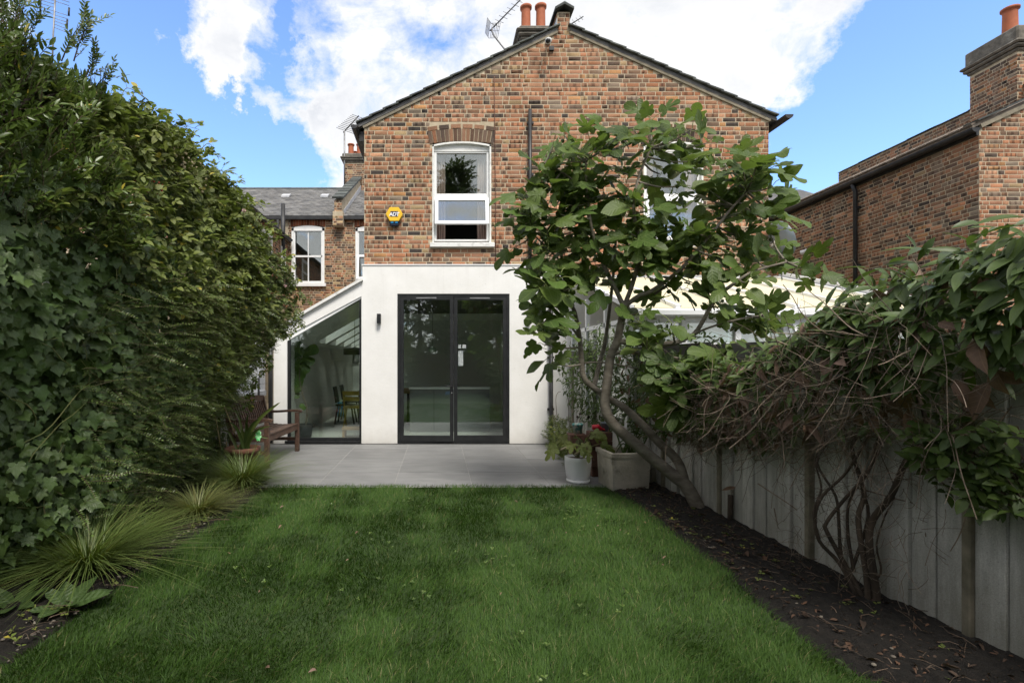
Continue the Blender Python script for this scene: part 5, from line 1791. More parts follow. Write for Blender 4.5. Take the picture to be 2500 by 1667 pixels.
for (px_, py, dx, dz, nx, nz, s_) in ((735, 868, .9, .55, -.3, .3, .33), (734, 868, -.3, 1, .3, .1, .27), (733, 872, -1, .5, 0, .5, .25), (734, 880, -.15, -1, .1, .2, .36), (735, 872, .9, -.35, .3, .6, .26),
                            (731, 920, -.3, -1, .2, .0, .30), (731, 966, -.9, .1, -.2, .7, .25), (733, 885, .6, -.7, .2, .3, .24), (744, 1000, -.5, .6, .5, .3, .14), (733, 875, -.7, -.5, -.2, .4, .24), (730, 905, -.4, -.9, -.1, .1, .26)):
    P_ = Vector((X(px_, 9.5), IPY, Z(py, 9.5)))
    R = frames(np.array([[dx, random.uniform(-.3, .1), dz]]), np.array([[nx, -1.0, nz]]))[0]
    place('leaf', flm, t, P_, R, s_)
# yellow folding chair
YX0, YX1, YYD = X(838, 10.9), X(886, 10.9), 10.9
t = thing('folding_chair', 'mustard slatted folding chair seen through the sloping window', 'chair', ((YX0 + YX1) / 2, YYD, .022))
for x in (YX0, YX1):
    MB().bar((x, YYD - .02, .80), (x, YYD + .35, .022), .03, .025).build('leg', M['chairyellow'], t)
    MB().bar((x + .02, YYD - .10, .022), (x + .02, YYD + .36, .46), .03, .025).build('leg', M['chairyellow'], t)
for z in (.76, .64): MB().box(YX0, YX1, YYD - .035, YYD - .018, z - .045, z + .045).build('back_slat', M['chairyellow'], t)
for k_ in range(5): MB().box(YX0, YX1, YYD + .03 + k_ * .07, YYD + .085 + k_ * .07, .455, .475).build('seat_slat', M['chairyellow'], t)
MB().box(YX0, YX1, YYD - .03, YYD - .01, .44, .47).build('seat_rail', M['chairyellow'], t)
# table and black chairs
t = thing('dining_table', 'dark dining table inside, partly hidden by yellow chair', 'table', (-1.2, 12.2, .022))
MB().box(-1.85, -.6, 11.5, 13.2, .72, .76).build('tabletop', M['pine'], t)
for (x, y) in ((-1.78, 11.6), (-.68, 11.6), (-1.78, 13.1), (-.68, 13.1)): MB().box(x - .03, x + .03, y - .03, y + .03, .022, .72).build('leg', M['blackwood'], t)
for (x, y, lab) in ((-2.12, 11.75, 'black dining chair nearest the sloping window glass'), (-2.15, 12.7, 'black dining chair farther back beside the indoor table')):
    t = thing('dining_chair', lab, 'chair', (x, y, .022), 'black dining chairs')
    MB().box(x - .2, x + .2, y - .2, y + .2, .43, .46).build('seat', M['blackwood'], t)
    MB().prism([(x - .21, y - .18, .50), (x - .18, y - .18, .50), (x - .24, y - .18, .86), (x - .27, y - .18, .86)], (0, .36, 0)).build('backrest', M['blackwood'], t)
    for sx_ in (-1, 1):
        for sy_ in (-1, 1): MB().bar((x + sx_ * .15, y + sy_ * .15, .43), (x + sx_ * .22, y + sy_ * .2, .022), .028, .028).build('leg', M['blackwood'], t)
# low pine stool
sx0, sx1 = X(836, 9.5), X(886, 9.5)
t = thing('low_stool', 'low pale wooden stool just inside the sloping window', 'stool', ((sx0 + sx1) / 2, 9.5, .022))
MB().box(sx0, sx1, 9.42, 9.66, .17, .21).build('seat', M['pine'], t)
for x in (sx0 + .03, sx1 - .03):
    for y in (9.45, 9.63): MB().box(x - .02, x + .02, y - .02, y + .02, .022, .17).build('leg', M['pine'], t)
# pendants
pcx, pcz, pd_ = X(866, 11.5), Z(866, 11.5), 11.5
t = thing('pendant_lamp', 'wide black drum pendant lamp hanging under the rooflights', 'pendant lamp', (pcx, pd_, pcz))
MB().lathe([(.02, .17), (.06, .16), (.24, .145), (.25, .13), (.25, .0), (.243, .0), (.243, .13), (.02, .15)], (pcx, pd_, pcz), 28).build('lamp_shade', M['blackwood'], t)
MB().tube([(pcx, pd_, pcz + .16), (pcx, pd_, 2.75)], .006, 6).build('cord', M['blackwood'], t)
pcx, pcz, pd_ = X(1056, 10.6), Z(861, 10.6), 10.6
t = thing('pendant_lamp', 'small pale green glass pendant lamp behind the left door', 'pendant lamp', (pcx, pd_, pcz))
MB().lathe([(.001, .0), (.05, .004), (.078, .04), (.084, .07), (.07, .10), (.03, .125), (.022, .14), (.018, .2), (.001, .205)], (pcx, pd_, pcz), 22).build('lamp_shade', M['palegreen'], t)
MB().tube([(pcx, pd_, pcz + .2), (pcx, pd_, 2.7)], .004, 6).build('cord', M['blackwood'], t)
MB().lathe([(.001, -.03), (.05, -.028), (.05, 0)], (pcx, pd_, 2.715), 16).build('ceiling_rose', M['blackwood'], t)
# pictures on the side wall
t = thing('picture_frame', 'thin black picture frame on the far indoor wall', 'picture', (X(864, 15.98), 15.98, Z(885, 15.98)))
fx0, fx1, fz0, fz1 = X(856, 15.95), X(876, 15.95), Z(886, 15.95), Z(862, 15.95)
b = MB(); b.box(fx0, fx0 + .02, 15.95, 15.985, fz0, fz1); b.box(fx1 - .02, fx1, 15.95, 15.985, fz0, fz1); b.box(fx0 + .02, fx1 - .02, 15.95, 15.985, fz0, fz0 + .02); b.box(fx0 + .02, fx1 - .02, 15.95, 15.985, fz1 - .02, fz1)
b.build('frame', M['blackwood'], t)
MB().box(fx0 + .02, fx1 - .02, 15.97, 15.98, fz0 + .02, fz1 - .02).build('picture', M['units'], t)
# kitchen island
ix0, ix1, iy = X(998, 10.25), 1.05, 10.25
t = thing('kitchen_island', 'grey kitchen island with white worktop behind the doors', 'kitchen island', ((ix0 + ix1) / 2, iy + .4, .022))
MB().box(ix0 + .02, ix1 - .02, iy + .02, iy + .85, .022, .875).build('cabinet', M['units'], t)
MB().box(ix0, ix1, iy, iy + .87, .876, .92).build('worktop', M['worktop'], t, bevel=.004)
MB().box(ix0 + .5, ix0 + .507, iy + .012, iy + .019, .06, .87).build('panel_joint', M['blackwood'], t)
t = thing('storage_box', 'blue storage box on the indoor floor beyond the plant', 'box', (-2.35, 12.6, .022))
MB().box(-2.6, -2.45, 13.2, 13.7, .022, .38).build('box', M['blue'], t, bevel=.01)

# children's slide behind the camera, mirrored in the door
t = thing('slide', 'blue plastic children slide with green handles, mirrored in the door glass', 'slide', (-.2, -3.6, 0))
prof = catmull([(-.75, 0, .10), (-.5, 0, .16), (-.15, 0, .50), (.2, 0, .92), (.38, 0, 1.0)], 4)
b = MB()
for i in range(len(prof) - 1):
    a, c = prof[i], prof[i + 1]
    b.prism([Vector((a.x, -3.85, a.z)), Vector((c.x, -3.85, c.z)), Vector((c.x, -3.85, c.z - .03)), Vector((a.x, -3.85, a.z - .03))], (0, .42, 0))
    for y in (-3.88, -3.43):
        b.prism([Vector((a.x, y, a.z + .08)), Vector((c.x, y, c.z + .08)), Vector((c.x, y, c.z - .04)), Vector((a.x, y, a.z - .04))], (0, .03, 0))
b.build('chute', M['slideblue'], t)
for y in (-3.86, -3.42):
    b = MB(); b.tube([Vector((.42 + .15 * math.sin(a_), y, 1.12 + .15 * math.cos(a_))) for a_ in np.linspace(0, 2 * math.pi, 17)], .04, 8); b.build('handle', M['slidegreen'], t)
    b = MB(); b.tube([(.40, y, 1.0), (.75, y, .0)], .035, 8); b.tube([(.34, y, .95), (.30, y, 0)], .03, 8); b.build('leg', M['slidegreen'], t)
for z in (.25, .5, .75): MB().tube([(.46 + (1 - z) * .28, -3.86, z), (.46 + (1 - z) * .28, -3.42, z)], .025, 8).build('rung', M['slidegreen'], t)

# ------------------------------------------------------------------ lawn grass
def blades(n, x, y, z0, h, wd, az, lean, curl, seg=2, tw=None):
    """ribbons: arrays of n blades, seg quads-ish each, tapered"""
    dx, dy = np.cos(az), np.sin(az)
    px_, py_ = -dy, dx
    rows = []
    for k in range(seg + 1):
        t = k / seg
        off = h * (lean * t + curl * t * t)
        zz = h * (t - .45 * curl * t * t - .2 * lean * t)
        c = np.stack([x + dx * off, y + dy * off, z0 + zz], 1)
        ww = wd * (1 - t) ** .6 if k < seg else np.zeros(n)
        s_ = np.stack([px_ * ww / 2, py_ * ww / 2, np.zeros(n)], 1)
        if k < seg: rows += [c - s_, c + s_]
        else: rows += [c]
    V = np.stack(rows, 1)
    nv = 2 * seg + 1
    T = []
    for k in range(seg - 1):
        a = 2 * k
        T += [(a, a + 1, a + 3), (a, a + 3, a + 2)]
    a = 2 * (seg - 1)
    T += [(a, a + 1, a + 2)]
    T = np.array(T)
    Tn = (T[None] + (np.arange(n) * nv)[:, None, None]).reshape(-1, 3)
    uv = np.array([(0 if k % 2 == 0 else 1, k // 2 / seg) for k in range(2 * seg)] + [(.5, 1)])
    return V.reshape(-1, 3), Tn, np.tile(uv, (n, 1))


gx, gy = [], []
for (y0, y1, dens) in ((-5.2, .4, 500), (.4, 1.7, 6000), (1.7, 2.6, 24000), (2.6, 3.6, 17000), (3.6, 4.8, 12500), (4.8, 5.93, 11000)):
    n = int((y1 - y0) * 4.05 * dens)
    gx.append(rng.uniform(-2.06, 2.0, n)); gy.append(rng.uniform(y0, y1, n))
gx = np.concatenate(gx); gy = np.concatenate(gy)
eR = 1.93 + .05 * np.sin(gy * 1.7) + .03 * np.sin(gy * 4.1) + rng.normal(0, .03, len(gx))
eL = -1.97 + .05 * np.sin(gy * 1.3 + 1) + rng.normal(0, .04, len(gx))
eT = 5.86 + .03 * snoise(gx * 5, gx * 0, 4) + rng.normal(0, .018, len(gx))
kp = (gx < eR) & (gx > eL) & (gy < eT)
tuft = .6 * snoise(gx * 2.2, gy * 2.2, 12)
kp &= rng.uniform(0, 1, len(gx)) < .82 + .25 * tuft
gx, gy, tuft = gx[kp], gy[kp], tuft[kp]
n = len(gx)
hh = .050 * (1 + .22 * tuft) * rng.uniform(.55, 1.35, n)
az = snoise(gx * 3.1, gy * 3.1, 31) * 3.0 + rng.normal(0, .9, n)
V, T, UV = blades(n, gx, gy, np.full(n, -.015), hh, rng.choice([.0018, .0026, .0036, .0052], n, p=[.25, .4, .25, .1]) * (1 + .1 * np.maximum(0, gy - 2)), az, rng.uniform(.1, .6, n), rng.uniform(.1, .75, n), 2)
o = link_mesh('grass', np_mesh('grass', V, T, UV, None, [M['grass']]))
o['kind'] = 'stuff'

# ------------------------------------------------------------------ clumps of ornamental grass
def grass_clump(lab, c, R_, H_, n, m_, seed, wd=.006):
    g = np.random.default_rng(seed)
    t = thing('ornamental_grass', lab, 'grass plant', c, 'clumps of ornamental grass along the hedge')
    def mk(n):
        a = g.uniform(0, 2 * np.pi, n)
        r0 = np.abs(g.normal(0, R_ * .13, n))
        L = H_ * g.uniform(.6, 1.25, n)
        return blades(n, c[0] + np.cos(a + g.normal(0, .5, n)) * r0, c[1] + np.sin(a) * r0, np.full(n, c[2] - .01), L, g.uniform(.6, 1.3, n) * wd, a, g.uniform(.05, .7, n), g.uniform(.3, 1.45, n), 6)
    V, T, UV = mk(n)
    o = link_mesh('blade', np_mesh('blade', V - np.array(c), T, UV, None, [m_]), t); o['kind'] = 'stuff'
    for k in range(40):
        V, T, UV = mk(1)
        link_mesh('blade', np_mesh('blade', V - np.array(c), T, UV, None, [m_]), t)


grass_clump('large arching green grass clump, nearest of the three at lawn edge', (-2.36, 3.45, 0), .62, .52, 1000, M['sedge'], 1, .0085)
grass_clump('smaller golden grass clump in the middle at lawn edge', (-2.22, 4.72, 0), .42, .35, 850, M['goldsedge'], 2, .007)
grass_clump('bushy green and gold grass clump by the bench leg', (-2.22, 5.80, 0), .52, .50, 1400, M['sedge'], 3, .007)
grass_clump('small wispy grass tuft between the larger clumps', (-2.4, 4.2, 0), .3, .26, 400, M['sedge'], 4, .005)

# broad leaved plants in the near left corner
dk = [lobed_leaf([(0, .0), (.10, .06), (.20, .25), (.24, .45), (.21, .68), (.11, .9), (0, 1.02)], (0, .45), .25, .12, .10, s_) for s_ in (1, 2, 3)]
dkm = [p.mesh('leaf', [M['dock']]) for p in dk]
for (c, lab, ls) in (((-2.12, 2.92, .0), 'low rosette of broad pale green leaves beside the lawn edge', [(-.9, .3, .20), (-.4, .5, .22), (.2, .6, .24), (.8, .1, .26), (.5, -.6, .22), (-.6, -.6, .18), (.9, .6, .25), (-.1, -.9, .2)]),
                     ((-2.42, 2.92, .0), 'low rosette of broad leaves in the bottom left corner', [(-.8, .2, .2), (.7, .2, .22), (.3, -.8, .22), (-.5, -.6, .2), (.1, .8, .2), (.8, -.4, .2)])):
    t = thing('broad_leaf_plant', lab, 'plant', c, 'broad leaved plants in the left bed')
    for i, (dx, dy, s_) in enumerate(ls):
        up = .35 + .5 * random.random()
        R = frames(np.array([[dx, dy, up]]), np.array([[-dx * .5, -dy * .5 - .3, 1.0]]))[0]
        place('leaf', dkm[i % 3], t, Vector(c) + Vector((dx * .02, dy * .02, .02)), R, s_ * .82)

# ------------------------------------------------------------------ twigs and leaves for the hedges
def twig(stem_len, n, leaf, lw, ang=55, droop=.25, opp=True, rows=2, seed=0, stem_r=.0022, tipleaf=True, updir=.35, jitter=.35):
    r_ = np.random.default_rng(seed)
    K = 6
    pts = []
    bend = r_.normal(0, .12)
    for k in range(K + 1):
        t = k / K
        pts.append((bend * stem_len * t * t, stem_len * t, -droop * stem_len * t * t))
    P = np.array(pts)
    parts = [tubep(pts, [stem_r, stem_r * .5], 3, 1)]
    lf_ = [oval_leaf(lw, rows, 1.0, .12, .18, r_.uniform(-.2, .2)) for _ in range(3)]
    pos, D, Nn, sc = [], [], [], []
    for i in range(n):
        t = .12 + .86 * (i + .5) / n
        c = np.array([np.interp(t, np.linspace(0, 1, K + 1), P[:, q]) for q in range(3)])
        sides = (-1, 1) if opp else ((-1, 1)[i % 2],)
        for s_ in sides:
            a = math.radians(ang + r_.normal(0, 10))
            D.append((s_ * math.sin(a), math.cos(a), updir * r_.uniform(-.2, 1))); Nn.append((r_.normal(0, jitter), r_.normal(0, jitter), 1))
            pos.append(c); sc.append(leaf * r_.uniform(.75, 1.2) * (1 - .25 * t))
    if tipleaf:
        D.append((0, 1, .1)); Nn.append((0, .2, 1)); pos.append(P[-1]); sc.append(leaf)
    pos, D, Nn, sc = map(np.array, (pos, D, Nn, sc))
    parts.append(join_inst(lf_, r_.integers(0, 3, len(pos)), pos, frames(D, Nn), sc))
    return cat(parts)


HY = [1.2, 2.2, 4.0, 5.5, 6.6, 7.3, 7.6]
HZ = [0, .5, 1.1, 1.6, 2.1, 2.6, 3.1, 3.7]
HX = np.array([[-2.50, -2.45, -2.40, -2.38, -2.40, -2.45, -2.55, -2.65],
               [-2.55, -2.48, -2.42, -2.36, -2.36, -2.40, -2.48, -2.62],
               [-2.66, -2.56, -2.48, -2.40, -2.34, -2.33, -2.40, -2.58],
               [-2.80, -2.72, -2.56, -2.42, -2.31, -2.26, -2.32, -2.48],
               [-2.92, -2.88, -2.72, -2.42, -2.18, -2.12, -2.25, -2.42],
               [-3.02, -3.00, -2.85, -2.46, -2.06, -1.99, -2.28, -2.5],
               [-3.1, -3.1, -3.0, -2.75, -2.4, -2.3, -2.6, -2.7]])
TY = [1.2, 2.0, 3.0, 3.6, 4.2, 5.0, 5.7, 6.3, 6.8, 7.2, 7.45, 7.6]
TZ = [3.2, 3.2, 3.2, 3.24, 3.40, 3.52, 3.5, 3.30, 3.03, 2.62, 2.3, 2.1]


def hface(y, z):
    iy = np.clip(np.searchsorted(HY, y) - 1, 0, len(HY) - 2)
    iz_ = np.clip(np.searchsorted(HZ, z) - 1, 0, len(HZ) - 2)
    fy = (y - np.take(HY, iy)) / (np.take(HY, iy + 1) - np.take(HY, iy))
    fz = (z - np.take(HZ, iz_)) / (np.take(HZ, iz_ + 1) - np.take(HZ, iz_))
    fy, fz = np.clip(fy, 0, 1), np.clip(fz, 0, 1)
    return (HX[iy, iz_] * (1 - fy) * (1 - fz) + HX[iy + 1, iz_] * fy * (1 - fz) + HX[iy, iz_ + 1] * (1 - fy) * fz + HX[iy + 1, iz_ + 1] * fy * fz)


def hedge_pts(n, cond, depth=.22, topshare=.25, y0=1.4, y1=7.55, bump=.09, seed=0):
    """points in the outer layer of the hedge with outward normals; cond(y,z) picks a plant's zone"""
    g = np.random.default_rng(seed)
    P, N_ = [], []
    tot = 0
    while tot < n:
        m_ = n * 3
        y = g.uniform(y0, y1, m_)
        top = np.interp(y, TY, TZ)
        ist = g.uniform(0, 1, m_) < topshare
        dp = g.exponential(depth * .5, m_)
        z = np.where(ist, top - dp * .6, g.uniform(.03, 1, m_) * top)
        xf_ = hface(y, np.minimum(z, top))
        round_ = np.clip((z - (top - .35)) / .35, 0, 1)
        x = np.where(ist, xf_ - .05 - g.uniform(0, 1, m_) ** 1.4 * .95, xf_ - dp - .22 * round_ ** 2)
        b_ = snoise(y * 2.6 + x, z * 2.6, 77) * bump + snoise(y * 1.05, z * 1.05, 78) * .13
        x = x + b_ * (1 - ist); z = z + b_ * ist
        z = np.maximum(z, .02)
        nx = np.where(ist, .25, 1.0 - .5 * round_); nz = np.where(ist, 1.0, .15 + .7 * round_)
        endn = np.clip((y - 7.0) / .5, 0, 1)
        Nn = np.stack([nx, -.35 + .7 * endn, nz], 1)
        kq = cond(y, z, g.uniform(0, 1, m_)) & (x > -3.9)
        P.append(np.stack([x, y, z], 1)[kq]); N_.append(Nn[kq]); tot += kq.sum()
        if len(P) > 60: break
    P = np.concatenate(P)[:n]; N_ = np.concatenate(N_)[:n]
    return P, N_ / np.linalg.norm(N_, axis=1, keepdims=True)


def zi(y): return np.interp(y, [1.2, 2.2, 2.8, 3.9, 5.1, 5.9, 7.6], [2.55, 2.5, 2.45, 2.3, 1.75, .9, .5])


vis = lambda P, sc: np.linalg.norm(P - np.array([0, 0, EYE]), axis=1) / sc + np.where(P[:, 0] / P[:, 1] < -.86, 200, 0)

# ivy
ivy = thing('ivy', 'dark green ivy with large lobed leaves covering the left boundary', 'ivy', (-3.2, 3.6, 0))
ivp = [lobed_leaf(h_, (0, .32), .18, .10, .12, s_) for s_, h_ in enumerate((IVY, IVY2, IVY, IVY2, IVY))]
P, N_ = hedge_pts(7600, lambda y, z, r: (z < zi(y) + .15 * np.sin(y * 5) - .35 + r * .9 + 0 * y) & (z < zi(y) + .6) & (r < np.interp(y, [1, 5.2, 6.5, 7.5], [1, 1, .6, .35])), .26, .0, seed=1)
n = len(P)
D = np.array([.30, -.1, -.85]) + rng.normal(0, .42, (n, 3))
Nn = N_ * 1.0 + np.array([0, -.25, .45]) + rng.normal(0, .38, (n, 3))
sc = rng.uniform(.04, .10, n) * np.where(P[:, 1] < 4.2, 1.08, .80) * np.where(rng.uniform(0, 1, n) > .9, 1.25, 1)
scatter(ivy, 'leaf', 'ivy_leaves', ivp, rng.integers(0, 5, n), P, frames(D, Nn), sc, [M['ivy'], M['greenstem']], 300, vis(P, sc))
Pf, Nf = hedge_pts(5200, lambda y, z, r: z > .1, .25, .12, seed=15)
Pf[:, 0] -= rng.uniform(.12, .55, len(Pf))
Df = np.array([.30, -.1, -.85]) + rng.normal(0, .45, (len(Pf), 3)); Nf = Nf + np.array([0, -.3, .4]) + rng.normal(0, .4, (len(Pf), 3))
pf = join_inst(ivp, rng.integers(0, 5, len(Pf)), Pf, frames(Df, Nf), rng.uniform(.09, .16, len(Pf)))
link_mesh('inner_leaves', np_mesh('inner_leaves', pf.V - np.array(wo_of(ivy)), pf.T, pf.UV, None, [M['ivy']]), ivy)['kind'] = 'stuff'
st = []
for k in range(60):
    q = P[rng.integers(0, n)]
    pts = [q + np.array([0, 0, 0])]
    dirn = np.array([rng.normal(0, .03), rng.choice([-1, 1]) * rng.uniform(.3, 1), rng.uniform(-.3, .8)])
    for s_ in range(5):
        pts.append(pts[-1] + dirn * .14 + rng.normal(0, .025, 3)); pts[-1][0] = hface(np.array([pts[-1][1]]), np.array([max(.02, pts[-1][2])]))[0] - .03
    st.append(tubep(catmull([Vector(v) for v in pts], 2), [.005, .002], 4))
p = cat(st)
link_mesh('ivy_stem', np_mesh('ivy_stem', p.V - np.array(wo_of(ivy)), p.T, None, None, [M['greenstem']]), ivy)['kind'] = 'stuff'

# tall evergreen shrub, top left
shr = thing('evergreen_shrub', 'tall dark evergreen shrub with small oval leaves against the sky', 'shrub', (-3.0, 2.9, 0))
shp = [twig(.17, 6, .056, .36, 48, -.1, True, 3, s_, .0028, True, .5, .3) for s_ in range(6)]
P, N_ = hedge_pts(3000, lambda y, z, r: (y < 3.75 + .2 * np.sin(z * 6)) & (z > zi(y) - .25), .34, .42, y0=1.3, bump=.14, seed=2)
n = len(P)
D = N_ * .65 + np.array([.18, .05, .62]) + rng.normal(0, .38, (n, 3))
Nn = np.array([.2, -.6, .9]) + rng.normal(0, .5, (n, 3))
sc = rng.uniform(.75, 1.3, n)
scatter(shr, 'sprig', 'sprigs', shp, rng.integers(0, 6, n), P, frames(D, Nn), sc, [M['shrub'], M['twig']], 300, vis(P, sc))
# long shoots standing out of its top, and its limbs
lim = []
sp_pos, sp_D = [], []
for (a, c) in (((20, 130, 3.0), (48, 15, 3.0)), ((40, 150, 3.1), (85, 60, 3.1)), ((150, 150, 3.5), (205, 55, 3.5)), ((180, 150, 3.5), (218, 62, 3.5)), ((0, 90, 3.0), (12, 10, 3.0)),
               ((205, 200, 3.6), (238, 150, 3.6)), ((225, 230, 3.7), (268, 190, 3.7)), ((40, 90, 3.1), (55, 10, 3.1)), ((10, 60, 3), (-30, -20, 3))):
    A_, C_ = W(*a), W(*c)
    pts = [A_ + (C_ - A_) * t + Vector((0, 0, .04 * math.sin(t * 3))) for t in np.linspace(0, 1, 6)]
    lim.append(tubep(pts, [.006, .002], 4))
    for t in np.linspace(.1, 1.0, 7):
        sp_pos.append(np.array(A_ + (C_ - A_) * t)); sp_D.append(np.array((C_ - A_).normalized()) * .8 + rng.normal(0, .3, 3))
for (a, c) in (((-40, 330, 2.6), (150, 200, 3.2)), ((20, 245, 3.0), (200, 215, 3.3)), ((60, 300, 2.8), (30, 170, 3.0)), ((0, 420, 2.7), (60, 250, 3.0))):
    A_, C_ = W(*a) + Vector((-.12, 0, 0)), W(*c) + Vector((-.1, 0, 0))
    lim.append(tubep(catmull([A_, A_.lerp(C_, .5) + Vector((0, 0, -.06)), C_], 5), [.018, .006], 6))
for p in lim: link_mesh('branch', np_mesh('branch', p.V - np.array(wo_of(shr)), p.T, None, None, [M['darkbark']]), shr)
sp_pos, sp_D = np.array(sp_pos), np.array(sp_D)
n = len(sp_pos)
mm = [q.mesh('sprig', [M['shrub'], M['twig']]) for q in shp]
for i in range(n):
    place('sprig', mm[i % 6], shr, sp_pos[i], frames(sp_D[i:i + 1], np.array([[.2, -.8, .5]]) + rng.normal(0, .3, (1, 3)))[0], float(rng.uniform(.6, .95)))
trunk_pts = catmull([(-3.0, 2.9, 0), (-2.95, 2.95, 1.2), (-3.05, 2.9, 2.2), (-2.95, 3.0, 3.0)], 5)
MB().tube(trunk_pts, [.06, .025], 10).build('trunk', M['darkbark'], shr)

# bramble tangle
br = thing('bramble', 'arching bramble thicket with light green leaves and red berries', 'bramble', (-2.9, 4.8, 0))
def compound(leaf, n, seed, lw=.66, rows=4):
    r_ = np.random.default_rng(seed)
    pts = [(0, 0, 0), (0, leaf * .9, .0), (0, leaf * 1.5, -leaf * .1)]
    lf_ = [oval_leaf(lw, rows, 1.0, .18, .14, r_.uniform(-.2, .2), .8) for _ in range(3)]
    pos, D = [np.array(pts[2])], [(r_.normal(0, .1), 1, -.1)]
    for s_ in (-1, 1):
        pos.append(np.array([0, leaf * 1.3, -.02 * leaf])); D.append((s_ * .95, .45, r_.normal(0, .15)))
        if n > 3: pos.append(np.array([0, leaf * .75, 0])); D.append((s_ * .95, .25, r_.normal(0, .15)))
    pos, D = np.array(pos), np.array(D)
    sc_ = leaf * r_.uniform(.8, 1.15, len(pos)); sc_[0] = leaf * 1.15
    return cat([tubep(pts, [.0018, .001], 3, 1), join_inst(lf_, r_.integers(0, 3, len(pos)), pos, frames(D, np.array([[0, 0, 1.0]]) + r_.normal(0, .25, (len(pos), 3))), sc_)])


brp = [compound(.062, 3 if s_ % 2 else 5, s_) for s_ in range(6)]
P, N_ = hedge_pts(4300, lambda y, z, r: (y > 3.2 + .25 * np.sin(z * 5)) & (y < 6.5) & (z > zi(y) - .1), .20, .36, bump=.13, seed=3)
n = len(P)
D = N_ * .5 + np.array([.15, -.05, -.12]) + rng.normal(0, .5, (n, 3))
Nn = N_ * .55 + np.array([.1, -.25, .75]) + rng.normal(0, .32, (n, 3))
sc = rng.uniform(.6, 1.2, n)
scatter(br, 'leaf', 'bramble_leaves', brp, rng.integers(0, 6, n), P, frames(D, Nn), sc, [M['bramble'], M['greenstem']], 300, vis(P, sc))
st = []
tips = []
for (pl) in (((300, 330, 4.2), (340, 280, 4.3), (400, 290, 4.5), (470, 350, 4.8)), ((290, 260, 4.1), (310, 215, 4.2), (360, 245, 4.3)), ((380, 340, 4.5), (440, 300, 4.6), (465, 345, 4.7)), ((430, 430, 4.8), (500, 420, 5.0), (545, 415, 5.2)),
             ((330, 480, 4.1), (400, 460, 4.4), (540, 420, 5.0)), ((300, 400, 4.1), (340, 330, 4.3), (330, 250, 4.3)), ((480, 380, 5.0), (510, 350, 5.1), (535, 390, 5.3)), ((220, 480, 3.7), (330, 520, 4.1), (420, 480, 4.5)), ((520, 480, 5.4), (590, 500, 5.7), (615, 530, 6))):
    Q = catmull([W(*q) for q in pl], 5)
    st.append(tubep(Q, [.004, .002], 4))
    for q in Q[3::2]: tips.append(np.array(q))
for k in range(34):
    yy = rng.uniform(3.9, 7.2); tz = float(np.interp(yy, TY, TZ))
    q = Vector((float(hface(np.array([yy]), np.array([tz]))[0]) - rng.uniform(.05, .3), yy, tz - .05))
    d_ = Vector((rng.uniform(.0, .8), rng.uniform(-.5, .5), rng.uniform(.6, 1.3)))
    pts = [q]
    for s_ in range(5): d_ = d_ + Vector((.04, 0, -.28)); pts.append(pts[-1] + d_ * rng.uniform(.05, .11))
    Q = catmull(pts, 2)
    st.append(tubep(Q, [.0035, .0015], 4))
    for q in Q[3::2]: tips.append(np.array(q))
for k in range(70):
    q = P[rng.integers(0, n)]
    pts = [Vector(q)]
    d_ = Vector((rng.uniform(-.1, .25), rng.uniform(-.6, .8), rng.uniform(-.1, .7)))
    for s_ in range(5):
        d_ = d_ + Vector((.02, 0, -.16)); pts.append(pts[-1] + d_ * .12)
    st.append(tubep(catmull(pts, 2), [.0035, .0015], 4))
    if rng.uniform() < .3: tips.append(np.array(pts[-1]))
p = cat(st)
link_mesh('cane', np_mesh('cane', p.V - np.array(wo_of(br)), p.T, None, None, [M['greenstem']]), br)['kind'] = 'stuff'
mm = [q.mesh('leaf', [M['bramble'], M['greenstem']]) for q in brp]
for q in tips:
    for k in range(2):
        place('leaf', mm[int(rng.integers(0, 6))], br, q, frames(np.array([[.3, -.1, .1]]) + rng.normal(0, .6, (1, 3)), np.array([[.1, -.4, .9]]) + rng.normal(0, .3, (1, 3)))[0], float(rng.uniform(.7, 1.1)))
c0 = W(368, 455, 4.35)
ballm = MB().ball((0, 0, 0), 1.0, 6)
def ball_mesh(name, m_, ns=6):
    b_ = MB().ball((0, 0, 0), 1.0, ns)
    me = bpy.data.meshes.new(name); me.from_pydata(b_.v, [], b_.f); me.polygons.foreach_set('use_smooth', [True] * len(b_.f)); me.materials.append(m_)
    return me
hipm = ball_mesh('berry', M['redhip'])
for k in range(34):
    q = c0 + Vector((rng.normal(0, .07), rng.normal(0, .03), rng.normal(0, .07)))
    place('berry', hipm, br, q, None, float(rng.uniform(.006, .011)))
dfm = ball_mesh('seed_head', M['deadflower'], 4)
for k in range(120):
    pxx = rng.choice([440, 470, 480, 400, 330, 300]) + rng.normal(0, 22)
    dd = np.interp(pxx, [250, 550], [3.9, 5.4])
    pyy = np.interp(pxx, [270, 420, 520, 600], [330, 350, 420, 500]) + abs(rng.normal(15, 35))
    place('seed_head', dfm, br, W(pxx, pyy, dd - .02), None, float(rng.uniform(.006, .016)))

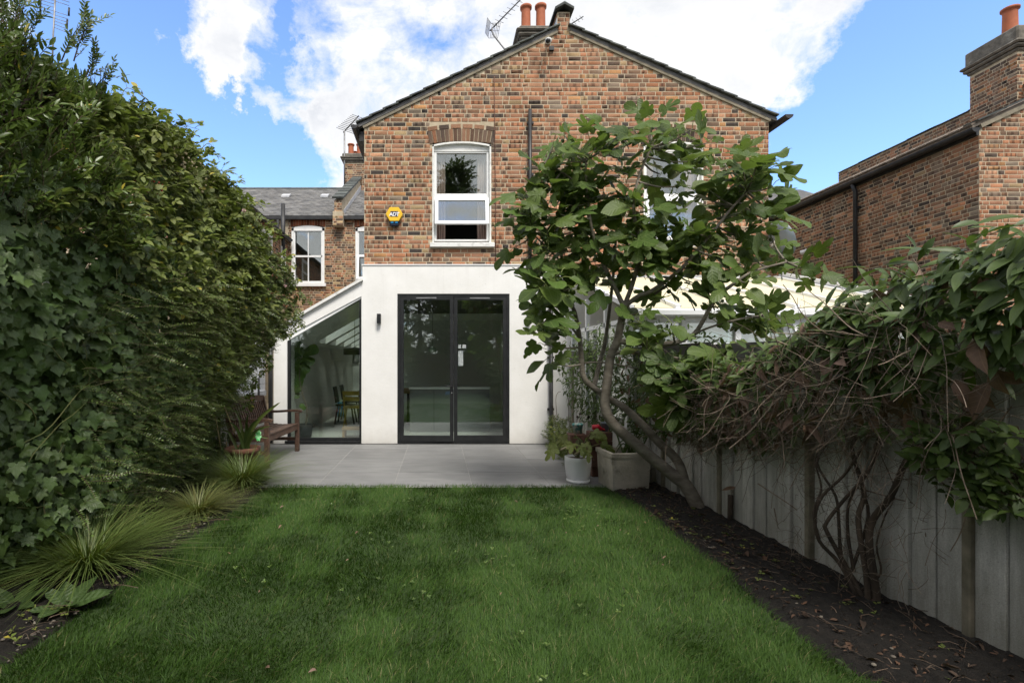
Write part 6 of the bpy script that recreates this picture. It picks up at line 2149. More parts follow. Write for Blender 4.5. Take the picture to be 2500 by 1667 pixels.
# fine leaved shrub with spreading sprays
pv = thing('privet_shrub', 'fine leaved green shrub with flat spreading sprays among the ivy', 'shrub', (-2.9, 5.2, 0))
pvp = [twig(.30, 13, .026, .5, 58, .12, True, 2, 20 + s_, .002, True, .35, .3) for s_ in range(6)]
P, N_ = hedge_pts(1900, lambda y, z, r: (y > 3.5) & (y < 7.0) & (z < 2.25) & (z > .05) & (r < np.interp(z, [0, .4, 1.9, 2.3], [.45, .75, .8, .1]) * np.interp(y, [3.5, 4.6, 7], [.25, 1, .8])), .16, 0, bump=.12, seed=4)
n = len(P)
P[:, 0] += rng.uniform(-.05, .05, n)
D = np.array([.75, -.05, .10]) + rng.normal(0, .40, (n, 3)); D[:, 2] *= .7
Nn = np.array([-.1, -.35, 1.0]) + rng.normal(0, .35, (n, 3))
sc = rng.uniform(.6, 1.15, n)
scatter(pv, 'spray', 'sprays', pvp, rng.integers(0, 6, n), P, frames(D, Nn), sc, [M['privet'], M['twig']], 300, vis(P, sc))

# rose at the house end
rs = thing('climbing_rose', 'leafy climbing rose overhanging the bench, a few pink blooms', 'rose bush', (-2.9, 6.9, 0))
rsp = [compound(.040, 5, 40 + s_, .62, 3) for s_ in range(6)]
P, N_ = hedge_pts(3600, lambda y, z, r: (y > 5.9 + .3 * np.sin(z * 4)) & (z > zi(y) + .15), .24, .25, y1=7.62, bump=.13, seed=5)
n = len(P)
D = N_ * .4 + np.array([.25, .0, -.35]) + rng.normal(0, .5, (n, 3))
Nn = N_ * .5 + np.array([.1, -.3, .7]) + rng.normal(0, .4, (n, 3))
sc = rng.uniform(.65, 1.2, n)
scatter(rs, 'leaf', 'rose_leaves', rsp, rng.integers(0, 6, n), P, frames(D, Nn), sc, [M['rose'], M['greenstem']], 300, vis(P, sc))
st = []
dang, dD = [], []
for (pl) in (((700, 700, 7.2), (735, 722, 7.25), (758, 735, 7.3)), ((690, 760, 7.2), (725, 770, 7.25), (740, 790, 7.3)), ((640, 850, 7.1), (652, 880, 7.15), (640, 905, 7.2)), ((600, 900, 7), (618, 925, 7.05), (606, 960, 7.1)),
             ((590, 930, 7), (600, 975, 7.1), (612, 985, 7.2)), ((680, 800, 7.2), (700, 815, 7.25), (712, 790, 7.3)), ((560, 900, 6.8), (590, 880, 7), (630, 860, 7.1)), ((620, 520, 6.2), (640, 555, 6.4), (650, 600, 6.6)), ((690, 640, 7), (712, 672, 7.1), (730, 720, 7.2))):
    Q = catmull([W(*q) for q in pl], 4)
    st.append(tubep(Q, [.004, .0015], 4))
    for q in Q[1::2]:
        dang.append(np.array(q)); dD.append(np.array([.3, -.2, -.6]))
for k in range(40):
    q = P[rng.integers(0, n)]
    pts = [Vector(q)]; d_ = Vector((rng.uniform(0, .4), rng.uniform(-.5, .5), rng.uniform(0, .6)))
    for s_ in range(4): d_ = d_ + Vector((.02, 0, -.2)); pts.append(pts[-1] + d_ * .11)
    st.append(tubep(catmull(pts, 2), [.004, .0015], 4))
st.append(tubep(catmull([Vector((-2.95, 6.9, 0)), Vector((-2.9, 6.85, .9)), Vector((-2.6, 6.9, 1.6)), Vector((-2.3, 7.0, 2.2))], 5), [.025, .008], 6))
p = cat(st)
link_mesh('cane', np_mesh('cane', p.V - np.array(wo_of(rs)), p.T, None, None, [M['greenstem']]), rs)['kind'] = 'stuff'
mm = [q.mesh('leaf', [M['rose'], M['greenstem']]) for q in rsp]
for q, dd in zip(dang, dD):
    for k in range(3): place('leaf', mm[int(rng.integers(0, 6))], rs, q, frames((dd + rng.normal(0, .5, 3))[None], np.array([[.2, -.8, .3]]) + rng.normal(0, .3, (1, 3)))[0], float(rng.uniform(.8, 1.4)))
pet = oval_leaf(.9, 3, 1, .25, .2); petm = pet.mesh('petal', [M['pinkflower']])
for (px_, py_, d_) in ((574, 558, 5.95), (648, 640, 6.6), (655, 655, 6.7), (590, 520, 6.0), (690, 700, 7.0)):
    c = W(px_, py_, d_) + Vector((.06, -.08, 0))
    for k in range(9):
        a = k * 2.4
        place('petal', petm, rs, c, frames(np.array([[math.cos(a) * .8, -.5, math.sin(a) * .8]]), np.array([[0, -1, .3]]))[0], .030 - .001 * k)

# strap leaves in the terracotta pot, with some weeds
sp = thing('strap_leaf_plant', 'upright strap leaved plant growing in the terracotta pot', 'plant', (TCX, TCY, .3))
def strap(pts, w0):
    Q = catmull(pts, 5)
    n = len(Q)
    V, UV = [], []
    for i, q in enumerate(Q):
        t = i / (n - 1)
        wd = w0 * (1 - t) ** .55 * (.6 + .4 * min(1, t * 4))
        tan = (Q[min(i + 1, n - 1)] - Q[max(i - 1, 0)]).normalized()
        s_ = tan.cross(Vector((.3, -1, .2))).normalized() * wd / 2
        f_ = Vector((0, .25, 0)) * wd
        V += [q - s_, q + f_, q + s_]; UV += [(0, t), (.5, t), (1, t)]
    T = []
    for i in range(n - 1):
        a = 3 * i
        for c in (0, 1): T += [(a + c, a + c + 1, a + c + 4), (a + c, a + c + 4, a + c + 3)]
    return Proto([tuple(v) for v in V], T, UV)
for (tip, w0) in (((685, 981), .065), ((600, 1028), .045), ((645, 1045), .05), ((622, 1056), .04), ((575, 1000), .045), ((560, 1030), .05), ((655, 1070), .045), ((606, 1010), .04), ((540, 1050), .045), ((632, 1022), .05), ((585, 1050), .05), ((660, 1040), .04)):
    a = Vector((TCX + rng.uniform(-.06, .06), TCY + rng.uniform(-.06, .06), .31))
    c = W(tip[0], tip[1], 6.45 + rng.uniform(-.25, .1))
    mid = a.lerp(c, .5) + Vector((0, 0, .09))
    p = strap([a, mid, c], w0)
    link_mesh('leaf', np_mesh('leaf', p.V - np.array(wo_of(sp)), p.T, p.UV, None, [M['strap']]), sp)

# ------------------------------------------------------------------ fig tree
fig = thing('fig_tree', 'leaning fig tree with big lobed leaves and small green figs', 'tree', (2.46, 4.88, 0))
BR = [  # (px, py, depth) and end radii
    ([(1712, 1262, 4.86), (1700, 1230, 4.88), (1673, 1183, 4.92), (1644, 1160, 4.96), (1597, 1122, 5.0), (1549, 1081, 5.03), (1504, 1042, 5.06), (1482, 1010, 5.08), (1477, 979, 5.1), (1483, 927, 5.1), (1491, 870, 5.1), (1504, 841, 5.1), (1514, 800, 5.08), (1523, 749, 5.05)], .066, .034),
    ([(1673, 1183, 4.92), (1654, 1125, 5.0), (1606, 1077, 5.08), (1565, 1033, 5.14), (1523, 994, 5.2), (1488, 974, 5.25), (1466, 959, 5.28), (1427, 924, 5.32), (1420, 880, 5.34), (1415, 825, 5.35), (1404, 766, 5.35), (1386, 719, 5.35), (1372, 640, 5.35), (1368, 560, 5.3)], .046, .014),
    ([(1450, 945, 5.3), (1466, 880, 5.4), (1478, 832, 5.42), (1490, 740, 5.42), (1499, 654, 5.4), (1505, 560, 5.35)], .026, .012),
    ([(1523, 749, 5.05), (1500, 700, 5.05), (1477, 654, 5.05), (1455, 600, 5.05), (1443, 550, 5.0), (1432, 463, 5.0), (1430, 393, 4.95)], .024, .010),
    ([(1523, 749, 5.05), (1545, 690, 5.0), (1564, 610, 4.9), (1553, 555, 4.85), (1547, 497, 4.8), (1560, 430, 4.8), (1590, 360, 4.8)], .024, .010),
    ([(1523, 749, 5.05), (1560, 722, 4.95), (1590, 710, 4.9), (1660, 658, 4.8), (1729, 580, 4.7), (1781, 515, 4.65), (1824, 467, 4.6)], .024, .010),
    ([(1545, 735, 5.0), (1590, 722, 5.0), (1650, 680, 4.95), (1668, 655, 4.95)], .018, .009),
    ([(1508, 833, 5.1), (1587, 840, 5.0), (1640, 838, 4.9), (1676, 825, 4.85), (1703, 805, 4.8), (1746, 732, 4.7), (1795, 690, 4.6), (1842, 662, 4.55), (1920, 640, 4.5)], .030, .010),
    ([(1498, 864, 5.1), (1545, 859, 5.0), (1600, 885, 4.85), (1651, 921, 4.7), (1720, 935, 4.6)], .019, .009),
    ([(1545, 859, 5.0), (1650, 873, 4.8), (1720, 890, 4.6)], .012, .007),
    ([(1423, 887, 5.33), (1475, 885, 5.25), (1560, 900, 5.1)], .010, .006),
    ([(1415, 825, 5.35), (1380, 780, 5.35), (1340, 740, 5.3), (1310, 700, 5.25)], .014, .007),
    ([(1372, 640, 5.35), (1330, 600, 5.3), (1290, 560, 5.25)], .012, .006),
    ([(1430, 463, 5.0), (1370, 420, 4.95), (1330, 400, 4.95)], .011, .006),
    ([(1640, 838, 4.9), (1730, 800, 4.7), (1800, 780, 4.55), (1860, 770, 4.5)], .012, .006),
]
limb_pts = []
for i, (pl, r0, r1) in enumerate(BR):
    Q = catmull([W(*q) for q in pl], 5)
    m_ = MB().tube(Q, [r0, r1], 10 if r0 > .03 else 7)
    m_.build('trunk' if i == 0 else 'limb', M['bark'], fig)
    f = np.linspace(0, 1, len(Q))
    for q in Q[int(len(Q) * (.55 if i < 2 else .25)):]: limb_pts.append(np.array(q))
limb_pts = np.array(limb_pts)
TIPS = [(1590, 290), (1545, 315), (1640, 335), (1690, 315), (1725, 350), (1490, 345), (1440, 350), (1400, 370), (1350, 355), (1312, 385), (1285, 415), (1375, 325), (1480, 320),
        (1770, 400), (1815, 420), (1850, 395), (1890, 385), (1885, 455), (1845, 470), (1900, 515), (1870, 535), (1820, 500), (1795, 465), (1880, 575),
        (1560, 400), (1610, 425), (1660, 455), (1700, 470), (1745, 500), (1505, 415), (1450, 430), (1400, 440), (1345, 450), (1300, 470),
        (1270, 515), (1248, 560), (1235, 600), (1275, 620), (1310, 565), (1330, 520), (1380, 500), (1430, 490), (1480, 480), (1540, 485), (1590, 510), (1640, 525),
        (1295, 655), (1340, 625), (1390, 590), (1440, 570), (1490, 560), (1540, 570), (1590, 590), (1640, 600), (1690, 560), (1740, 575), (1790, 590),
        (1330, 690), (1290, 720), (1370, 665), (1420, 640), (1360, 730), (1295, 790), (1325, 840), (1380, 800), (1350, 885), (1335, 760), (1400, 700),
        (1850, 640), (1900, 620), (1950, 640), (2000, 655), (1820, 690), (1780, 720), (1850, 735), (1890, 700), (1800, 780), (1760, 750), (1880, 780), (1830, 770),
        (1600, 650), (1650, 690), (1705, 705), (1560, 700), (1620, 760), (1680, 780), (1500, 640), (1555, 645), (1720, 640), (1470, 690), (1560, 790), (1600, 740),
        (1600, 890), (1650, 900), (1700, 890), (1745, 925), (1690, 955), (1630, 940), (1765, 885), (1710, 990), (1660, 975), (1440, 380), (1250, 480), (1310, 610), (1420, 540)]
CR_POLY = [(1560, 330), (1700, 330), (1870, 410), (1880, 560), (1800, 640), (1790, 760), (1560, 800), (1380, 780), (1270, 680), (1265, 520), (1330, 400), (1450, 360)]
def in_poly(x, y, p):
    c = False
    for i in range(len(p)):
        (x0, y0), (x1, y1) = p[i - 1], p[i]
        if (y0 > y) != (y1 > y) and x < (x1 - x0) * (y - y0) / (y1 - y0) + x0: c = not c
    return c
TIPS = [((a + 28 if a < 1320 else a), b) for a, b in TIPS if not (1480 < a < 1960 and 675 < b < 800 and (a * 7 + b) % 3 < 2)]
TIPS += [(1605, 705), (1690, 690), (1555, 765), (1860, 735), (1775, 720), (1640, 790), (1580, 830)]
NT_ = len(TIPS) + 32
while len(TIPS) < NT_:
    q = (rng.uniform(1240, 1900), rng.uniform(320, 660))
    if in_poly(q[0], q[1], CR_POLY) and min((q[0] - a) ** 2 + (q[1] - b) ** 2 for a, b in TIPS) > 500: TIPS.append(q)
fgp = [lobed_leaf(h_, (0, .40), dr_, fo_, wv, s_, .55) for s_, (h_, dr_, fo_, wv) in enumerate(((FIG5, .20, .10, .14), (FIG3, .32, .14, .16), (FIG3, .12, .22, .12), (FIG5, .34, .06, .18), (FIG1, .25, .16, .14), (FIG3, .45, .10, .14)))]
fp, fD, fN, fs_, pet_ = [], [], [], [], []
shoots = []
figs = []
for (tx, ty) in TIPS:
    ex = (tx - 1560) / 400
    d_ = 4.95 - .28 * max(0, ex) + .30 * max(0, -ex) + rng.normal(0, .16)
    if ty > 860 and tx > 1560: d_ = 4.62 + rng.normal(0, .08)
    tip = np.array(W(tx, ty, d_))
    dd = np.linalg.norm(limb_pts - tip, axis=1) + .35 * np.maximum(0, limb_pts[:, 2] - tip[2])
    a = limb_pts[np.argmin(dd)]
    L = np.linalg.norm(tip - a)
    if L > .06:
        mid = a + (tip - a) * .5 + np.array([0, 0, -.06 * L])
        shoots.append(tubep(catmull([Vector(a), Vector(mid), Vector(tip)], 4), [.009 + .006 * min(1, L), .005], 5))
    ax_ = (tip - a) / max(L, .05) * .5 + np.array([0, -.05, .6]); ax_ /= np.linalg.norm(ax_)
    nl = int(rng.integers(5, 9))
    ph = rng.uniform(0, 6.28)
    for k in range(nl):
        al = ph + k * 2.4
        u = np.cross(ax_, np.array([.2, .9, .1])); u /= np.linalg.norm(u)
        v = np.cross(ax_, u)
        el = rng.uniform(.15, .75)
        out = (u * math.cos(al) + v * math.sin(al)) * math.cos(el) + ax_ * math.sin(el)
        base = tip - ax_ * (.20 * k / nl)
        pl_ = rng.uniform(.05, .12)
        lb = base + out * pl_
        pet_.append(tubep([base, base + out * pl_ * .5 + np.array([0, 0, .012]), lb], .0032, 4, 0))
        fp.append(lb); fD.append(out + np.array([0, -.12, rng.uniform(-.75, .05)]))
        fN.append(np.array([0, -.62, .62]) + out * .15 + rng.normal(0, .30, 3)); fs_.append(rng.choice([.105, .14, .165, .195, .225, .265]) * rng.uniform(.85, 1.08))
    for k in range(int(rng.integers(0, 3))):
        figs.append(tip - ax_ * rng.uniform(.02, .16) + rng.normal(0, .022, 3))
fp, fD, fN, fs_ = map(np.array, (fp, fD, fN, fs_))
n = len(fp)
scatter(fig, 'leaf', 'fig_leaves', fgp, rng.integers(0, 6, n), fp, frames(fD, fN), fs_, [M['fig']], 300, key=fp[:, 1] * .8 - fs_ * 4)
p = cat(shoots)
link_mesh('shoot', np_mesh('shoot', p.V - np.array(wo_of(fig)), p.T, None, None, [M['bark']]), fig)['kind'] = 'stuff'
p = cat(pet_)
link_mesh('petiole', np_mesh('petiole', p.V - np.array(wo_of(fig)), p.T, None, None, [mat('fig_petiole', (.22, .26, .075), rough=.5)]), fig)['kind'] = 'stuff'
figm = ball_mesh('fig_fruit', M['figfruit'], 8)
for q in figs: place('fig_fruit', figm, fig, q, None, float(rng.uniform(.014, .024)))
cutm = M['bamboo']
MB().tube([W(1545, 861, 4.97), W(1545, 858, 4.94)], .021, 12).build('pruned_end', cutm, fig)

# ------------------------------------------------------------------ climber over the concrete fence
CY_ = [1.2, 2.0, 2.27, 2.64, 3.07, 3.5, 3.9, 4.5, 5.3, 6.2, 7.2, 8.4]
CZ_ = [2.15, 2.08, 2.0, 1.93, 1.82, 1.62, 1.46, 1.48, 1.66, 1.88, 1.86, 1.70]
CB_ = [1.25, 1.20, 1.15, 1.02, .92, .86, .78, .70, .62, .55, .50, .5]
def climb_pts(n, y0, y1, seed, depth=.10, lo=0.0, hi=1.0):
    g = np.random.default_rng(seed)
    y = g.uniform(y0, y1, n)
    top = np.interp(y, CY_, CZ_); bot = np.interp(y, CY_, CB_)
    f = g.uniform(lo, hi, n)
    z = bot + (top - bot) * f
    bul = .10 + .30 * np.sin(np.clip(f, 0, 1) * np.pi * .80) ** 1.0
    bul = bul * np.interp(y, [1, 3.2, 5, 6], [1.0, 1.0, .8, .9])
    ontop = f > .93
    fx = np.array([fence_x(v) for v in y])
    x = fx - bul + g.exponential(depth, n) + snoise(y * 4, z * 4, 5) * .05
    x = np.where(ontop, fx - .30 + g.uniform(0, .8, n), x)
    z = z + np.where(ontop, snoise(y * 5, x * 3, 8) * .05, 0)
    N_ = np.stack([np.where(ontop, -.3, -1.0), np.full(n, -.35), np.where(ontop, 1.0, .25 + .5 * f)], 1)
    return np.stack([x, y, z], 1), N_ / np.linalg.norm(N_, axis=1, keepdims=True), f


cl = thing('climber', 'evergreen climber with drooping long leaves and brown tangled stems over concrete fence', 'climber', (2.55, 2.98, 0))
lan = [oval_leaf(.27, 5, 1.0, .28, .16, rng.uniform(-.3, .3), .9) for _ in range(4)] + [oval_leaf(.36, 5, 1.0, .2, .2, .1, .9)]
# near part: long leaves, mostly towards the top and the near end
Pn, Nn_, f = climb_pts(1150, 1.7, 3.0, 6, .09, .28, 1.08)
Pm, Nm_, f2 = climb_pts(820, 2.8, 5.0, 7, .07, .66, 1.08)
Pq, Nq_, f3 = climb_pts(120, 2.9, 4.6, 17, .06, .1, .6)
P = np.concatenate([Pn, Pm, Pq]); N_ = np.concatenate([Nn_, Nm_, Nq_])
n = len(P)
D = N_ * .35 + np.array([-.25, -.15, -.55]) + rng.normal(0, .42, (n, 3))
Nn = N_ * .6 + np.array([-.1, -.2, .75]) + rng.normal(0, .33, (n, 3))
sc = rng.uniform(.085, .17, n)
scatter(cl, 'leaf', 'climber_leaves', lan, rng.integers(0, 5, n), P, frames(D, Nn), sc, [M['clematis']], 300)
# shorter leaves on the far part, behind the fig
Pn, Nn_, f = climb_pts(3600, 4.4, 8.3, 8, .10, -.02, 1.06)
n = len(Pn)
D = Nn_ * .3 + np.array([-.2, -.1, -.5]) + rng.normal(0, .5, (n, 3))
Nn = Nn_ * .6 + np.array([-.1, -.3, .6]) + rng.normal(0, .4, (n, 3))
sc = rng.uniform(.045, .10, n)
p = join_inst(lan, rng.integers(0, 5, n), Pn, frames(D, Nn), sc)
link_mesh('climber_leaves', np_mesh('climber_leaves', p.V - np.array(wo_of(cl)), p.T, p.UV, None, [M['clematis']]), cl)['kind'] = 'stuff'
# dead leaves
Pn, Nn_, f = climb_pts(190, 1.9, 4.5, 9, .03, .1, .95)
Pm, Nm_, _ = climb_pts(130, 4.0, 6.2, 19, .05, -.05, .75)
P = np.concatenate([Pn, Pm]); N_ = np.concatenate([Nn_, Nm_])
n = len(P)
D = np.array([-.1, -.1, -.9]) + rng.normal(0, .4, (n, 3)); Nn = N_ + rng.normal(0, .5, (n, 3))
dl = [oval_leaf(.38, 4, 1.0, .35, .4, .5, .9), oval_leaf(.3, 4, 1, -.3, .5, -.6, .9), oval_leaf(.45, 4, 1, .5, .3, .9, .9)]
sc = rng.uniform(.06, .135, n) * np.where(np.arange(n) < 190, 1.35, .85)
scatter(cl, 'dead_leaf', 'dead_leaves', dl, rng.integers(0, 3, n), P, frames(D, Nn), sc, [M['deadleaf']], 200)
# tangle of thin stems
tg = []
g = np.random.default_rng(99)
for k in range(1150):
    P_, N1, f = climb_pts(1, 2.4, 4.9, 1000 + k, .06, -.05, .66)
    q = Vector(P_[0])
    d_ = Vector((g.normal(-.1, .3), g.normal(0, 1), g.normal(-.1, .55))).normalized()
    pts = [q]
    L = g.uniform(.2, .6)
    pts[0].x -= g.uniform(0, .07)
    cu = Vector(g.normal(0, .55, 3))
    for s_ in range(6):
        d_ = (d_ + cu * .34 + Vector(g.normal(0, .12, 3))).normalized()
        pts.append(pts[-1] + d_ * L / 6)
    r0 = g.choice([.0014, .002, .0028, .0042], p=[.25, .35, .28, .12])
    tg.append(tubep(catmull(pts, 2), [r0, r0 * .6], 3))
p = cat(tg)
link_mesh('tangled_stems', np_mesh('tangled_stems', p.V - np.array(wo_of(cl)), p.T, None, None, [M['tangle']]), cl)['kind'] = 'stuff'
# fresh long leaves along the crest
# hanging roots and dry shoots below the mass
for (pl, r0) in ((((2140, 1490, 2.96), (2138, 1440, 2.97), (2122, 1330, 3.0), (2130, 1270, 3.02), (2175, 1210, 3.0), (2205, 1140, 3.0), (2235, 1085, 3.0)), .030),
                 (((2120, 1470, 2.97), (2115, 1400, 3.0), (2095, 1270, 3.05), (2110, 1210, 3.05), (2098, 1160, 3.1), (2080, 1090, 3.1)), .022),
                 (((2095, 1460, 3.02), (2050, 1375, 3.1), (2000, 1320, 3.15), (1990, 1260, 3.15), (2008, 1210, 3.15), (2060, 1160, 3.1), (2100, 1100, 3.05)), .016),
                 (((2110, 1465, 3.0), (2070, 1390, 3.08), (2020, 1300, 3.12), (2018, 1275, 3.12), (2060, 1220, 3.08), (2120, 1150, 3.0), (2140, 1080, 3.0)), .018),
                 (((2090, 1420, 3.05), (2055, 1360, 3.1), (2048, 1280, 3.1), (2040, 1210, 3.12), (1995, 1130, 3.2)), .014),
                 (((2085, 1395, 3.06), (2070, 1300, 3.1), (2075, 1220, 3.1), (2125, 1140, 3.05)), .012),
                 (((2080, 1390, 3.08), (2120, 1260, 3.05), (2105, 1180, 3.1), (2145, 1100, 3.0)), .012),
                 (((2100, 1440, 3.03), (2150, 1400, 2.98), (2140, 1330, 3.0), (2160, 1260, 3.0)), .008),
                 (((2000, 1315, 3.15), (1986, 1250, 3.15), (2005, 1190, 3.18), (1990, 1120, 3.22)), .010)):
    pl = pl + ((pl[-1][0] + 25, pl[-1][1] - 60, pl[-1][2] + .03), (pl[-1][0] - 10, pl[-1][1] - 150, pl[-1][2] + .06))
    pl = [(a_, b_, min(c_, 2.79 / ((a_ - PX) / F + .0617) - r0)) for a_, b_, c_ in pl]
    Q = catmull([W(*q) for q in pl], 4)
    MB().tube(Q, [r0 * .8, r0 * .62, r0 * .5, r0 * .3], 8).build('stem', M['darkbark'], cl)
tg = []
for k in range(260):
    y = g.uniform(2.6, 3.6)
    z = g.uniform(.15, 1.0)
    q = Vector((fence_x(y) - g.uniform(.03, .28), y, z))
    d_ = Vector((g.normal(-.1, .5), g.normal(0, .6), g.normal(0, .8)))
    pts = [q]
    for s_ in range(4):
        d_ = d_ + Vector(g.normal(0, .4, 3)); pts.append(pts[-1] + d_.normalized() * g.uniform(.02, .08))
    tg.append(tubep(catmull(pts, 2), [.0018, .0008], 3))
for (pl) in (((1880, 1010, 3.7), (1940, 1060, 3.6), (2050, 1065, 3.4), (2160, 1050, 3.2)), ((1870, 1080, 3.8), (1930, 1130, 3.6), (1960, 1110, 3.5)), ((2240, 1120, 2.75), (2330, 1200, 2.65), (2420, 1210, 2.5), (2490, 1270, 2.4)),
             ((2090, 1190, 3.1), (2180, 1215, 2.95), (2250, 1240, 2.85), (2260, 1310, 2.8)), ((2352, 1190, 2.55), (2360, 1240, 2.55), (2345, 1300, 2.56), (2320, 1345, 2.6)), ((1890, 1240, 3.85), (1900, 1290, 3.8)), ((1850, 1180, 4.0), (1940, 1240, 3.75), (1955, 1262, 3.7))):
    tg.append(tubep(catmull([W(*q) for q in pl], 5), [.005, .0025], 4))
p = cat(tg)
link_mesh('dry_shoots', np_mesh('dry_shoots', p.V - np.array(wo_of(cl)), p.T, None, None, [M['tangle']]), cl)['kind'] = 'stuff'

# low leafy shrub reaching over the near fence
ls = thing('leafy_shrub', 'dark shrub with paired oval leaflets over the near end of fence', 'shrub', W(2460, 1300, 2.3))
lsp = [compound(.085, 5, 60 + s_, .52, 4) for s_ in range(4)]
tips = [(2290, 1050, 2.6), (2330, 1075, 2.55), (2370, 1060, 2.5), (2410, 1085, 2.45), (2450, 1070, 2.4), (2490, 1090, 2.35), (2340, 1110, 2.55), (2380, 1120, 2.5), (2430, 1130, 2.42), (2480, 1150, 2.36), (2300, 1165, 2.62),
        (2450, 1190, 2.4), (2490, 1220, 2.34), (2430, 1215, 2.42), (2500, 1040, 2.3), (2265, 1085, 2.65), (2310, 1030, 2.55), (2420, 1030, 2.4), (2460, 1120, 2.4), (2400, 1170, 2.45), (2520, 1180, 2.3), (2360, 1040, 2.5), (2475, 1250, 2.35)]
mm = [q.mesh('leaf', [M['clematis'], M['greenstem']]) for q in lsp]
st = []
for i, q in enumerate(tips):
    P_ = W(*q) + Vector((-.03, 0, 0))
    for k in range(3):
        place('leaf', mm[(i + k) % 4], ls, P_, frames(np.array([[-.5, -.1, -.05]]) + rng.normal(0, .45, (1, 3)), np.array([[-.3, -.5, .9]]) + rng.normal(0, .25, (1, 3)))[0], float(rng.uniform(.65, .95)))
    root = W(2560, 1330, 2.3)
    st.append(tubep(catmull([root, root.lerp(P_, .5) + Vector((0, 0, .10)), P_], 4), [.006, .003], 4))
p = cat(st)
link_mesh('stem', np_mesh('stem', p.V - np.array(wo_of(ls)), p.T, None, None, [M['twig']]), ls)['kind'] = 'stuff'

# ------------------------------------------------------------------ small plants on the right
mp = thing('potted_plant', 'plant with deeply cut drooping leaves growing in the white pot', 'plant', (PCX, PCY, .27))
mlf = [lobed_leaf(FIG5, (0, .40), .5, .12, .2, 70 + s_) for s_ in range(3)]
mm = [q.mesh('leaf', [M['bramble']]) for q in mlf]
st = []
for k in range(17):
    a = k * 2.4
    el = rng.uniform(.2, 1.2)
    out = np.array([math.cos(a) * math.cos(el), math.sin(a) * math.cos(el), math.sin(el)])
    L = rng.uniform(.16, .38)
    b0 = np.array([PCX, PCY, .28]); e_ = b0 + out * L + np.array([0, 0, .05])
    st.append(tubep(catmull([Vector(b0), Vector(b0 + out * L * .5 + np.array([0, 0, .06])), Vector(e_)], 3), .004, 4))
    place('leaf', mm[k % 3], mp, e_, frames((out * .7 + np.array([0, -.2, -.6]))[None], np.array([[out[0] * .3, -.8, .7]]))[0], float(rng.uniform(.11, .19)))
p = cat(st); link_mesh('stem', np_mesh('stem', p.V - np.array(wo_of(mp)), p.T, None, None, [M['greenstem']]), mp)
for (a, c) in (((1370, 1098), (1395, 1090)), ((1405, 1108), (1440, 1122))):
    MB().tube(catmull([W(*a, 5.95), W((a[0] + c[0]) / 2, a[1] - 6, 5.9), W(*c, 5.9)], 4), [.016, .006], 6).build('dry_leaf', M['deadflower'], mp)
wd = thing('creeping_weed', 'small leaved creeping weeds at the foot of downpipe', 'weeds', (1.95, 8.3, 0))
wp_ = [twig(.16, 8, .028, .6, 60, .2, True, 2, 90 + s_, .0015) for s_ in range(4)]
n = 620
y = rng.uniform(6.7, 8.8, n)
x = np.interp(y, [6.5, 7.4, 8.8], [1.95, 1.82, 1.93]) + np.abs(rng.normal(0, .16, n)) - .05
z = rng.uniform(0, 1, n) ** 1.5 * np.interp(y, [6.5, 7.6, 8.8], [.28, .40, .52])
P = np.stack([x, y, z], 1)
D = np.array([-.3, -.2, .35]) + rng.normal(0, .55, (n, 3)); Nn = np.array([-.3, -.5, .8]) + rng.normal(0, .3, (n, 3)); sc = rng.uniform(.6, 1.1, n)
scatter(wd, 'sprig', 'sprigs', wp_, rng.integers(0, 4, n), P, frames(D, Nn), sc, [M['rose'], M['greenstem']], 0)
st = []
for (pl) in (((1360, 1020), (1357, 975), (1362, 958), (1369, 956)), ((1388, 1030), (1388, 972)), ((1352, 1030), (1350, 990)), ((1415, 1040), (1416, 1012)), ((1408, 1035), (1410, 1018)), ((1440, 1030), (1436, 1020))):
    st.append(tubep(catmull([W(q[0], q[1], 7.4) for q in pl], 3), .004, 4))
p = cat(st); link_mesh('dry_stalk', np_mesh('dry_stalk', p.V - np.array(wo_of(wd)), p.T, None, None, [M['twig']]), wd)
hm = ball_mesh('seed_head', M['darkbark'], 4)
for q in ((1416, 1010), (1410, 1017), (1436, 1018)): place('seed_head', hm, wd, W(q[0], q[1], 7.4), None, .018)
tp_ = thing('trough_plant', 'dark strap leaves hanging out of the concrete trough', 'plant', (2.2, 5.95, .35))
for k in range(16):
    a = rng.uniform(0, 6.28)
    b0 = Vector((2.2 + rng.normal(0, .05), 5.95 + rng.normal(0, .05), .34))
    e_ = b0 + Vector((math.cos(a) * .22, math.sin(a) * .22, rng.uniform(-.02, .25)))
    p = strap([b0, b0.lerp(e_, .5) + Vector((0, 0, .13)), e_], .025)
    link_mesh('leaf', np_mesh('leaf', p.V - np.array(wo_of(tp_)), p.T, p.UV, None, [M['ivy']]), tp_)
pg = W(1782, 1255, 4.45); pg.z = 0
t = thing('garden_stake', 'short dark stake topped by a curled dead leaf', 'stake', (pg.x, pg.y, 0))
MB().tube([(pg.x, pg.y, -.02), (pg.x + .005, pg.y, .26)], .022, 8).build('stake', M['darkbark'], t)
place('dead_leaf', dl[1].mesh('dead_leaf', [M['deadleaf']]), t, (pg.x + .05, pg.y, .33), frames(np.array([[-.9, 0, -.35]]), np.array([[0, -.6, .6]]))[0], .14)

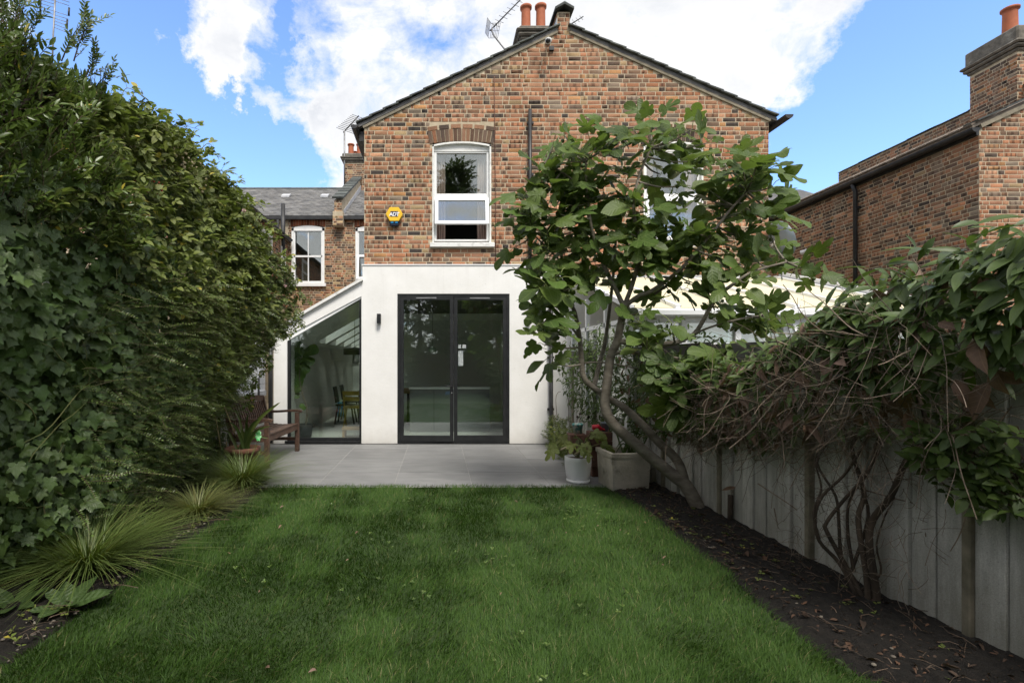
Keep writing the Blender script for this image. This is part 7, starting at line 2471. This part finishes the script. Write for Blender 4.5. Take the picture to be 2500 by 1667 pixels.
# ------------------------------------------------------------------ litter and seedlings on the beds
def bed_z(x, y): return .02
n = 1500
y = rng.uniform(.8, 5.7, n); u = rng.uniform(0, 1, n)
xa = 1.95; x = xa + (fence_x(0) - .06 * 0 - xa - .06) * 0 + u * (np.array([fence_x(v) for v in y]) - 2.0) + .0
z = np.full(n, .022) + .03 * u
P = np.stack([x, y, z], 1)
D = rng.normal(0, 1, (n, 3)); D[:, 2] *= .25; Nn = np.array([0, 0, 1.0]) + rng.normal(0, .4, (n, 3))
sc = rng.uniform(.012, .035, n); big = rng.uniform(0, 1, n) > .95; sc[big] = rng.uniform(.045, .085, big.sum())
p = join_inst(dl, rng.integers(0, 3, n), P, frames(D, Nn), sc)
link_mesh('leaf_litter', np_mesh('leaf_litter', p.V, p.T, p.UV, None, [M['litter']]))['kind'] = 'stuff'
tg = []
for k in range(220):
    q = P[rng.integers(0, n)]
    d_ = rng.normal(0, 1, 3); d_[2] *= .12
    tg.append(tubep([q, q + d_ * .05 + np.array([0, 0, .01]), q + d_ * .09], rng.choice([.001, .0015, .0025]), 3))
for k in range(220):
    yy = rng.uniform(2.6, 6); q = np.array([rng.uniform(-2.4, -2.0), yy, .03]); d_ = rng.normal(0, 1, 3); d_[2] *= .12
    tg.append(tubep([q, q + d_ * .05 + np.array([0, 0, .01]), q + d_ * .09], rng.choice([.001, .0015, .0025]), 3))
p = cat(tg)
link_mesh('twig_litter', np_mesh('twig_litter', p.V, p.T, None, None, [M['twig']]))['kind'] = 'stuff'
sd = [cat([xf(oval_leaf(.75, 2, 1, .1, .1), (0, 0, .3), frames(np.array([[math.cos(a), math.sin(a), .35]]), np.array([[0, 0, 1.0]]))[0], .8) for a in (0, 2.1, 4.2)] + [tubep([(0, 0, 0), (0, 0, .3)], .03, 3, 1)])]
n = 120
yy = rng.uniform(1.2, 5.6, n); xx = 2.0 + rng.uniform(0, 1, n) * (np.array([fence_x(v) for v in yy]) - 2.1)
n2 = 110
yy = np.r_[yy, rng.uniform(2.2, 6.0, n2)]; xx = np.r_[xx, -2.02 - np.abs(rng.normal(0, .12, n2))]
P = np.stack([xx, yy, np.full(n + n2, .025)], 1)
p = join_inst(sd, np.zeros(n + n2, int), P, frames(np.c_[rng.normal(0, .7, (n + n2, 2)), np.zeros(n + n2)] + 1e-3, np.array([[0, 0, 1.0]]) + rng.normal(0, .3, (n + n2, 3))), rng.uniform(.015, .04, n + n2))
link_mesh('weeds', np_mesh('weeds', p.V, p.T, p.UV, p.M, [M['bramble'], M['greenstem']]))['kind'] = 'stuff'
n = 110
yy = rng.uniform(1.9, 5.7, n); cl_ = rng.uniform(-1.8, 1.8, (14, 2)); cl_[:, 1] = rng.uniform(2.2, 5.5, 14)
pk = rng.integers(0, 14, n)
P = np.stack([cl_[pk, 0] + rng.normal(0, .14, n), cl_[pk, 1] + rng.normal(0, .14, n), np.full(n, .022)], 1)
p = join_inst(sd, np.zeros(n, int), P, frames(np.c_[rng.normal(0, .7, (n, 2)), np.zeros(n)] + 1e-3, np.array([[0, -.3, 1.0]]) + rng.normal(0, .25, (n, 3))), rng.uniform(.012, .026, n))
link_mesh('clover', np_mesh('clover', p.V, p.T, p.UV, p.M, [M['privet'], M['greenstem']]))['kind'] = 'stuff'
n = 24
P = np.stack([rng.uniform(-1.9, 1.9, n), rng.uniform(2.0, 5.7, n), rng.uniform(.028, .04, n)], 1)
p = join_inst(dl, rng.integers(0, 3, n), P, frames(rng.normal(0, 1, (n, 3)) * np.array([1, 1, .2]), np.array([[0, 0, 1.0]]) + rng.normal(0, .3, (n, 3))), rng.uniform(.018, .045, n))
link_mesh('fallen_leaves', np_mesh('fallen_leaves', p.V, p.T, p.UV, None, [M['deadleaf']]))['kind'] = 'stuff'
st = []
pr_ = MB().ball((0, 0, 0), 1, 5, .6)
Vp = np.array(pr_.v); Tp = np.array([t_ for f_ in pr_.f for t_ in ((f_[0], f_[1], f_[2]), (f_[0], f_[2], f_[3]))])
pp_ = Proto(Vp, Tp)
n = 420
yy = np.r_[rng.uniform(1, 5.7, 260), rng.uniform(2.3, 5.9, 160)]
xx = np.r_[2.0 + rng.uniform(0, .65, 260), -2.0 - np.abs(rng.normal(0, .1, 160))]
P = np.stack([xx, yy, np.full(n, .022)], 1)
p = join_inst([pp_], np.zeros(n, int), P, frames(rng.normal(0, 1, (n, 3)) * np.array([1, 1, .1]), np.array([[0, 0, 1.0]]) + rng.normal(0, .1, (n, 3))), rng.uniform(.004, .012, n))
link_mesh('gravel', np_mesh('gravel', p.V, p.T, None, None, [M['pebble']]))['kind'] = 'stuff'

# ------------------------------------------------------------------ garden behind the camera: it shows in the window glass
cfp = [twig(.9, 7, .30, .5, 52, .25, True, 2, 120 + s_, .01, True, .3, .5) for s_ in range(4)]
def back_tree(lab, base, H_, R_, zc, n, seed, m_='conifer', conic=True, group='trees beyond the end of the lawn'):
    g = np.random.default_rng(seed)
    t = thing('garden_tree', lab, 'tree', base, group)
    MB().tube(catmull([Vector(base), Vector(base) + Vector((.1, 0, H_ * .4)), Vector(base) + Vector((0, 0, H_ * .9))], 5), [.22, .04], 10).build('trunk', M['darkbark'], t)
    f = g.uniform(0, 1, n) ** .8
    a = g.uniform(0, 6.283, n)
    if conic: rad = R_ * (1 - f) ** .75
    else: rad = R_ * np.sin(np.pi * np.clip(f * .85 + .12, 0, 1)) ** .6
    rad = rad * (1 + .3 * np.sin(a * 3 + f * 12)) * g.uniform(.35, 1.0, n)
    P = np.stack([base[0] + rad * np.cos(a), base[1] + rad * np.sin(a), base[2] + zc + f * (H_ - zc)], 1)
    D = np.stack([np.cos(a), np.sin(a), np.full(n, .35)], 1) + g.normal(0, .4, (n, 3))
    Nn = np.array([0, 0, 1.0]) + g.normal(0, .4, (n, 3))
    p = join_inst(cfp, g.integers(0, 4, n), P, frames(D, Nn), g.uniform(.5, 1.0, n))
    link_mesh('crown', np_mesh('crown', p.V - np.array(base), p.T, p.UV, p.M, [M[m_], M['darkbark']]), t)


back_tree('tall pointed dark tree, tallest of those mirrored in the upper window', (.9, -8.6, 0), 11.6, 1.9, 1.0, 900, 1)
back_tree('broad dark tree right of the tall pointed one, mirrored in the glass', (3.0, -8.2, 0), 8.4, 2.2, .8, 850, 2, conic=False)
back_tree('rounded tree beyond the left end of the board fence', (-2.4, -7.6, 0), 5.8, 2.1, .6, 850, 3, conic=False)
back_tree('low bushy tree behind the middle of the board fence', (.2, -6.8, 0), 4.6, 2.0, .4, 600, 4, conic=False)


def side_hedge(lab, x0, y0, y1, H_, n, seed, side):
    g = np.random.default_rng(seed)
    t = thing('garden_hedge', lab, 'hedge', (x0, (y0 + y1) / 2, 0))
    y = g.uniform(y0, y1, n); f = g.uniform(0, 1, n)
    x = x0 + side * (.35 * np.sin(np.pi * f * .8) - g.exponential(.2, n)) + g.normal(0, .08, n)
    P = np.stack([x, y, f * H_ * (1 + .12 * np.sin(y * 2))], 1)
    D = np.array([side * .8, 0, .4]) + g.normal(0, .5, (n, 3)); Nn = np.array([side * .3, 0, 1.0]) + g.normal(0, .4, (n, 3))
    p = join_inst(cfp, g.integers(0, 4, n), P, frames(D, Nn), g.uniform(.25, .5, n))
    link_mesh('foliage', np_mesh('foliage', p.V - np.array(wo_of(t)), p.T, p.UV, p.M, [M['conifer'], M['darkbark']]), t)['kind'] = 'stuff'


side_hedge('dark hedge continuing along the left side behind the viewpoint', -2.75, -5.2, 1.3, 2.5, 800, 5, 1)
side_hedge('dark climbing foliage along the right side behind the viewpoint', 2.75, -5.2, 1.1, 1.8, 500, 6, -1)
